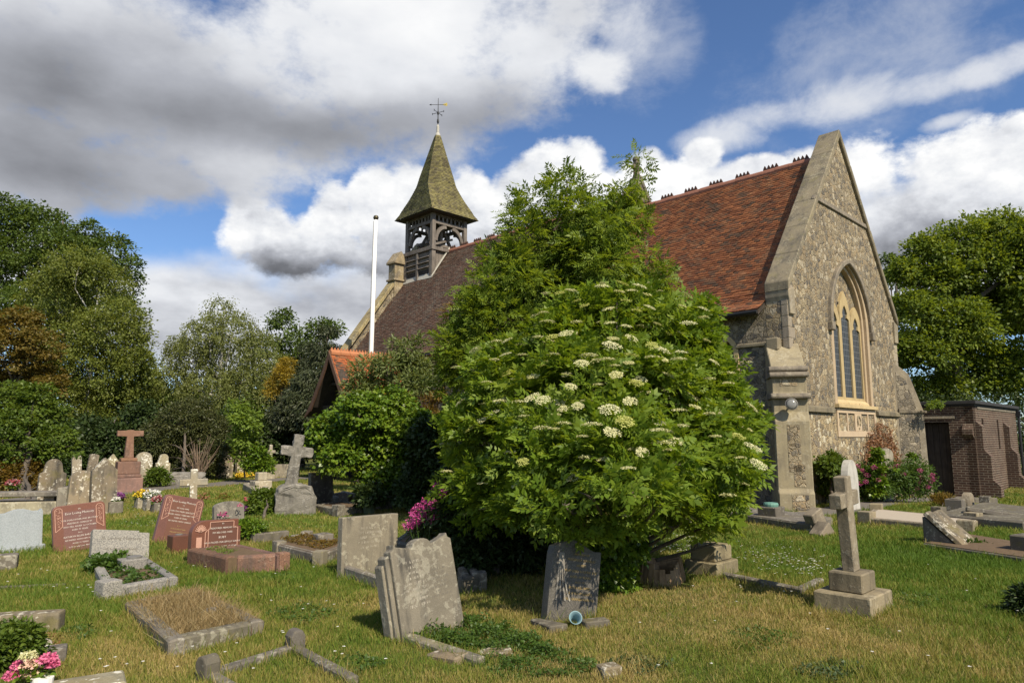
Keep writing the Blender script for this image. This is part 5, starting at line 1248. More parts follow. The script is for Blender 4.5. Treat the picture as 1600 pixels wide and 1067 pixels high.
# --- right-hand plots
kerb('old grey ledger grave surround by the church buttress', [(1140, 812), (1268, 833), (1302, 822), (1165, 800)], 0.16, 0.12, 'dark_kerb', 'dark_kerb', fill_h=1.02)
mb = MB()
P = gnd(1206, 818); tb = thing('vase_block', 'square stone vase block with green copper lid near the church buttress', 'memorial vase', P, RZ); mb = MB(); mb.xz([(-0.16, 0.0), (0.16, 0.0), (0.21, 0.32), (-0.21, 0.32)], -0.18, 0.18); mb.build('block', M_['dark_kerb'], tb, 0.012)
mb = MB(); mb.lathe([(0.13, 0.32), (0.14, 0.36), (0.13, 0.39), (0.05, 0.4)], 14); mb.build('lid', M_['copper_green'], tb)
tb = thing('fallen_block', 'two tilted broken kerb stones behind the tall plain cross', 'stone', gnd(1294, 834), R(30)); mb = MB()
mb.M = Matrix.Rotation(R(-38), 4, 'Y') @ Matrix.Translation((0, 0, 0.0)); mb.box(-0.28, 0.05, -0.12, 0.12, -0.12, 0.24); mb.M = Matrix.Translation((0.12, 0.25, 0)) @ Matrix.Rotation(R(-25), 4, 'Y'); mb.box(-0.16, 0.14, -0.1, 0.1, -0.1, 0.40); mb.build('block', M_['cross_stone'], tb, 0.015)
kerb('grave surround filled with white gravel, stone corner blocks, right of the tall plain cross', [(1346, 818), (1516, 834), (1532, 822), (1366, 806)], 0.13, 0.12, 'cross_stone', 'white_gravel', posts=(0, 1, 2, 3), ph=0.24, pw=0.24, fill_h=1.0)
P = gnd(1475, 851); tb = thing('book_stone', 'small open-book memorial on a sloping wedge, propped up on the right lawn', 'gravestone', P, (0, 0, RZ + R(-8)))
mb = MB(); mb.yz([(-0.30, 0.0), (0.18, 0.0), (0.18, 0.42)], -0.24, 0.24); mb.build('wedge', M_['dark_kerb'], tb, 0.01)
mb = MB(); mb.M = Matrix.Translation((0, -0.36, 0.03)) @ Matrix.Rotation(R(42), 4, 'X')
for sx in (-1, 1):
    mb.xz([(0.0, -0.005), (sx * 0.02, 0.01), (sx * 0.15, 0.045), (sx * 0.27, 0.03), (sx * 0.28, -0.03), (0, -0.03)], 0.0, 0.66)
mb.build('open_book', M_['old_stone'], tb, 0.006)
kerb('long plot of bare reddish soil inside a low kerb before the small open-book memorial', [(1442, 856), (1640, 888), (1660, 866), (1512, 842)], 0.06, 0.08, 'dark_kerb', 'soil', fill_h=1.15)
tb = thing('stone_block', 'dark square stone post at the right edge beside the reddish soil plot', 'stone', gnd(1606, 867), R(30)); mb = MB(); mb.box(-0.16, 0.2, -0.14, 0.14, -0.1, 0.27); mb.build('block', M_['dark_kerb'], tb, 0.015)
kerb('broken flat ledger tomb with loose slabs near the brick annexe', [(1462, 818), (1600, 832), (1680, 815), (1540, 797)], 0.17, 0.14, 'dark_kerb', 'dark_kerb', posts=(0, 3), ph=0.3, pw=0.2, fill_h=1.02)
tb = thing('loose_slab', 'dark broken slab lying askew on the flat ledger tomb', 'stone', gnd(1545, 816), (R(-4), R(9), R(-12))); tb.location.z += 0.15; mb = MB(); mb.xy([(-0.45, -0.2), (0.5, -0.25), (0.4, 0.2), (-0.3, 0.25)], 0, 0.08); mb.build('slab', M_['dark_kerb'], tb, 0.012)
tb = thing('vase_block', 'square stone vase block standing on the flat ledger tomb', 'memorial vase', gnd(1494, 805), RZ); mb = MB(); mb.box(-0.16, 0.16, -0.16, 0.16, 0.0, 0.34); mb.lathe([(0.1, 0.34), (0.1, 0.36)], 10); mb.build('block', M_['dark_kerb'], tb, 0.012)
t, w, h, th = headstone('small worn round-topped headstone standing before the brick annexe', 1508, 798, 1519, 769, 'round', 'cross_stone', 0.14, roll=-3)
tb = thing('kerb_block', 'dark overgrown kerb end between the small headstone and the brick annexe', 'stone', gnd(1538, 789), R(10)); mb = MB(); mb.box(-0.35, 0.35, -0.08, 0.08, -0.1, 0.2); mb.build('block', M_['dark_kerb'], tb, 0.02)
t, w, h, th = headstone('narrow white marble headstone, mottled, among valerian at the church wall', 1323, 798, 1339, 718, 'gothic', 'white_marble', 0.16, roll=-2, rz=RZ)
t, w, h, th = headstone('pale headstone draped with ivy against the church wall', 1376, 783, 1396, 700, 'low_round', 'pale_limestone', 0.14, roll=2)
# --- tree stump
tb = thing('tree_stump', 'splintered tree stump in the shade beside the elder trunk', 'stump', gnd(1032, 908), 0.0); mb = MB(); rg = np.random.default_rng(9)
for k in range(26):
    a = 2 * math.pi * k / 26; r = 0.24 + 0.03 * math.sin(3 * a); hgt = 0.20 + 0.06 * math.sin(2 * a + 1) + rg.uniform(-0.03, 0.04)
    d = np.array([math.cos(a), math.sin(a)])
    mb.add([(d[0] * r * 1.25 - d[1] * .04, d[1] * r * 1.25 + d[0] * .04, -0.05), (d[0] * r * 1.25 + d[1] * .04, d[1] * r * 1.25 - d[0] * .04, -0.05), (d[0] * r + d[1] * .03, d[1] * r - d[0] * .03, hgt), (d[0] * r - d[1] * .03, d[1] * r + d[0] * .03, hgt), (0, 0, -0.05), (0, 0, hgt - 0.05)], [(0, 1, 2, 3), (0, 3, 5, 4), (1, 4, 5, 2), (3, 2, 5)])
mb.build('stump', M_['stump_wood'], tb); excl([np.array(tb.location) + np.array(q) for q in ([-.3, -.3, 0], [.3, -.3, 0], [.3, .3, 0], [-.3, .3, 0])])

# --- background row on the left
t, w, h, th = headstone('brown lichened headstone with shouldered gothic top before the orange-tinged bushes', 55, 794, 98, 717, 'shoulder', 'old_stone', 0.14, back=4, roll=2)
t, w, h, th = headstone('squat lichened headstone with rounded top in front of a taller grey one', 101, 806, 140, 735, 'round', 'old_stone', 0.15, back=5, roll=4)
t, w, h, th = headstone('broad grey lichened headstone with pitched top beside the pink pedestal cross', 140, 806, 180, 715, 'gable', 'old_stone', 0.16, back=4, roll=-1)
t, w, h, th = headstone('round-topped headstone spotted white with lichen behind the pink pedestal cross', 213, 762, 238, 706, 'round', 'white_lichen_stone', 0.14, back=3, roll=-4)
t, w, h, th = headstone('white lichened headstone with notched top, right of the round-topped white one', 240, 759, 262, 709, 'shoulder', 'white_lichen_stone', 0.14, back=3, roll=3)
t, w, h, th = headstone('dim small headstone leaning in shade behind the broad pitched stone', 132, 752, 147, 709, 'low_round', 'old_stone', 0.14, roll=6)
t, w, h, th = headstone('dim lichened headstone deep in shade under the birch', 112, 750, 127, 712, 'cut', 'white_lichen_stone', 0.14, roll=-4)
t, w, h, th = headstone('dim lichened headstone just left of the pink cross shaft', 163, 752, 180, 709, 'gable', 'white_lichen_stone', 0.14, roll=3)
t, w, h, th = headstone('tall shouldered headstone with round head beyond the path', 337, 747, 362, 704, 'shoulder', 'old_stone', 0.16, roll=2)
t, w, h, th = headstone('narrow tall flat-topped headstone beyond the path beside the sapling', 368, 746, 381, 703, 'cut', 'old_stone', 0.2, roll=-1)
t, w, h, th = headstone('slender small obelisk-like stone behind the round garden shrub', 387, 744, 393, 702, 'gable', 'pale_limestone', 0.18)
t, w, h, th = headstone('low wide grey headstone beyond the path near the slim cross', 428, 746, 466, 725, 'flat', 'grey_stone', 0.2, roll=1)
t, w, h, th = headstone('pointed stub of a headstone beside the bare twiggy shrub', 318, 746, 329, 724, 'gothic', 'grey_stone', 0.16, roll=-5)
t, w, h, th = headstone('dark slate headstone with uneven top and pink flowers before it', 333, 828, 380, 783, 'low_round', 'slate_stone', 0.10, back=5, roll=-1)
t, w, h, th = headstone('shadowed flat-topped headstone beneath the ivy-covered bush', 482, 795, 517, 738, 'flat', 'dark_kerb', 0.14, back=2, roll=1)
tb = thing('boulder', 'low rounded grey boulder before the dark yew', 'boulder', gnd(286, 757), 0.0); mb = MB(); mb.xy([(-0.75, -0.2), (-0.3, -0.42), (0.4, -0.35), (0.8, 0.0), (0.4, 0.35), (-0.5, 0.3)], -0.1, 0.42); mb.build('rock', M_['boulder'], tb, 0.14, 2, rough=0.06)
# pink cross on stepped pedestal
P = gnd(197, 768); sc = P[1] / F * 0.9
tb = thing('pedestal_cross', 'tall pink stone cross on a stepped pedestal before the birches', 'grave cross', P, (0, 0, RZ - R(8)))
for x, z0, z1 in ((22, -0.2, 24), (19.5, 24, 30), (17.5, 30, 51), (12.5, 51, 57)):
    mb = MB(); mb.box(-x * sc, x * sc, -x * sc * .9, x * sc * .9, z0 * sc if z0 > 0 else z0, z1 * sc - 0.002); mb.build('pedestal_step', M_['pink_cross_stone'], tb, 0.03, 2)
mb = MB(); mb.M = Matrix.Translation((0, 0, 57 * sc)); mb.xz([(-7 * sc, 0), (7 * sc, 0), (5.2 * sc, 36 * sc), (20 * sc, 36.5 * sc), (20 * sc, 46 * sc), (5 * sc, 46 * sc), (5 * sc, 47 * sc), (-5 * sc, 47 * sc), (-5 * sc, 46 * sc), (-20 * sc, 46 * sc), (-20 * sc, 36.5 * sc), (-5.2 * sc, 36 * sc)], -0.10, 0.10); mb.build('cross', M_['pink_cross_stone'], tb, 0.015)
# white cross, slim cross
P = gnd(301, 795); sc = P[1] / F
tb = thing('stone_cross', 'small whitish stone cross with long lichened arms behind the leaning pink headstone', 'grave cross', P, (0, R(-1), R(28)))
mb = MB(); mb.xz(cross_poly(20 * sc, 60 * sc, 5.2 * sc, 40 * sc, 5 * sc), -0.08, 0.08); mb.build('cross', M_['white_lichen_stone'], tb, 0.015)
P = gnd(421, 748); sc = P[1] / F
tb = thing('stone_cross', 'slim pale cross on a block far beyond the path', 'grave cross', P, (0, 0, R(28)))
mb = MB(); mb.xz(cross_poly(7 * sc, 52 * sc, 2.4 * sc, 41 * sc, 2.4 * sc), -0.08, 0.08); mb.build('cross', M_['pale_limestone'], tb, 0.02)
mb = MB(); mb.box(-7 * sc, 7 * sc, -0.2, 0.2, -0.1, 19 * sc); mb.build('base', M_['pale_limestone'], tb, 0.02)
# white stepped kerb
P = gnd(408, 777); sc = P[1] / F
kerb('pale stepped grave surround near the path with a stone vase at its head', [(379, 766), (400, 779), (425, 773), (404, 761)], 0.2, 0.16, 'pale_limestone', 'white_gravel', fill_h=0.8)
tb = thing('vase_block', 'white square stone vase on the pale stepped grave surround', 'memorial vase', gnd(407, 769), RZ); mb = MB(); mb.box(-0.26, 0.26, -0.2, 0.2, 0.1, 0.34); mb.box(-0.14, 0.14, -0.12, 0.12, 0.34, 0.58); mb.build('block', M_['pale_limestone'], tb, 0.02)
kerb('low grey grave surround in front of the ivy bush, beside the boulder', [(490, 800), (528, 808), (580, 801), (536, 791)], 0.16, 0.12, 'concrete_kerb', 'soil', posts=(1,), ph=0.24, pw=0.2, fill_h=0.9)
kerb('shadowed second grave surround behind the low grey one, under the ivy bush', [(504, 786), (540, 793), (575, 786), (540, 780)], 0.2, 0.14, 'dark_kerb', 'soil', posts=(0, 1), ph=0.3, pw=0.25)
# stone bench-like tomb
P = gnd(45, 802)
tb = thing('stone_bench', 'long low grey stone bench tomb with a square end post', 'tomb', P, (0, 0, RZ - R(34)))
mb = MB(); mb.box(-1.4, 0.62, -0.25, 0.2, 0.36, 0.46); mb.build('top_slab', M_['grey_stone'], tb, 0.015)
mb = MB(); mb.box(-1.4, 0.62, -0.3, 0.25, -0.1, 0.26); mb.build('plinth', M_['pale_limestone'], tb, 0.015)
mb = MB(); mb.box(0.62, 0.85, -0.3, 0.28, -0.1, 0.55); mb.build('end_post', M_['grey_stone'], tb, 0.02)
mb = MB(); mb.box(-0.9, -0.7, -0.1, 0.1, 0.26, 0.36); mb.box(0.3, 0.5, -0.1, 0.1, 0.26, 0.36); mb.build('block', M_['grey_stone'], tb)
# ============================================================ GROUND
def axis(lo, hi, f0, f1, step, far):
    a = np.arange(f0, f1 + 1e-6, step)
    l = f0 - np.geomspace(step, f0 - lo, far)[::1]; r = f1 + np.geomspace(step, hi - f1, far)
    return np.concatenate([l[::-1], a, r])
gx = axis(-600, 600, -26, 26, 0.3, 14); gy = axis(-200, 900, 1.0, 42, 0.3, 14)
X, Y = np.meshgrid(gx, gy); Zg = gz(X, Y)
nx = len(gx); ny = len(gy)
i, j = np.meshgrid(np.arange(ny - 1), np.arange(nx - 1), indexing='ij'); b = (i * nx + j).ravel()
g = np_mesh('ground', np.stack([X, Y, Zg], -1).reshape(-1, 3), np.stack([b, b + 1, b + nx + 1, b + nx], 1), M_['turf'], None, None, True)
props(g, kind='structure')
def strip(name, pts, wd, mat):
    P = np.array([gnd(*p)[:2] for p in pts])
    t = np.linspace(0, 1, len(P)); tt = np.linspace(0, 1, 40)
    P = np.stack([np.interp(tt, t, P[:, 0]), np.interp(tt, t, P[:, 1])], 1)
    d = np.gradient(P, axis=0); d /= np.linalg.norm(d, axis=1)[:, None]; n = np.stack([-d[:, 1], d[:, 0]], 1)
    V = []
    for k in range(5):
        q = P + n * (wd * (k / 4 - 0.5)); V.append(np.stack([q[:, 0], q[:, 1], gz(q[:, 0], q[:, 1]) + 0.012], 1))
    V = np.stack(V, 1); m = len(tt)
    i, j = np.meshgrid(np.arange(m - 1), np.arange(4), indexing='ij'); b = (i * 5 + j).ravel()
    o = np_mesh(name, V.reshape(-1, 3), np.stack([b, b + 1, b + 6, b + 5], 1), M_[mat]); props(o, kind='structure')
    for k in range(0, m - 3, 3): excl([V[k, 0], V[k, 4], V[k + 3, 4], V[k + 3, 0]])
strip('path', [(-60, 792), (130, 775), (240, 764), (340, 757), (430, 749), (560, 743), (700, 740)], 1.5, 'asphalt')
strip('path', [(1180, 815), (1300, 800), (1360, 790), (1450, 779), (1540, 776)], 0.9, 'asphalt')
excl([cw(-0.1, -0.1), cw(8.2, -0.1), cw(8.2, 21), cw(-0.1, 21)]); excl([cw(9, -1.8), cw(16, -1.8), cw(16, 4), cw(9, 4)])

# ============================================================ FOLIAGE
def nrm(a): return a / np.maximum(np.linalg.norm(a, axis=-1, keepdims=True), 1e-9)
def leaves(C, D, N, L, W, rnd, lift=0.12):
    D = nrm(D); S = nrm(np.cross(D, N)); N = np.cross(S, D)
    L = np.asarray(L)[:, None] * np.ones((len(C), 1)); W = np.asarray(W)[:, None] * np.ones((len(C), 1))
    m = C + D * L * 0.42
    V = np.stack([C, m + S * W * 0.5 + N * W * lift, C + D * L - N * L * 0.08, m - S * W * 0.5 + N * W * lift], 1)
    return V.reshape(-1, 3), rnd
def leaf_obj(name, packs, mat, parent):
    V = np.concatenate([p[0] for p in packs]); r = np.concatenate([p[1] for p in packs])
    return np_mesh(name, V, np.arange(len(V)).reshape(-1, 4), mat, parent, r)
def px_lobes(items, Y, rg, depth=0.7):
    """lobes measured on the photo, given real size and their own depth"""
    out = []
    for it in items:
        px, py, r = it[:3]; y = Y + (it[3] if len(it) > 3 else rg.uniform(-1, 1) * r * Y / F * depth * 1.3)
        p = atY(px, py, y); out.append((p[0], p[1], p[2], r * y / F))
    return np.array(out)
def sphere(n, rg): return nrm(rg.normal(size=(n, 3)))
def clumps(lobes, n, rg, inner=0.45, squash=1.0):
    w = lobes[:, 3] ** 2; k = rg.choice(len(lobes), n, p=w / w.sum())
    d = sphere(n, rg); d[:, 2] = np.where(d[:, 2] < -0.5, -d[:, 2] * 0.6, d[:, 2]); d = nrm(d)
    rad = lobes[k, 3] * (1.05 - inner * rg.random(n) ** 1.6)
    return lobes[k, :3] + d * rad[:, None] * np.array([1, 1, squash]), d, k
def foliage(lobes, n_clump, per, rc, L, W, rg, droop=0.25, inner=0.5, flat=0.6, up=0.8, jitter=0.3):
    c, d, k = clumps(lobes, n_clump, rg, inner)
    sc = rg.uniform(0.55, 1.35, n_clump)
    tint = rg.random(n_clump)
    q = sphere(n_clump * per, rg) * (rg.random(n_clump * per) ** 0.5)[:, None]
    q[:, 2] *= flat
    idx = np.repeat(np.arange(n_clump), per)
    C = c[idx] + q * (rc * sc[idx])[:, None]
    D = d[idx] * 0.5 + q * 0.9 + rg.normal(size=q.shape) * 0.35; D[:, 2] -= droop
    N = rg.normal(size=q.shape) * 0.5 + d[idx] * 0.6 + q * 0.25; N[:, 2] += up * 0.75
    n = len(C); ll = L * rg.uniform(0.7, 1.25, n)
    r = np.clip(tint[idx] * 0.55 + rg.random(n) * 0.45, 0, 1)
    return leaves(C, D, N, ll, ll * (W / L), r), c
def weeping(lobes, n_str, rg, length, L, W, per=14):
    c, d, k = clumps(lobes, n_str, rg, 0.35)
    ln = length * rg.uniform(0.4, 1.2, n_str); tint = rg.random(n_str)
    idx = np.repeat(np.arange(n_str), per); u = rg.random(n_str * per)
    sway = rg.normal(size=(n_str, 3)) * 0.10; sway[:, 2] = 0
    C = c[idx] + d[idx] * (u * 0.25)[:, None] + sway[idx] * (u * ln[idx])[:, None] + rg.normal(size=(len(u), 3)) * 0.05
    C[:, 2] -= u * ln[idx]
    D = rg.normal(size=C.shape) * 0.5; D[:, 2] -= 0.9
    N = rg.normal(size=C.shape); ll = L * rg.uniform(0.7, 1.2, len(u))
    return leaves(C, D, N, ll, ll * (W / L), np.clip(tint[idx] * 0.5 + rg.random(len(u)) * 0.5, 0, 1))
def sprays(P, D, U, Ls, nl, leaf_l, leaf_w, rg, spread=0.85, tint=None, droop=0.12):
    """compound leaves: pairs of leaflets along a stalk and one at the tip"""
    D = nrm(D); S = nrm(np.cross(D, U)); U = np.cross(S, D); n = len(P); packs = []
    tint = rg.random(n) if tint is None else tint
    size_ = rg.uniform(0.62, 1.25, n)
    for i in range(nl):
        t = 0.30 + 0.62 * i / max(1, nl - 1)
        for sg in (-1, 1):
            o = P + D * (Ls * t)[:, None] - U * (Ls * droop * t * t)[:, None]
            d = D * (1 - spread * 0.55) + S * sg * spread + rg.normal(size=P.shape) * 0.13 - U * 0.12
            l = leaf_l * size_ * rg.uniform(0.8, 1.15, n) * (1 - 0.25 * abs(t - 0.6)); nn = U + rg.normal(size=P.shape) * 0.18
            packs.append(leaves(o, d, nn, l, l * leaf_w / leaf_l, np.clip(tint * 0.6 + rg.random(n) * 0.4, 0, 1)))
    o = P + D * (Ls * 0.95)[:, None] - U * (Ls * droop)[:, None]; l = leaf_l * size_ * rg.uniform(0.9, 1.2, n)
    packs.append(leaves(o, D - U * 0.15, U + rg.normal(size=P.shape) * 0.15, l, l * leaf_w / leaf_l, np.clip(tint * 0.6 + rg.random(n) * 0.4, 0, 1)))
    return packs
def wood_mesh(name, base, lobes, rad, mat, parent, rg, fork=0.35, twigs=4, lean=None):
    mb = MB(); b = Vector([float(x) for x in base])
    top = lobes[:, :3].mean(0); top = Vector([float(x) for x in top])
    hi = Vector((top.x, top.y, float((lobes[:, 2] + lobes[:, 3] * 0.5).max())))
    trunk = [b + (hi - b) * s + Vector((rg.normal() * rad * 0.8, rg.normal() * rad * 0.8, 0)) * (1 if 0 < s else 0) for s in (0, 0.15, 0.35, 0.55, 0.75, 0.95)]
    trunk[0].z -= 0.2
    mb.tube(trunk, [rad * 1.25, rad, rad * 0.85, rad * 0.62, rad * 0.4, rad * 0.12], 8)
    for l in lobes:
        c = Vector([float(x) for x in l[:3]]); r = float(l[3])
        s = min(0.8, max(fork * 0.5, fork + (c.z - b.z) / max(0.1, hi.z - b.z) * 0.45 - 0.15)); s0 = trunk[0].lerp(hi, s)
        q = [s0, s0.lerp(c, 0.4) + Vector((rg.normal(), rg.normal(), 0.6)) * r * 0.12, s0.lerp(c, 0.75) + Vector((rg.normal(), rg.normal(), 0)) * r * 0.1, c]
        mb.tube(q, [rad * 0.42, rad * 0.32, rad * 0.22, rad * 0.1], 5)
        for _ in range(twigs):
            d = Vector(sphere(1, rg)[0]); d.z = abs(d.z) * 0.8
            m = q[2].lerp(c, rg.random()); mb.tube([m, m + d * r * 0.5, m + d * r * 0.95 + Vector((0, 0, -0.05 * r))], [rad * 0.13, rad * 0.08, rad * 0.03], 4)
    return mb.build(name, mat, parent)
def local(lobes, base):
    l = lobes.copy(); l[:, :3] -= np.array(base); return l
def tree(name, label, cat, base, items, Y, leaf, n_clump, per, rc, L, W, rad, seed, bark='bark', group=None, droop=0.25, flat=0.6, strands=None, up=0.8, inner=0.5, twigs=4, depth=0.7, extra=None):
    rg = np.random.default_rng(seed)
    b = gnd(*base) if len(base) == 2 else np.array([atY(base[0], 681, base[2])[0], base[2], base[3] if len(base) > 3 else 0.0])
    t = thing(name, label, cat, b, 0.0, group)
    lb = local(px_lobes(items, Y, rg, depth), b)
    wood_mesh('trunk', (0, 0, 0), lb, rad, M_[bark], t, rg, twigs=twigs)
    packs = [foliage(lb, n_clump, per, rc, L, W, rg, droop, inner, flat, up)[0]]
    if strands: packs.append(weeping(lb, strands[0], rg, strands[1], L, W, strands[2]))
    leaf_obj('crown', packs, M_[leaf], t)
    return t, lb, rg

G1 = 'trees behind the churchyard'
tree('broadleaf_tree', 'tall dark green tree rising highest at the far left', 'tree', (40, 690, 46), [(30, 372, 52), (95, 400, 48), (5, 350, 45), (20, 450, 75), (120, 420, 50), (168, 400, 34), (190, 440, 32), (60, 510, 75), (150, 500, 55), (195, 490, 28), (70, 350, 28), (140, 372, 26), (-40, 420, 70), (205, 415, 14)], 46, 'poplar_leaf', 1500, 36, 0.55, 0.19, 0.13, 0.35, 101, group=G1)
tree('birch_tree', 'leafy birch with white limbs before the tallest dark tree', 'tree', (130, 700, 37), [(120, 425, 42), (90, 470, 50), (150, 450, 48), (175, 520, 52), (105, 540, 60), (150, 590, 72), (198, 600, 48), (90, 630, 60), (190, 650, 50), (130, 680, 50), (215, 570, 26), (70, 560, 36), (205, 540, 24)], 37, 'birch_leaf', 2100, 30, 0.42, 0.13, 0.085, 0.11, 102, bark='birch_bark', group=G1, strands=(1300, 1.3, 16))
tree('copper_tree', 'bronze-brown leaved tree at the left edge below the birch', 'tree', (15, 700, 33), [(20, 520, 36), (55, 545, 34), (0, 560, 48), (50, 590, 40), (10, 610, 44), (80, 610, 22), (-30, 530, 40), (40, 500, 18)], 33, 'copper_leaf', 620, 34, 0.36, 0.14, 0.09, 0.15, 103, group=G1, flat=0.35)
tree('garden_bush', 'big mid-green bush with pale blossom specks at the left edge', 'bush', (35, 770), [(15, 640, 42), (55, 665, 45), (88, 700, 30), (20, 700, 52), (65, 720, 34), (5, 745, 40), (60, 625, 24), (100, 680, 14), (-30, 680, 50)], 22, 'bush_leaf', 900, 30, 0.26, 0.10, 0.07, 0.10, 104, group=G1, flat=0.4)
tree('orange_bush', 'orange-tinged low bush below the big left-hand bush', 'bush', (40, 782), [(30, 745, 26), (55, 735, 24), (10, 755, 26), (70, 755, 16), (40, 765, 18)], 21, 'orange_leaf', 260, 30, 0.20, 0.08, 0.05, 0.06, 105)
tree('weeping_birch', 'grey-green weeping birch with trailing crown right of the gap of sky', 'tree', (345, 700, 41), [(345, 488, 24), (320, 520, 34), (365, 520, 36), (300, 560, 40), (350, 570, 48), (400, 545, 32), (275, 600, 36), (330, 620, 50), (390, 605, 46), (425, 580, 30), (275, 540, 18), (430, 620, 32), (270, 640, 34)], 41, 'pale_birch_leaf', 620, 26, 0.45, 0.13, 0.07, 0.17, 106, bark='birch_bark', group=G1, strands=(1700, 1.7, 20), droop=0.8)
tree('broadleaf_tree', 'thin open-crowned tree showing sky through it behind the golden conifer', 'tree', (455, 700, 47), [(438, 505, 20), (470, 540, 26), (425, 545, 22), (500, 520, 20), (450, 575, 28), (486, 560, 24), (520, 520, 16)], 47, 'poplar_leaf', 330, 26, 0.5, 0.20, 0.12, 0.15, 107, group=G1)
tree('conifer', 'dark drooping conifer close behind the porch gable', 'conifer', (510, 720, 33), [(512, 520, 12), (508, 555, 24), (520, 590, 28), (490, 610, 34), (470, 640, 34), (505, 650, 40), (450, 660, 28), (480, 690, 36), (535, 560, 14), (530, 640, 24)], 33, 'conifer_leaf', 1500, 26, 0.30, 0.17, 0.045, 0.16, 108, group=G1, droop=0.9, flat=0.5, up=0.2)
tree('conifer', 'dark pointed conifer left of the porch conifer', 'conifer', (475, 720, 38), [(478, 545, 10), (476, 575, 18), (470, 605, 24), (455, 630, 26)], 38, 'conifer_leaf', 420, 26, 0.30, 0.17, 0.045, 0.12, 109, group=G1, droop=0.7, up=0.2)
tree('golden_conifer', 'golden yellow conifer tip among the darker trees', 'conifer', (440, 710, 36), [(449, 568, 9), (442, 585, 12), (432, 602, 12), (425, 616, 9), (452, 600, 10)], 36, 'golden_leaf', 170, 26, 0.25, 0.14, 0.05, 0.08, 110, droop=0.1)
tree('yew', 'wide dark olive yew spreading behind the twiggy shrub', 'yew', (285, 755), [(285, 660, 32), (250, 690, 32), (320, 680, 36), (300, 710, 36), (235, 715, 22), (340, 705, 24), (265, 725, 26), (310, 640, 20), (290, 738, 20), (325, 735, 20), (250, 740, 18)], 27, 'yew_leaf', 1500, 28, 0.24, 0.11, 0.035, 0.06, 111, droop=0.35, up=0.3)
for k, (lab, base, items, leaf, Yd) in enumerate([
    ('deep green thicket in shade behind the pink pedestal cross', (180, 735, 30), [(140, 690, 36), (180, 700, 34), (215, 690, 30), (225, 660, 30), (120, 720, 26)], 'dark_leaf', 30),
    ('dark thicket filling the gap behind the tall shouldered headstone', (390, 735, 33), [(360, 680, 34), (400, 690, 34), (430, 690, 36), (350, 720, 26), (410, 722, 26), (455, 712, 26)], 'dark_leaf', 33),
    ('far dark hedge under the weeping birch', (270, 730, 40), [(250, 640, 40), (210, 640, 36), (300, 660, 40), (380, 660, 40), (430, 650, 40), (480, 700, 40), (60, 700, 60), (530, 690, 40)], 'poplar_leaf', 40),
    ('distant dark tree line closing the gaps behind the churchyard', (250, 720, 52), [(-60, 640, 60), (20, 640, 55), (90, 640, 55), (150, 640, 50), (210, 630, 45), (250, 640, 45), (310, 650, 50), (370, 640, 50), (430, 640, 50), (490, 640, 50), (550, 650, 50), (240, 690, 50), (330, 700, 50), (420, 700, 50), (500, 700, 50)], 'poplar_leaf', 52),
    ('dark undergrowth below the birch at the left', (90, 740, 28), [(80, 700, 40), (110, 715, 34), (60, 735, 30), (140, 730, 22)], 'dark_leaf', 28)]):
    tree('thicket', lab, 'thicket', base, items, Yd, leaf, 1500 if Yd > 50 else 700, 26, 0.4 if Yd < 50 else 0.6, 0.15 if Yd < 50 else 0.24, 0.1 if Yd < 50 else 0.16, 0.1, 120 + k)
tree('sapling', 'young lime-green sapling with thin sparse crown beyond the path', 'tree', (383, 748), [(372, 640, 10), (378, 660, 14), (366, 655, 9), (385, 690, 14), (372, 690, 12), (362, 632, 6), (392, 668, 10), (378, 712, 10), (398, 650, 6)], 25, 'lime_leaf', 190, 16, 0.24, 0.13, 0.07, 0.035, 130, twigs=3)
tree('garden_shrub', 'small rounded bright green shrub beside the sapling', 'shrub', (403, 748), [(403, 718, 16), (395, 728, 14), (412, 728, 14), (404, 706, 9)], 25, 'ivy_leaf', 190, 24, 0.18, 0.09, 0.06, 0.05, 131)
# right-hand trees
G2 = 'trees at the right behind the annexe'
tree('broadleaf_tree', 'broad bright green tree with gaps of sky behind the brick annexe', 'tree', (1500, 700, 33), [(1455, 400, 36), (1505, 380, 38), (1560, 370, 42), (1610, 400, 55), (1415, 430, 24), (1470, 450, 46), (1540, 440, 55), (1430, 490, 36), (1500, 520, 52), (1580, 500, 60), (1450, 560, 44), (1530, 590, 56), (1415, 560, 24), (1600, 590, 56), (1470, 615, 34), (1425, 610, 22), (1650, 480, 70)], 33, 'horse_chestnut_leaf', 2700, 36, 0.42, 0.17, 0.11, 0.30, 140, group=G2, flat=0.75, inner=0.6)
tree('broadleaf_tree', 'smaller tree peeping past the right slope of the church gable', 'tree', (1400, 700, 42), [(1388, 410, 14), (1400, 440, 24), (1410, 490, 26), (1400, 540, 30)], 42, 'poplar_leaf', 300, 30, 0.45, 0.17, 0.11, 0.15, 141, group=G2)
tree('thicket', 'dark hedge in shade right of the brick annexe', 'thicket', (1610, 760, 31), [(1600, 670, 46), (1620, 720, 46), (1580, 640, 30), (1500, 640, 40), (1440, 640, 30), (1690, 680, 55), (1770, 680, 55), (1860, 690, 55)], 31, 'dark_leaf', 600, 28, 0.35, 0.14, 0.09, 0.12, 142)
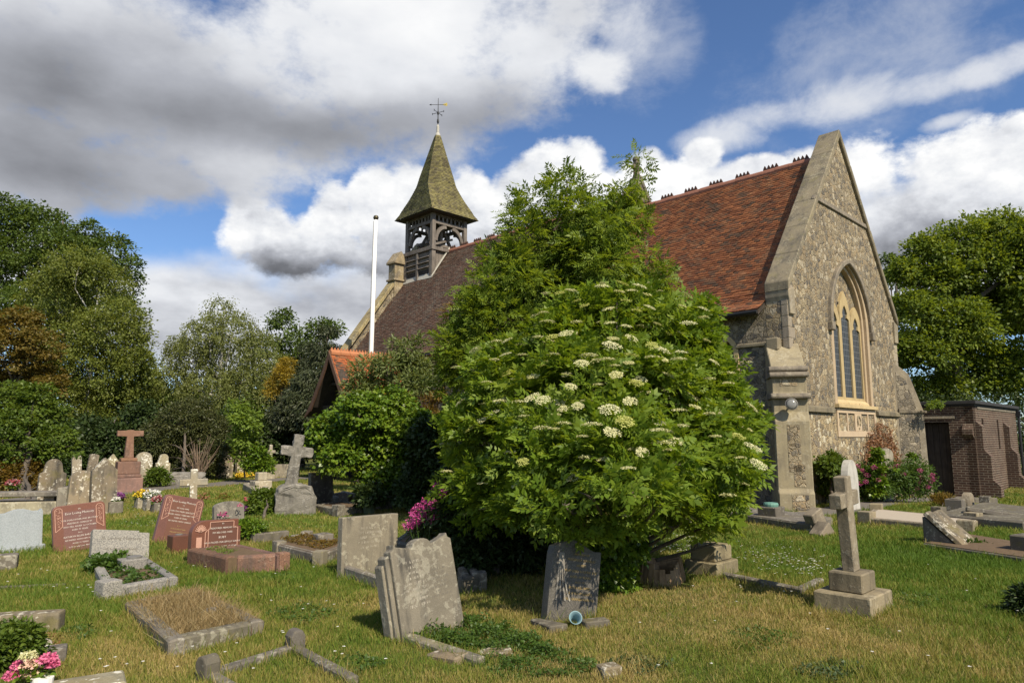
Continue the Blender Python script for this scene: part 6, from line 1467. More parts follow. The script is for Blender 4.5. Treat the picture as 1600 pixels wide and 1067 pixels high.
# ---- ivy-clad bush and its neighbours before the porch
tree('ivy_bush', 'glossy bright green ivy-covered tree stump before the porch', 'bush', (598, 795), [(560, 648, 34), (610, 645, 38), (520, 680, 34), (648, 680, 38), (575, 690, 52), (620, 705, 44), (500, 700, 22), (540, 720, 34), (640, 735, 28), (590, 738, 30), (600, 765, 26), (500, 670, 14), (575, 630, 18)], 16, 'ivy_leaf', 1500, 24, 0.17, 0.085, 0.075, 0.20, 150, flat=0.5, droop=0.5, up=0.5)
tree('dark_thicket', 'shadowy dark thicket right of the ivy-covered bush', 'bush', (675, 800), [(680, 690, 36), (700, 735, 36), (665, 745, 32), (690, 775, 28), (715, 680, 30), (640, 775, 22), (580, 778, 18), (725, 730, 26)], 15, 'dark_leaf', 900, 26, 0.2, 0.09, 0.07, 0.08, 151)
tree('buddleia', 'grey-green upright buddleia leaning against the orange porch roof', 'shrub', (600, 790, 20), [(575, 580, 22), (560, 610, 22), (605, 575, 20), (640, 548, 16), (625, 570, 18), (650, 575, 18), (600, 610, 26), (640, 605, 24), (660, 600, 16), (575, 635, 24), (625, 640, 26), (655, 535, 8), (615, 540, 8)], 20, 'buddleia_leaf', 460, 22, 0.20, 0.15, 0.042, 0.06, 152, droop=0.15, flat=0.8, up=0.4)
tree('climbing_shrub', 'thin yellowish shrub against the nave wall right of the porch', 'shrub', (668, 790, 21), [(665, 625, 12), (672, 650, 14), (660, 680, 16), (678, 680, 14), (690, 620, 9)], 21, 'ash_brown_leaf', 150, 22, 0.18, 0.11, 0.04, 0.05, 153)

# ---- the ash behind the elder
def rng_along(m, rg): return rg.uniform(-0.8, 1.2, m)
def compound_tree(name, label, cat, base, items, Y, mats, n, Ls, nl, ll, lw, rad, seed, depth=0.7, inner=0.5, droop=0.5, twigs=5, spread=0.85, upward=0.25, tuft=40, tr=0.25, flat=0.7, plume=0.0, face=0.75):
    rg = np.random.default_rng(seed); b = np.array([atY(base[0], 681, base[1])[0], base[1], 0.0]); b[2] = gz(b[0], b[1])
    t = thing(name, label, cat, b, 0.0)
    lb = local(px_lobes(items, Y, rg, depth), b)
    wood_mesh('trunk', (0, 0, 0), lb, rad, M_['bark'], t, rg, twigs=twigs, fork=0.15)
    # leaves stand in tufts with gaps between them
    nt = n // tuft
    c, d, k = clumps(lb, nt, rg, inner)
    rc = tr * rg.uniform(0.6, 1.35, nt); idx = np.repeat(np.arange(nt), tuft); m = len(idx)
    q = sphere(m, rg) * (0.25 + 0.75 * rg.random(m) ** 0.5)[:, None]; q[:, 2] = np.where(q[:, 2] < 0, q[:, 2] * 0.45, q[:, 2]) * flat
    tint = np.clip(rg.random(nt)[idx] * 0.6 + rg.random(m) * 0.4, 0, 1)
    sh = d.copy(); sh[:, 2] += plume
    P = c[idx] + q * rc[idx][:, None] + sh[idx] * (rng_along(m, rg) * rc[idx] * plume)[:, None]
    D = q * 1.0 + d[idx] * 0.45 + rg.normal(size=P.shape) * 0.25; D[:, 2] += upward - droop * 0.5
    U = q * 0.45 + d[idx] * face + rg.normal(size=P.shape) * 0.28; U[:, 2] += 0.5
    L = Ls * rg.uniform(0.7, 1.2, m)
    return t, lb, rg, k[idx], (P, D, U, L, tint), (c, d, rc)
ASH = [(885, 300, 20), (845, 325, 24), (900, 345, 44), (815, 350, 22), (835, 395, 46), (785, 430, 40), (765, 470, 38), (955, 360, 40), (1005, 350, 22), (992, 268, 9), (978, 290, 12), (968, 315, 16), (1035, 400, 18), (1030, 440, 26), (1050, 480, 18), (960, 430, 54), (870, 460, 66), (790, 520, 48), (745, 545, 34), (725, 570, 30), (880, 540, 60), (1010, 480, 44), (745, 500, 26), (730, 600, 30), (765, 590, 40), (720, 630, 26), (955, 500, 50), (1062, 425, 8), (1000, 255, 7), (820, 440, 44), (920, 400, 44)]
t, lb, rg, k, (P, D, U, L, tint), _ = compound_tree('ash_tree', 'young ash tree with feathery leaves rising between the elder and the church roof', 'tree', (890, 12.2), [(x_ - (18 if x_ > 940 and y_ > 330 else 0), y_, r_ * 0.72) for x_, y_, r_ in ASH], 12.2, None, 10500, 0.24, 6, 0.075, 0.022, 0.09, 160, droop=0.65, inner=0.5, tuft=34, tr=0.25, flat=1.0, plume=0.45)
leaf_obj('crown', sprays(P, D, U, L, 5, 0.095, 0.032, rg, tint=tint, droop=0.3), M_['ash_leaf'], t)
rgb = np.random.default_rng(161)
lbb = local(px_lobes([(715, 500, 18), (705, 530, 16), (735, 520, 20), (700, 555, 14), (735, 470, 12), (765, 400, 10), (720, 560, 16)], 12.6, rgb), np.array(t.location))
c, d, _ = clumps(lbb, 330, rgb, 0.6); DD = d + rgb.normal(size=d.shape) * 0.5; UU_ = d * 0.4 + [0, 0, 0.9]
leaf_obj('withered_leaves', sprays(c, DD, UU_, 0.22 * np.ones(len(c)), 6, 0.07, 0.02, rgb, droop=0.4), M_['ash_brown_leaf'], t)

# ---- the elder in flower
ELD = [(960, 520, 62, 0.2), (880, 560, 66, 0.3), (1045, 550, 62, 0.2), (800, 625, 66, 0.3), (905, 630, 92, -0.6), (1030, 630, 88, -0.5), (1105, 620, 58, 0.1), (765, 690, 62, 0.2), (850, 730, 86, -1.0), (970, 730, 96, -1.3), (1080, 715, 76, -0.7), (1140, 700, 54, 0.0), (1175, 668, 24, 0.2), (785, 780, 56, -0.5), (890, 790, 46, -1.3), (1000, 790, 44, -1.1), (1095, 785, 48, -0.6), (1125, 825, 26, -0.4), (735, 645, 34, 0.4), (885, 485, 28, 0.5), (985, 472, 30, 0.5), (1065, 500, 34, 0.5), (740, 740, 34, 0.1), (1150, 750, 30, 0.0), (1188, 662, 10, 0.2), (720, 770, 20, 0.0), (830, 815, 34, -1.0), (1060, 830, 30, -0.8), (765, 800, 40, -0.2), (735, 785, 30, 0.1), (1120, 790, 40, 0.2), (900, 825, 26, -1.4), (960, 815, 30, -1.3), (1140, 780, 34, -0.2), (925, 775, 36, -2.2), (985, 765, 40, -2.3), (880, 790, 26, -2.0), (1030, 790, 26, -2.1),
       (900, 600, 80, 1.3), (1020, 600, 80, 1.3), (820, 700, 80, 1.2), (1080, 700, 70, 1.2), (950, 680, 90, 1.8), (1115, 570, 26, 0.3), (840, 515, 24, 0.5), (870, 535, 38, 0.2), (1040, 525, 40, 0.2), (960, 512, 40, 0.2), (1095, 565, 34, 0.1), (1125, 610, 34, 0.0), (1150, 660, 32, 0.0), (1205, 664, 12, 0.0), (1075, 548, 28, 0.3), (790, 580, 40, 0.3), (735, 690, 36, 0.2), (1130, 855, 24, -0.3)]
t, lb, rg, k, (P, D, U, L, tint), (cc, cd, crc) = compound_tree('elder_bush', 'large round elder bush covered in creamy flat flower heads, before the chancel', 'bush', (962, 8.5), [(x_ + (8 if x_ < 800 else -26 if x_ > 1085 and y_ < 760 else -10 if x_ > 1090 else 0), y_ + (6 if y_ < 520 else -8 if y_ > 800 else 0), r_ * 0.86, q_) for x_, y_, r_, q_ in ELD], 8.4, None, 25000, 0.15, 3, 0.08, 0.032, 0.075, 170, inner=0.36, droop=0.35, tuft=50, tr=0.25, flat=0.75)
leaf_obj('crown', sprays(P, D, U, L, 3, 0.082, 0.037, rg, tint=tint, spread=0.75), M_['elder_leaf'], t)
elder = t
def umbel(seed, mat, R0):
    r = np.random.default_rng(seed); n = 260
    a = r.uniform(0, 6.283, n); q = R0 * np.sqrt(r.random(n)); cl = np.floor(a / 1.2566) * 1.2566 + 0.63
    x = q * np.cos(a) * 0.9 + np.cos(cl) * q * 0.12; y = q * np.sin(a) * 0.9 + np.sin(cl) * q * 0.12
    z = 0.012 - q * q * 2.2 + r.normal(0, 0.004, n)
    C = np.stack([x, y, z], 1); D = r.normal(size=C.shape); D[:, 2] *= 0.3; N = r.normal(size=C.shape) * 0.4; N[:, 2] += 1
    V, rr = leaves(C, D, N, np.full(n, 0.015), np.full(n, 0.013), np.clip(r.random() * 0.6 + r.random(n) * 0.4, 0, 1))
    return np_mesh('flower_head', V, np.arange(n * 4).reshape(-1, 4), mat, None, rr)
protos = [umbel(1, M_['cream_petal'], 0.085), umbel(2, M_['cream_petal'], 0.10), umbel(13, M_['cream_petal'], 0.08), umbel(4, M_['cream_petal'], 0.065), umbel(5, M_['yellow_bud'], 0.075)]
rgf = np.random.default_rng(77)
camv = np.array([-elder.location.x, -elder.location.y, H])
# heads sit on the outermost sprays: the first leaf met when looking at the bush from round about
def outermost(eye, cell):
    w_ = P - eye; dist = np.linalg.norm(w_, axis=1); u_ = w_ / dist[:, None]
    key = np.floor(np.arctan2(u_[:, 0], u_[:, 1]) / cell).astype(int) * 1000 + np.floor(np.arcsin(u_[:, 2]) / cell).astype(int)
    o_ = np.lexsort((dist, key)); f_ = np.ones(len(o_), bool); f_[1:] = key[o_][1:] != key[o_][:-1]
    i_ = o_[f_]; return i_, u_[i_]
tops = []; chosen = []
for eye, want, gap in ((camv, 165, 0.14), (np.array([7.0, 3.0, 3.0]), 30, 0.25), (np.array([-7.0, 2.0, 3.0]), 25, 0.25), (np.array([0.0, 8.0, 3.0]), 25, 0.25)):
    i_, u_ = outermost(eye, 0.012 if want > 99 else 0.02); o_ = rgf.permutation(len(i_)); got = 0
    pz = P[i_, 2]; wt = np.clip((pz - 0.5) / 2.0 + P[i_, 0] * 0.15, 0.15, 1.0)
    for j in o_:
        if rgf.random() > wt[j]: continue
        p = P[i_[j]] - u_[j] * 0.16 + np.array([0, 0, 0.10])
        if p[2] < 0.6 or any(np.linalg.norm(p - q) < gap for q in tops): continue
        tops.append(p); chosen.append(len(chosen)); got += 1
        if got == want: break
tops = np.array(tops); ctr_ = P.mean(0); cd = nrm(tops - ctr_)
n_f = min(165, len(chosen)); mix_ = list(rgf.permutation(n_f)) + list(range(n_f, len(chosen))); extra = mix_[100:]; chosen = mix_[:100]
FV = []; FR = []
for q, i in enumerate(extra):
    me = protos[q % 5].data; co = np.empty(len(me.vertices) * 3, dtype=np.float32); me.vertices.foreach_get('co', co)
    FV.append(co.reshape(-1, 3) * rgf.uniform(0.7, 1.05) + tops[i]); FR.append(rgf.random(len(me.polygons)))
FV = np.concatenate(FV); fo = np_mesh('flower_heads', FV, np.arange(len(FV)).reshape(-1, 4), M_['cream_petal'], elder, np.concatenate(FR)); fo['kind'] = 'stuff'
for q, i in enumerate(chosen):
    src = protos[q % 5]; o = src if q < 5 else src.copy()
    if q >= 5: COL.objects.link(o)
    o.parent = elder
    d = cd[i]; p = tops[i]
    o.location = [float(x) for x in p]; s = float(rgf.uniform(0.72, 1.12)); o.scale = (s, s, s)
    nd = Vector((d[0] * 0.6 + rgf.normal(0, 0.16), d[1] * 0.6 + rgf.normal(0, 0.16), 1.0)); o.rotation_euler = nd.to_track_quat('Z', 'Y').to_euler()
# ivy on the elder's trunk
tree('ivy', 'dark ivy climbing the elder trunk beside the dark headstone', 'ivy', (965, 915), [(950, 850, 22), (980, 860, 24), (965, 890, 24), (960, 925, 24), (980, 925, 18), (990, 830, 20), (945, 880, 14)], 7.9, 'ivy_leaf', 480, 20, 0.09, 0.055, 0.05, 0.05, 171, droop=0.7, up=0.4)
# ---- shrubs of the middle ground
tree('dark_shrub', 'dense dark green shrub below the elder, left of the dark headstone', 'shrub', (770, 900), [(740, 800, 36), (770, 840, 44), (815, 860, 34), (720, 840, 26), (745, 875, 30), (800, 885, 26), (700, 800, 22), (780, 790, 30)], 8.7, 'dark_leaf', 900, 24, 0.14, 0.085, 0.032, 0.05, 180, flat=0.8)
def valerian(label, base, foli, heads, Y, nleaf, leaf, seed, hs=1.0, petal='pink_petal', name='valerian', cat='flower'):
    rg = np.random.default_rng(seed); b = gnd(*base); t = thing(name, label, cat, b); Y = min(Y, b[1] + 0.3)
    lb = local(px_lobes(foli, Y, rg), b)
    sc = Y / F
    f = foliage(lb, nleaf, 20, 10 * sc + 0.04, 0.085, 0.03, rg, 0.2, 0.7, 0.8)[0]; leaf_obj('leaves', [f], M_[leaf], t)
    mb = MB(); hp = []
    for px, py in heads:
        p = atY(px, py, Y - 0.35 + rg.normal(0, 0.12)) - b; hp.append(p)
        q = Vector([float(p[0]) + rg.normal(0, .05), float(p[1]) + rg.normal(0, .05), max(0.0, float(p[2]) - 0.35 * rg.uniform(0.6, 1))])
        mb.tube([q, Vector([float(x) for x in p])], [0.006, 0.004], 4)
    mb.build('stems', M_['ground_leaf'], t)
    for p in hp:
        n = 110; q = sphere(n, rg) * (rg.random(n) ** 0.33)[:, None] * np.array([0.06, 0.06, 0.05]) * hs
        V, r = leaves(p + q, rg.normal(size=q.shape), q * 8 + rg.normal(size=q.shape) * 0.4, np.full(n, 0.022), np.full(n, 0.016), rg.random(n))
        np_mesh('flower_head', V, np.arange(len(V)).reshape(-1, 4), M_[petal], t, r)
    return t
valerian('magenta valerian in flower at the left foot of the elder', (685, 862), [(690, 820, 26), (705, 800, 20), (665, 825, 18), (715, 840, 20)], [(684, 762), (692, 770), (678, 775), (697, 781), (663, 786), (669, 789), (655, 793), (672, 800), (648, 801), (650, 808), (645, 818), (638, 820), (683, 796), (690, 803), (676, 810), (694, 812), (660, 806), (720, 863), (700, 768), (688, 778), (668, 796), (656, 812), (676, 788)], 9.0, 260, 'grey_green_leaf', 181, 1.25, 'magenta_petal')
valerian('pink valerian against the east wall right of the ivy-draped headstone', (1410, 782), [(1400, 745, 20), (1430, 745, 22), (1415, 765, 18), (1385, 765, 16), (1445, 765, 12)], [(1438, 735), (1440, 745), (1436, 753), (1456, 742), (1455, 752), (1458, 748), (1395, 732), (1402, 728), (1422, 735), (1380, 742), (1412, 740), (1450, 760), (1388, 733), (1432, 762)], 19.2, 420, 'ground_leaf', 182, 1.3)
valerian('pink valerian clump between the narrow white stone and the ivy-draped one', (1355, 785), [(1355, 750, 18), (1345, 765, 16), (1370, 765, 18), (1350, 740, 12)], [(1347, 735), (1355, 742), (1362, 738), (1366, 730), (1352, 752), (1344, 755), (1368, 745), (1340, 728), (1361, 727), (1372, 750)], 18.6, 300, 'ground_leaf', 183, 1.3)
tree('wall_shrub', 'leafy green shrub between the buttress and the narrow white stone', 'shrub', (1298, 792), [(1295, 735, 18), (1310, 745, 20), (1290, 760, 18), (1312, 770, 18), (1300, 720, 10), (1318, 728, 10)], 17.4, 'bush_leaf', 380, 24, 0.16, 0.085, 0.06, 0.04, 184)
tree('wall_ivy', 'ivy trailing over the pale headstone at the church wall', 'ivy', (1370, 782), [(1370, 735, 7), (1372, 720, 6), (1371, 755, 8), (1370, 708, 4), (1368, 770, 8), (1393, 735, 3)], 18.3, 'ivy_leaf', 130, 22, 0.12, 0.08, 0.07, 0.03, 185)
tree('wall_ivy', 'narrow strand of ivy at the foot of the far buttress', 'ivy', (1428, 778), [(1428, 745, 4), (1429, 730, 3), (1427, 715, 4), (1430, 757, 4)], 21.4, 'ivy_leaf', 50, 20, 0.1, 0.08, 0.07, 0.02, 186)
# dead creeper on the wall
rg = np.random.default_rng(190); tb = thing('dead_creeper', 'rust-brown dead creeper clinging to the lower east wall', 'creeper', cw(5.7, -0.05), RZ); mb = MB(); lp = []
for _ in range(150):
    x = rg.normal(0, 1.0); z = 0.1; top = rg.uniform(0.9, 2.15) * math.exp(-(x * 0.42) ** 2); pts = []
    while z < top: pts.append((x, -0.03 - rg.uniform(0, 0.03), z)); z += rg.uniform(0.15, 0.3); x += rg.normal(0, 0.06)
    if len(pts) > 1:
        mb.tube(pts, 0.009, 4); lp += [np.array(p) + rg.normal(0, 0.04, 3) * [1, 0.4, 1] for p in pts for _ in range(7)]
mb.build('stems', M_['twig'], tb); lp = np.array(lp); lp[:, 1] = -np.abs(lp[:, 1]) - 0.02
leaf_obj('leaves', [leaves(lp, rg.normal(size=lp.shape) - [0, 0.3, 0.6], rg.normal(size=lp.shape) - [0, 1, 0], np.full(len(lp), 0.07), np.full(len(lp), 0.04), rg.random(len(lp)))], M_['dead_leaf'], tb)
# twiggy shrub
rg = np.random.default_rng(191); tb = thing('twiggy_shrub', 'bare leafless twiggy shrub beyond the path before the yew', 'shrub', gnd(309, 755)); mb = MB()
for _ in range(38):
    a = rg.uniform(0, 6.28); s = rg.uniform(0.25, 0.75); hgt = rg.uniform(0.8, 1.7)
    p1 = Vector((math.cos(a) * s * 0.4, math.sin(a) * s * 0.4, hgt * 0.5)); p2 = Vector((math.cos(a) * s, math.sin(a) * s, hgt))
    mb.tube([(0.05 * math.cos(a), 0.05 * math.sin(a), 0), p1, p2], [0.022, 0.014, 0.005], 4); mb.tube([p1, p1.lerp(p2, 0.6) + Vector((rg.normal(0, 0.15), rg.normal(0, 0.15), 0.1))], [0.012, 0.004], 4)
mb.build('twigs', M_['twig'], tb)
# low garden shrubs among the graves
tree('rose_shrub', 'dark leafy rose shrub with a few pink blooms left of the boulder cross', 'shrub', (412, 812), [(408, 780, 14), (425, 783, 14), (418, 797, 14), (398, 795, 12), (438, 797, 8)], 15.2, 'bush_leaf', 260, 20, 0.12, 0.07, 0.045, 0.03, 192)
tree('garden_shrub', 'low rounded green bush beside the pink RUBY headstone', 'shrub', (392, 850), [(385, 828, 14), (398, 830, 14), (392, 840, 14), (405, 840, 8)], 11.5, 'ivy_leaf', 240, 22, 0.09, 0.05, 0.03, 0.03, 193)
tree('garden_shrub', 'small dark shrub at the foot of the white lichened headstones', 'shrub', (248, 760), [(245, 742, 10), (252, 748, 10), (238, 750, 8)], 23, 'bush_leaf', 120, 20, 0.16, 0.09, 0.05, 0.03, 194)
tree('grave_plant', 'bright leafy plant filling the corner of the speckled grey plot', 'plant', (172, 905), [(160, 888, 13), (178, 892, 16), (170, 902, 14), (192, 906, 12), (184, 874, 6), (207, 920, 10), (226, 914, 9), (243, 914, 8), (150, 880, 8), (198, 896, 8)], 8.75, 'ground_leaf', 460, 18, 0.08, 0.06, 0.05, 0.02, 195)
tree('clipped_plant', 'dense dark green clipped plant in the bottom left plot', 'plant', (22, 1040), [(10, 1000, 26), (38, 1000, 20), (20, 1025, 28), (45, 1030, 16), (-10, 1020, 30), (52, 1012, 10)], 5.2, 'bush_leaf', 620, 22, 0.055, 0.038, 0.02, 0.02, 196)
tree('dark_bush', 'low dark bush cut off by the right edge of the lawn', 'bush', (1608, 985), [(1605, 960, 20), (1618, 945, 24), (1595, 975, 12)], 6.6, 'dark_leaf', 220, 22, 0.08, 0.06, 0.03, 0.02, 197)
tree('weed_tuft', 'tuft of leafy weeds on the reddish soil plot', 'plant', (1522, 862), [(1512, 856, 10), (1530, 858, 11), (1545, 862, 8)], 10.6, 'ground_leaf', 120, 18, 0.07, 0.06, 0.03, 0.01, 198)
tree('weed_tuft', 'dry brown weed stalks near the square vase block and the annexe', 'plant', (1472, 795), [(1465, 785, 6), (1475, 783, 7), (1482, 787, 6)], 17, 'ash_brown_leaf', 60, 14, 0.12, 0.12, 0.02, 0.01, 199, up=0.0, droop=-0.8)
tree('parapet_weed', 'small green weed growing from the flat roof edge of the annexe', 'plant', (1463, 640, 21.6, 2.55), [(1462, 632, 6), (1455, 636, 4), (1470, 634, 3)], 21.6, 'lime_leaf', 30, 14, 0.1, 0.08, 0.04, 0.01, 200)

# ground cover on the scrolled stone's plot
def cover(label, pts, n, mat, hmin, hmax, L, W, seed, name='ground_cover'):
    """mat of low leaves scattered over a ground polygon"""
    rg = np.random.default_rng(seed); P = np.array([gnd(*p) for p in pts]); c = P.mean(0)
    tri = [(P[0], P[i], P[i + 1]) for i in range(1, len(P) - 1)]
    ar = np.array([np.linalg.norm(np.cross(b - a, q - a)) for a, b, q in tri]); k = rg.choice(len(tri), n, p=ar / ar.sum())
    u, v = rg.random(n), rg.random(n); f = u + v > 1; u[f] = 1 - u[f]; v[f] = 1 - v[f]
    T = np.array(tri); C = T[k, 0] + u[:, None] * (T[k, 1] - T[k, 0]) + v[:, None] * (T[k, 2] - T[k, 0])
    bump_ = 0.5 + 0.5 * np.sin(C[:, 0] * 13 + 1) * np.sin(C[:, 1] * 11); C[:, 2] = gz(C[:, 0], C[:, 1]) + hmin + (hmax - hmin) * rg.random(n) * bump_
    D = rg.normal(size=C.shape); D[:, 2] = np.abs(D[:, 2]) * 0.5; N = rg.normal(size=C.shape) * 0.5; N[:, 2] += 1
    V, r = leaves(C, D, N, L * rg.uniform(0.6, 1.2, n), W * rg.uniform(0.6, 1.2, n), rg.random(n))
    o = np_mesh(name, V, np.arange(len(V)).reshape(-1, 4), M_[mat], None, r); props(o, label, 'ground cover', kind='stuff')
    return o
cover('low dark green creeping plants spreading before the scrolled grey headstone', [(632, 985), (690, 960), (760, 972), (840, 1000), (870, 1030), (800, 1030), (720, 1015), (640, 1000)], 9000, 'ground_leaf', 0.0, 0.13, 0.035, 0.018, 210)
cover('straggling green weeds at the right of the ivy plot', [(800, 1015), (900, 1020), (960, 1060), (780, 1066), (740, 1040)], 4500, 'ground_leaf', 0.0, 0.08, 0.035, 0.014, 211)
cover('moss and rusty weeds on the mossy kerbed plot', [(435, 862), (500, 878), (545, 862), (480, 852)], 2600, 'orange_leaf', 0.15, 0.24, 0.04, 0.02, 212)
cover('yellow-green moss on the pink rock-faced surround', [(296, 880), (352, 893), (372, 885), (320, 874)], 1200, 'lime_leaf', 0.18, 0.24, 0.03, 0.012, 213)
cover('yellow bedding flowers in front of the flat-topped narrow headstone', [(368, 749), (404, 745), (402, 741), (370, 744)], 900, 'yellow_petal', 0.05, 0.3, 0.09, 0.08, 214, 'bedding_flowers')
cover('fallen brown leaves scattered on bare soil at the bottom left', [(50, 990), (95, 995), (100, 1050), (60, 1045)], 500, 'dead_leaf', 0.0, 0.03, 0.04, 0.025, 215, 'fallen_leaves')

cover('small weeds and ivy filling the speckled grey plot', [(166, 930), (262, 914), (226, 890), (150, 886)], 2600, 'ground_leaf', 0.05, 0.16, 0.05, 0.03, 216)
for k_, (cx_, cy_, s_, n_, m_) in enumerate(((470, 960, 60, 500, 'ground_leaf'), (1180, 1000, 70, 600, 'ground_leaf'), (1420, 940, 60, 500, 'ground_leaf'), (120, 990, 40, 400, 'ground_leaf'), (1000, 1040, 60, 500, 'grey_green_leaf'), (560, 1040, 50, 400, 'ground_leaf'), (1300, 1050, 60, 450, 'grey_green_leaf'), (440, 905, 40, 350, 'ground_leaf'))):
    cover(['clover patch in the lawn between the flat-topped headstone and the straw-filled plot', 'clover patch in the open lawn before the stepped cross', 'clover patch right of the stepped cross', 'weeds near the clipped plant at the bottom left', 'grey-green weeds beside the squat block', 'weeds right of the low gabled posts', 'grey-green weeds at the bottom right lawn', 'weeds before the pink rock-faced surround'][k_], [(cx_ - s_, cy_), (cx_, cy_ + s_ * 0.35), (cx_ + s_, cy_), (cx_, cy_ - s_ * 0.3)], n_, m_, 0.01, 0.05, 0.03, 0.022, 230 + k_, 'lawn_weeds')
# ---- pots and flowers
def flower_ball(parent, c, rad, n, petal, seed, name='flowers', pl=0.03):
    rg = np.random.default_rng(seed); q = sphere(n, rg) * (rg.random(n) ** 0.4)[:, None] * rad; q[:, 2] = np.abs(q[:, 2]) * 0.8
    V, r = leaves(np.array(c) + q, q + rg.normal(size=q.shape) * rad * 0.5, q + rg.normal(size=q.shape) * rad * 0.4 + [0, 0, rad * .3], np.full(n, pl), np.full(n, pl * 0.8), rg.random(n))
    return np_mesh(name, V, np.arange(len(V)).reshape(-1, 4), M_[petal], parent, r)
def potted(label, px, py, s, shape, mat, petal, seed, leafy=True, fl=0.12):
    t = thing('flower_pot', label, 'flower pot', gnd(px, py), RZ)
    mb = MB()
    if shape == 'cube': mb.xz([(-s, -0.05), (s, -0.05), (s * 0.95, s * 1.9), (-s * 0.95, s * 1.9)], -s, s); top = s * 1.9
    else: mb.lathe([(s * 0.55, -0.03), (s * 0.65, 0), (s, s * 1.7), (s * 1.06, s * 1.75), (s * 0.9, s * 1.7)], 14); top = s * 1.7
    mb.build('pot', M_[mat], t, 0.01 if shape == 'cube' else 0)
    if petal: flower_ball(t, (0, 0, top + 0.03), fl, 240, petal, seed, 'flowers', 0.05)
    if leafy: flower_ball(t, (0, 0, top - 0.02), fl * 0.9, 120, 'bush_leaf', seed + 50, 'leaves', 0.07)
    return t
potted('pale stone vase block with white flowers beside the pitched grey headstone', 171, 800, 0.11, 'cube', 'old_stone', 'white_petal', 301, fl=0.1)
potted('square grey stone vase with white blooms at the path side of the tilted pink headstone', 178, 803, 0.14, 'cube', 'grey_stone', 'white_petal', 302, fl=0.07)
potted('pale stone vase holding yellow flowers on the grass', 221, 794, 0.13, 'cube', 'pale_limestone', 'yellow_petal', 303, fl=0.17)
potted('pale stone vase holding white and dark red flowers', 236, 798, 0.15, 'cube', 'white_lichen_stone', 'white_petal', 304, fl=0.18)
potted('dark stone vase with red flowers half behind the leaning pink headstone', 246, 801, 0.12, 'cube', 'dark_kerb', 'red_petal', 305, fl=0.12)
potted('dark purple flower bunch on the grass near the square grey vase', 185, 786, 0.06, 'round', 'dark_kerb', 'purple_petal', 306, fl=0.14)
potted('red plastic flower pot on the grass behind the dark slate headstone', 387, 788, 0.10, 'round', 'red_plastic', None, 307, False)
potted('pot of mauve flowers beside the dark slate headstone', 381, 806, 0.06, 'round', 'dark_kerb', 'purple_petal', 308, fl=0.10)
potted('glazed green flower pot standing on the grave surround by the ivy bush', 577, 803, 0.17, 'round', 'green_glaze', 'orange_leaf', 309, False, 0.1)
potted('bunch of red and white flowers lying on the long stone bench tomb', 17, 795, 0.05, 'round', 'dark_kerb', 'red_petal', 310, fl=0.14).location.z += 0.42
t = thing('flower_bunch', 'pink flowers before the dark slate headstone', 'flowers', gnd(347, 828)); flower_ball(t, (0, 0, 0.25), 0.09, 60, 'pink_petal', 311, 'flowers', 0.035); flower_ball(t, (0.25, 0.1, 0.4), 0.05, 30, 'bright_pink_petal', 312, 'flowers', 0.03); flower_ball(t, (0.0, 0, 0.08), 0.14, 80, 'ground_leaf', 313, 'leaves', 0.06)
t = thing('bouquet', 'bouquet of pink and cream silk flowers in a white holder at the bottom left', 'bouquet', gnd(48, 1082))
mb = MB(); mb.lathe([(0.05, -0.02), (0.055, 0.0), (0.065, 0.10), (0.05, 0.10)], 14, (0.08, -0.02)); mb.build('holder', M_['white_paint'], t)
sc = 4.55 / F
for k, (dx, dz, r, p) in enumerate(((0, 40, 12, 'cream_pink_petal'), (22, 47, 11, 'bright_pink_petal'), (-22, 36, 11, 'bright_pink_petal'), (-6, 52, 10, 'cream_petal'), (-2, 26, 10, 'cream_pink_petal'), (26, 38, 8, 'bright_pink_petal'), (-28, 24, 10, 'bright_pink_petal'))):
    flower_ball(t, (dx * sc, -0.02 + 0.02 * (k % 3), dz * sc * 1.0), r * sc * 1.15, 170, p, 320 + k, 'bloom', 0.022)
flower_ball(t, (0, 0.02, 0.10), 0.10, 130, 'ivy_leaf', 330, 'leaves', 0.045)
t = thing('wooden_remnant', 'row of dead brown wreath flowers lying on the grass beyond the slate headstone', 'wreath', gnd(334, 780)); t.name = 'dead_wreath'; flower_ball(t, (-0.25, 0, 0), 0.18, 80, 'dead_leaf', 331, 'flowers', 0.06); flower_ball(t, (0.25, 0, 0), 0.18, 80, 'orange_leaf', 332, 'flowers', 0.06)

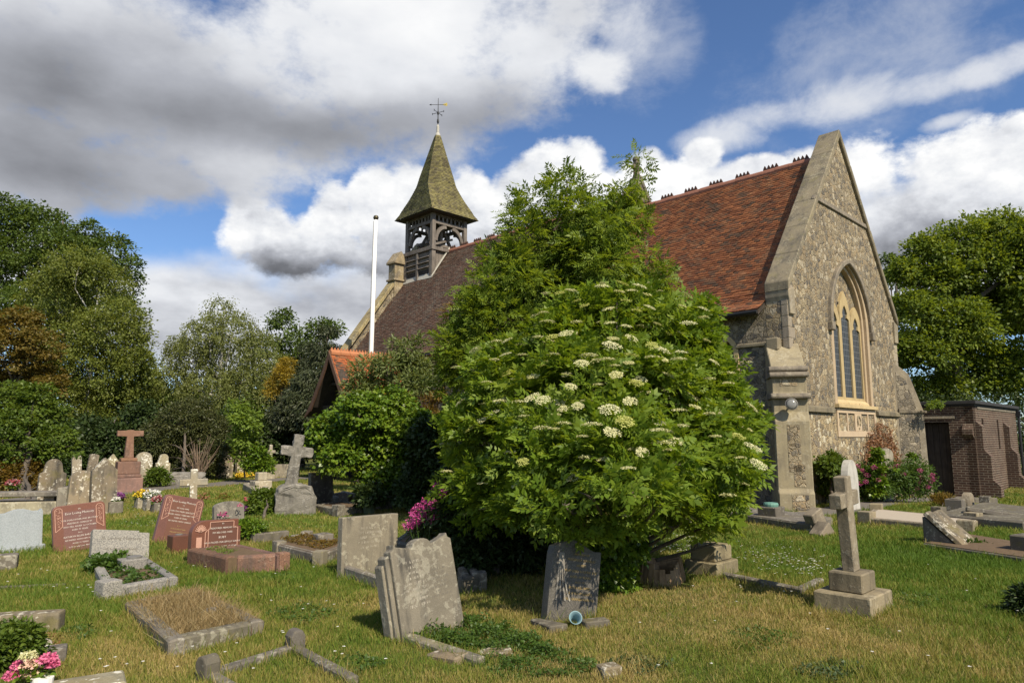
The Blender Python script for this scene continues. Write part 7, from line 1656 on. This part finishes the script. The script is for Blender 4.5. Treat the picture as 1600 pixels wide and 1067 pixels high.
# ============================================================ GRASS
def inside_any(x, y, grow=0.0):
    m = np.zeros(len(x), bool)
    for p in EXCL:
        lo = p.min(0); hi = p.max(0); k = np.where((x > lo[0]) & (x < hi[0]) & (y > lo[1]) & (y < hi[1]))[0]
        if not len(k): continue
        q = np.ones(len(k), bool); a = p; b = np.roll(p, -1, 0)
        area = np.sum(a[:, 0] * b[:, 1] - b[:, 0] * a[:, 1]); sg = 1 if area > 0 else -1
        for (ax, ay), (bx, by) in zip(a, b): q &= sg * ((bx - ax) * (y[k] - ay) - (by - ay) * (x[k] - ax)) >= 0
        m[k[q]] = True
    return m
def blades(x, y, hgt, wid, r, rg, lean=0.55):
    n = len(x); z = gz(x, y); a = rg.uniform(0, 6.283, n); b = rg.uniform(0, 6.283, n); l = hgt * rg.uniform(0.1, lean * 2, n)
    V = np.empty((n, 4, 3))
    dx, dy = np.cos(a) * wid / 2, np.sin(a) * wid / 2
    V[:, 0] = np.stack([x - dx, y - dy, z - 0.01], 1); V[:, 1] = np.stack([x + dx, y + dy, z - 0.01], 1)
    V[:, 2] = np.stack([x + dx * 0.35 + np.cos(b) * l, y + dy * 0.35 + np.sin(b) * l, z + hgt], 1); V[:, 3] = np.stack([x - dx * 0.35 + np.cos(b) * l, y - dy * 0.35 + np.sin(b) * l, z + hgt], 1)
    return V.reshape(-1, 3), r
rg = np.random.default_rng(400); XS = []; YS = []; HS = []; WS = []
for y0, y1, dens, wd in ((3.6, 5.0, 8000, 0.0055), (5.0, 7.0, 6500, 0.006), (7.0, 9.5, 4000, 0.008), (9.5, 13, 2200, 0.011), (13, 18, 1000, 0.017), (18, 26, 420, 0.026), (26, 36, 110, 0.045)):
    w0 = 0.8 * y1 + 3.5; n = int(dens * 2 * w0 * (y1 - y0)); x = rg.uniform(-w0, w0, n); y = rg.uniform(y0, y1, n); k = np.abs(x) < 0.8 * y + 3.5
    XS.append(x[k]); YS.append(y[k]); WS.append(np.full(k.sum(), wd))
x = np.concatenate(XS); y = np.concatenate(YS); w = np.concatenate(WS)
k = ~inside_any(x, y); x, y, w = x[k], y[k], w[k]
sm = lambda a, b, s: np.exp(-((x - a) ** 2 + (y - b) ** 2) / s ** 2)
lush = 1.0 * sm(5.2, 9.5, 2.8) + 0.8 * sm(8.0, 8.2, 2.4) + 0.55 * sm(-2.0, 9.5, 2.0) + 0.4 * sm(-4.2, 7.3, 1.6) + 0.5 * sm(-6.5, 13, 2.5) + 0.45 * sm(2.2, 4.6, 1.1) + 0.5 * sm(8.5, 15.5, 3)
straw = 0.9 * sm(1.5, 7.1, 1.5) + 0.55 * sm(0.4, 5.2, 0.9) + 0.5 * sm(3.6, 6.1, 1.6) + 0.45 * sm(-1.0, 7.7, 1.2) + 0.6 * sm(-2.9, 5.4, 0.6) + 0.5 * sm(7.5, 7.0, 1.2)
patch = 0.5 + 0.5 * np.sin(x * 2.1 + np.sin(y * 1.7) * 1.5) * np.sin(y * 2.6 + np.sin(x * 1.3))
under = sm(1.1, 8.3, 1.5)
keep = rg.random(len(x)) > 0.55 * under; x, y, w, lush, straw, patch = (q[keep] for q in (x, y, w, lush, straw, patch))
tall_ = np.where((np.sin(x * 3.7 + 2 * np.sin(y * 2.9)) * np.sin(y * 4.3 + 1.5 * np.sin(x * 3.1)) > 0.55) & (rg.random(len(x)) < 0.6), 1.7, 1.0)
hgt = tall_ * (0.024 + 0.03 * rg.random(len(x))) * (0.65 + 0.5 * patch + 0.45 * lush - 0.2 * straw) * np.where(y > 12, 1.1, 1.0)
r = np.clip(rg.normal(0.5, 0.45, len(x)) - 0.95 * lush + 0.85 * straw, -1.6, 2.2)
P1 = blades(x, y, hgt, w, r, rg)
# longer tufts against the stones
tx = []; ty = []
for p in EXCL:
    if p[:, 1].mean() > 24 or p[:, 1].mean() < 3 or np.ptp(p[:, 0]) > 6: continue
    c = p.mean(0)
    for a, b in zip(p, np.roll(p, -1, 0)):
        L_ = np.linalg.norm(b - a); n = int(L_ * max(40, 260 - 14 * c[1])); u = rg.random(n); q = a + (b - a) * u[:, None]; o = nrm((q - c))
        q = q + o * rg.exponential(0.025, n)[:, None]; tx.append(q[:, 0]); ty.append(q[:, 1])
tx = np.concatenate(tx); ty = np.concatenate(ty); k = ~inside_any(tx, ty); tx, ty = tx[k], ty[k]; n = len(tx)
P2 = blades(tx, ty, 0.04 + 0.09 * rg.random(n) ** 2, np.interp(ty, [4, 20], [0.005, 0.014]), rg.normal(0.35, 0.6, n), rg)
V = np.concatenate([P1[0], P2[0]]); r = np.concatenate([P1[1], P2[1]])
o = np_mesh('grass', V, np.arange(len(V)).reshape(-1, 4), M_['grass_blade'], None, r); props(o, 'mown grass of the churchyard lawn, green with straw-coloured patches', 'grass', kind='stuff')
# dead grass in the worn plot
def poly_pts(P, n, rg, shrink=0.9):
    P = np.array(P); c = P.mean(0); Q = c + (P - c) * shrink; u = rg.random((n, 1)); v = rg.random((n, 1))
    return (Q[0] * (1 - u) + Q[1] * u) * (1 - v) + (Q[3] * (1 - u) + Q[2] * u) * v
q = poly_pts(PD, 14000, rg); n = len(q); hh = 0.03 + 0.09 * rg.random(n) ** 1.5 + np.where(rg.random(n) < 0.004, 0.15, 0)
V, r = blades(q[:, 0], q[:, 1], hh, np.full(n, 0.006), rg.random(n), rg, 0.9); V[:, 2] += 0.05
o = np_mesh('dead_grass', V, np.arange(len(V)).reshape(-1, 4), M_['dry_grass'], None, r); props(o, 'matted straw-coloured dead grass inside the worn stone surround', 'dead grass', kind='stuff')
xs = []
for cx, cy_, s, n in ((1.3, 7.0, 0.9, 4500), (2.4, 7.3, 0.7, 2500), (0.4, 5.3, 0.5, 2000), (-0.6, 7.6, 0.5, 1500), (3.4, 5.9, 0.8, 1800), (4.3, 6.9, 0.5, 800)):
    xs.append(rg.normal(0, s, (n, 2)) + [cx, cy_])
q = np.concatenate(xs); q = q[~inside_any(q[:, 0], q[:, 1])]; n = len(q)
V, r = blades(q[:, 0], q[:, 1], 0.012 + 0.03 * rg.random(n), np.full(n, 0.005), rg.random(n), rg, 1.6)
o = np_mesh('dry_cuttings', V, np.arange(len(V)).reshape(-1, 4), M_['dry_grass'], None, r); props(o, 'pale dry grass cuttings lying on the lawn before the elder', 'cuttings', kind='stuff')
# daisies
dp = [gnd(*p)[:2] for p in [(1170 + 120 * u + 10 * rg.normal(), 868 + 28 * u + 12 * rg.normal()) for u in rg.random(170)]]
dp += [gnd(*p)[:2] for p in [(1015 + 75 * rg.random(), 838 + 30 * rg.random()) for _ in range(150)]]
dp += [gnd(*p)[:2] for p in [(rg.uniform(0, 620), rg.uniform(770, 1060)) for _ in range(110)]] + [gnd(*p)[:2] for p in [(rg.uniform(190, 330), rg.uniform(790, 830)) for _ in range(90)]]
dp += [gnd(*p)[:2] for p in [(rg.uniform(900, 1600), rg.uniform(870, 1060)) for _ in range(25)]]
dp = np.array(dp); dp = dp[~inside_any(dp[:, 0], dp[:, 1])]; n = len(dp); V = []; rr = []
ct = np.stack([dp[:, 0], dp[:, 1], gz(dp[:, 0], dp[:, 1]) + rg.uniform(0.045, 0.075, n)], 1)
for k in range(7):
    a = k * 6.283 / 7; D = np.tile([math.cos(a), math.sin(a), 0.1], (n, 1)); v, r = leaves(ct, D, np.tile([0, 0, 1.0], (n, 1)) + rg.normal(0, 0.2, (n, 3)), np.full(n, 0.014), np.full(n, 0.011), rg.random(n)); V.append(v); rr.append(r)
V = np.concatenate(V); o = np_mesh('daisies', V, np.arange(len(V)).reshape(-1, 4), M_['white_petal'], None, np.concatenate(rr)); props(o, 'white daisies scattered through the lawn', 'daisies', kind='stuff')
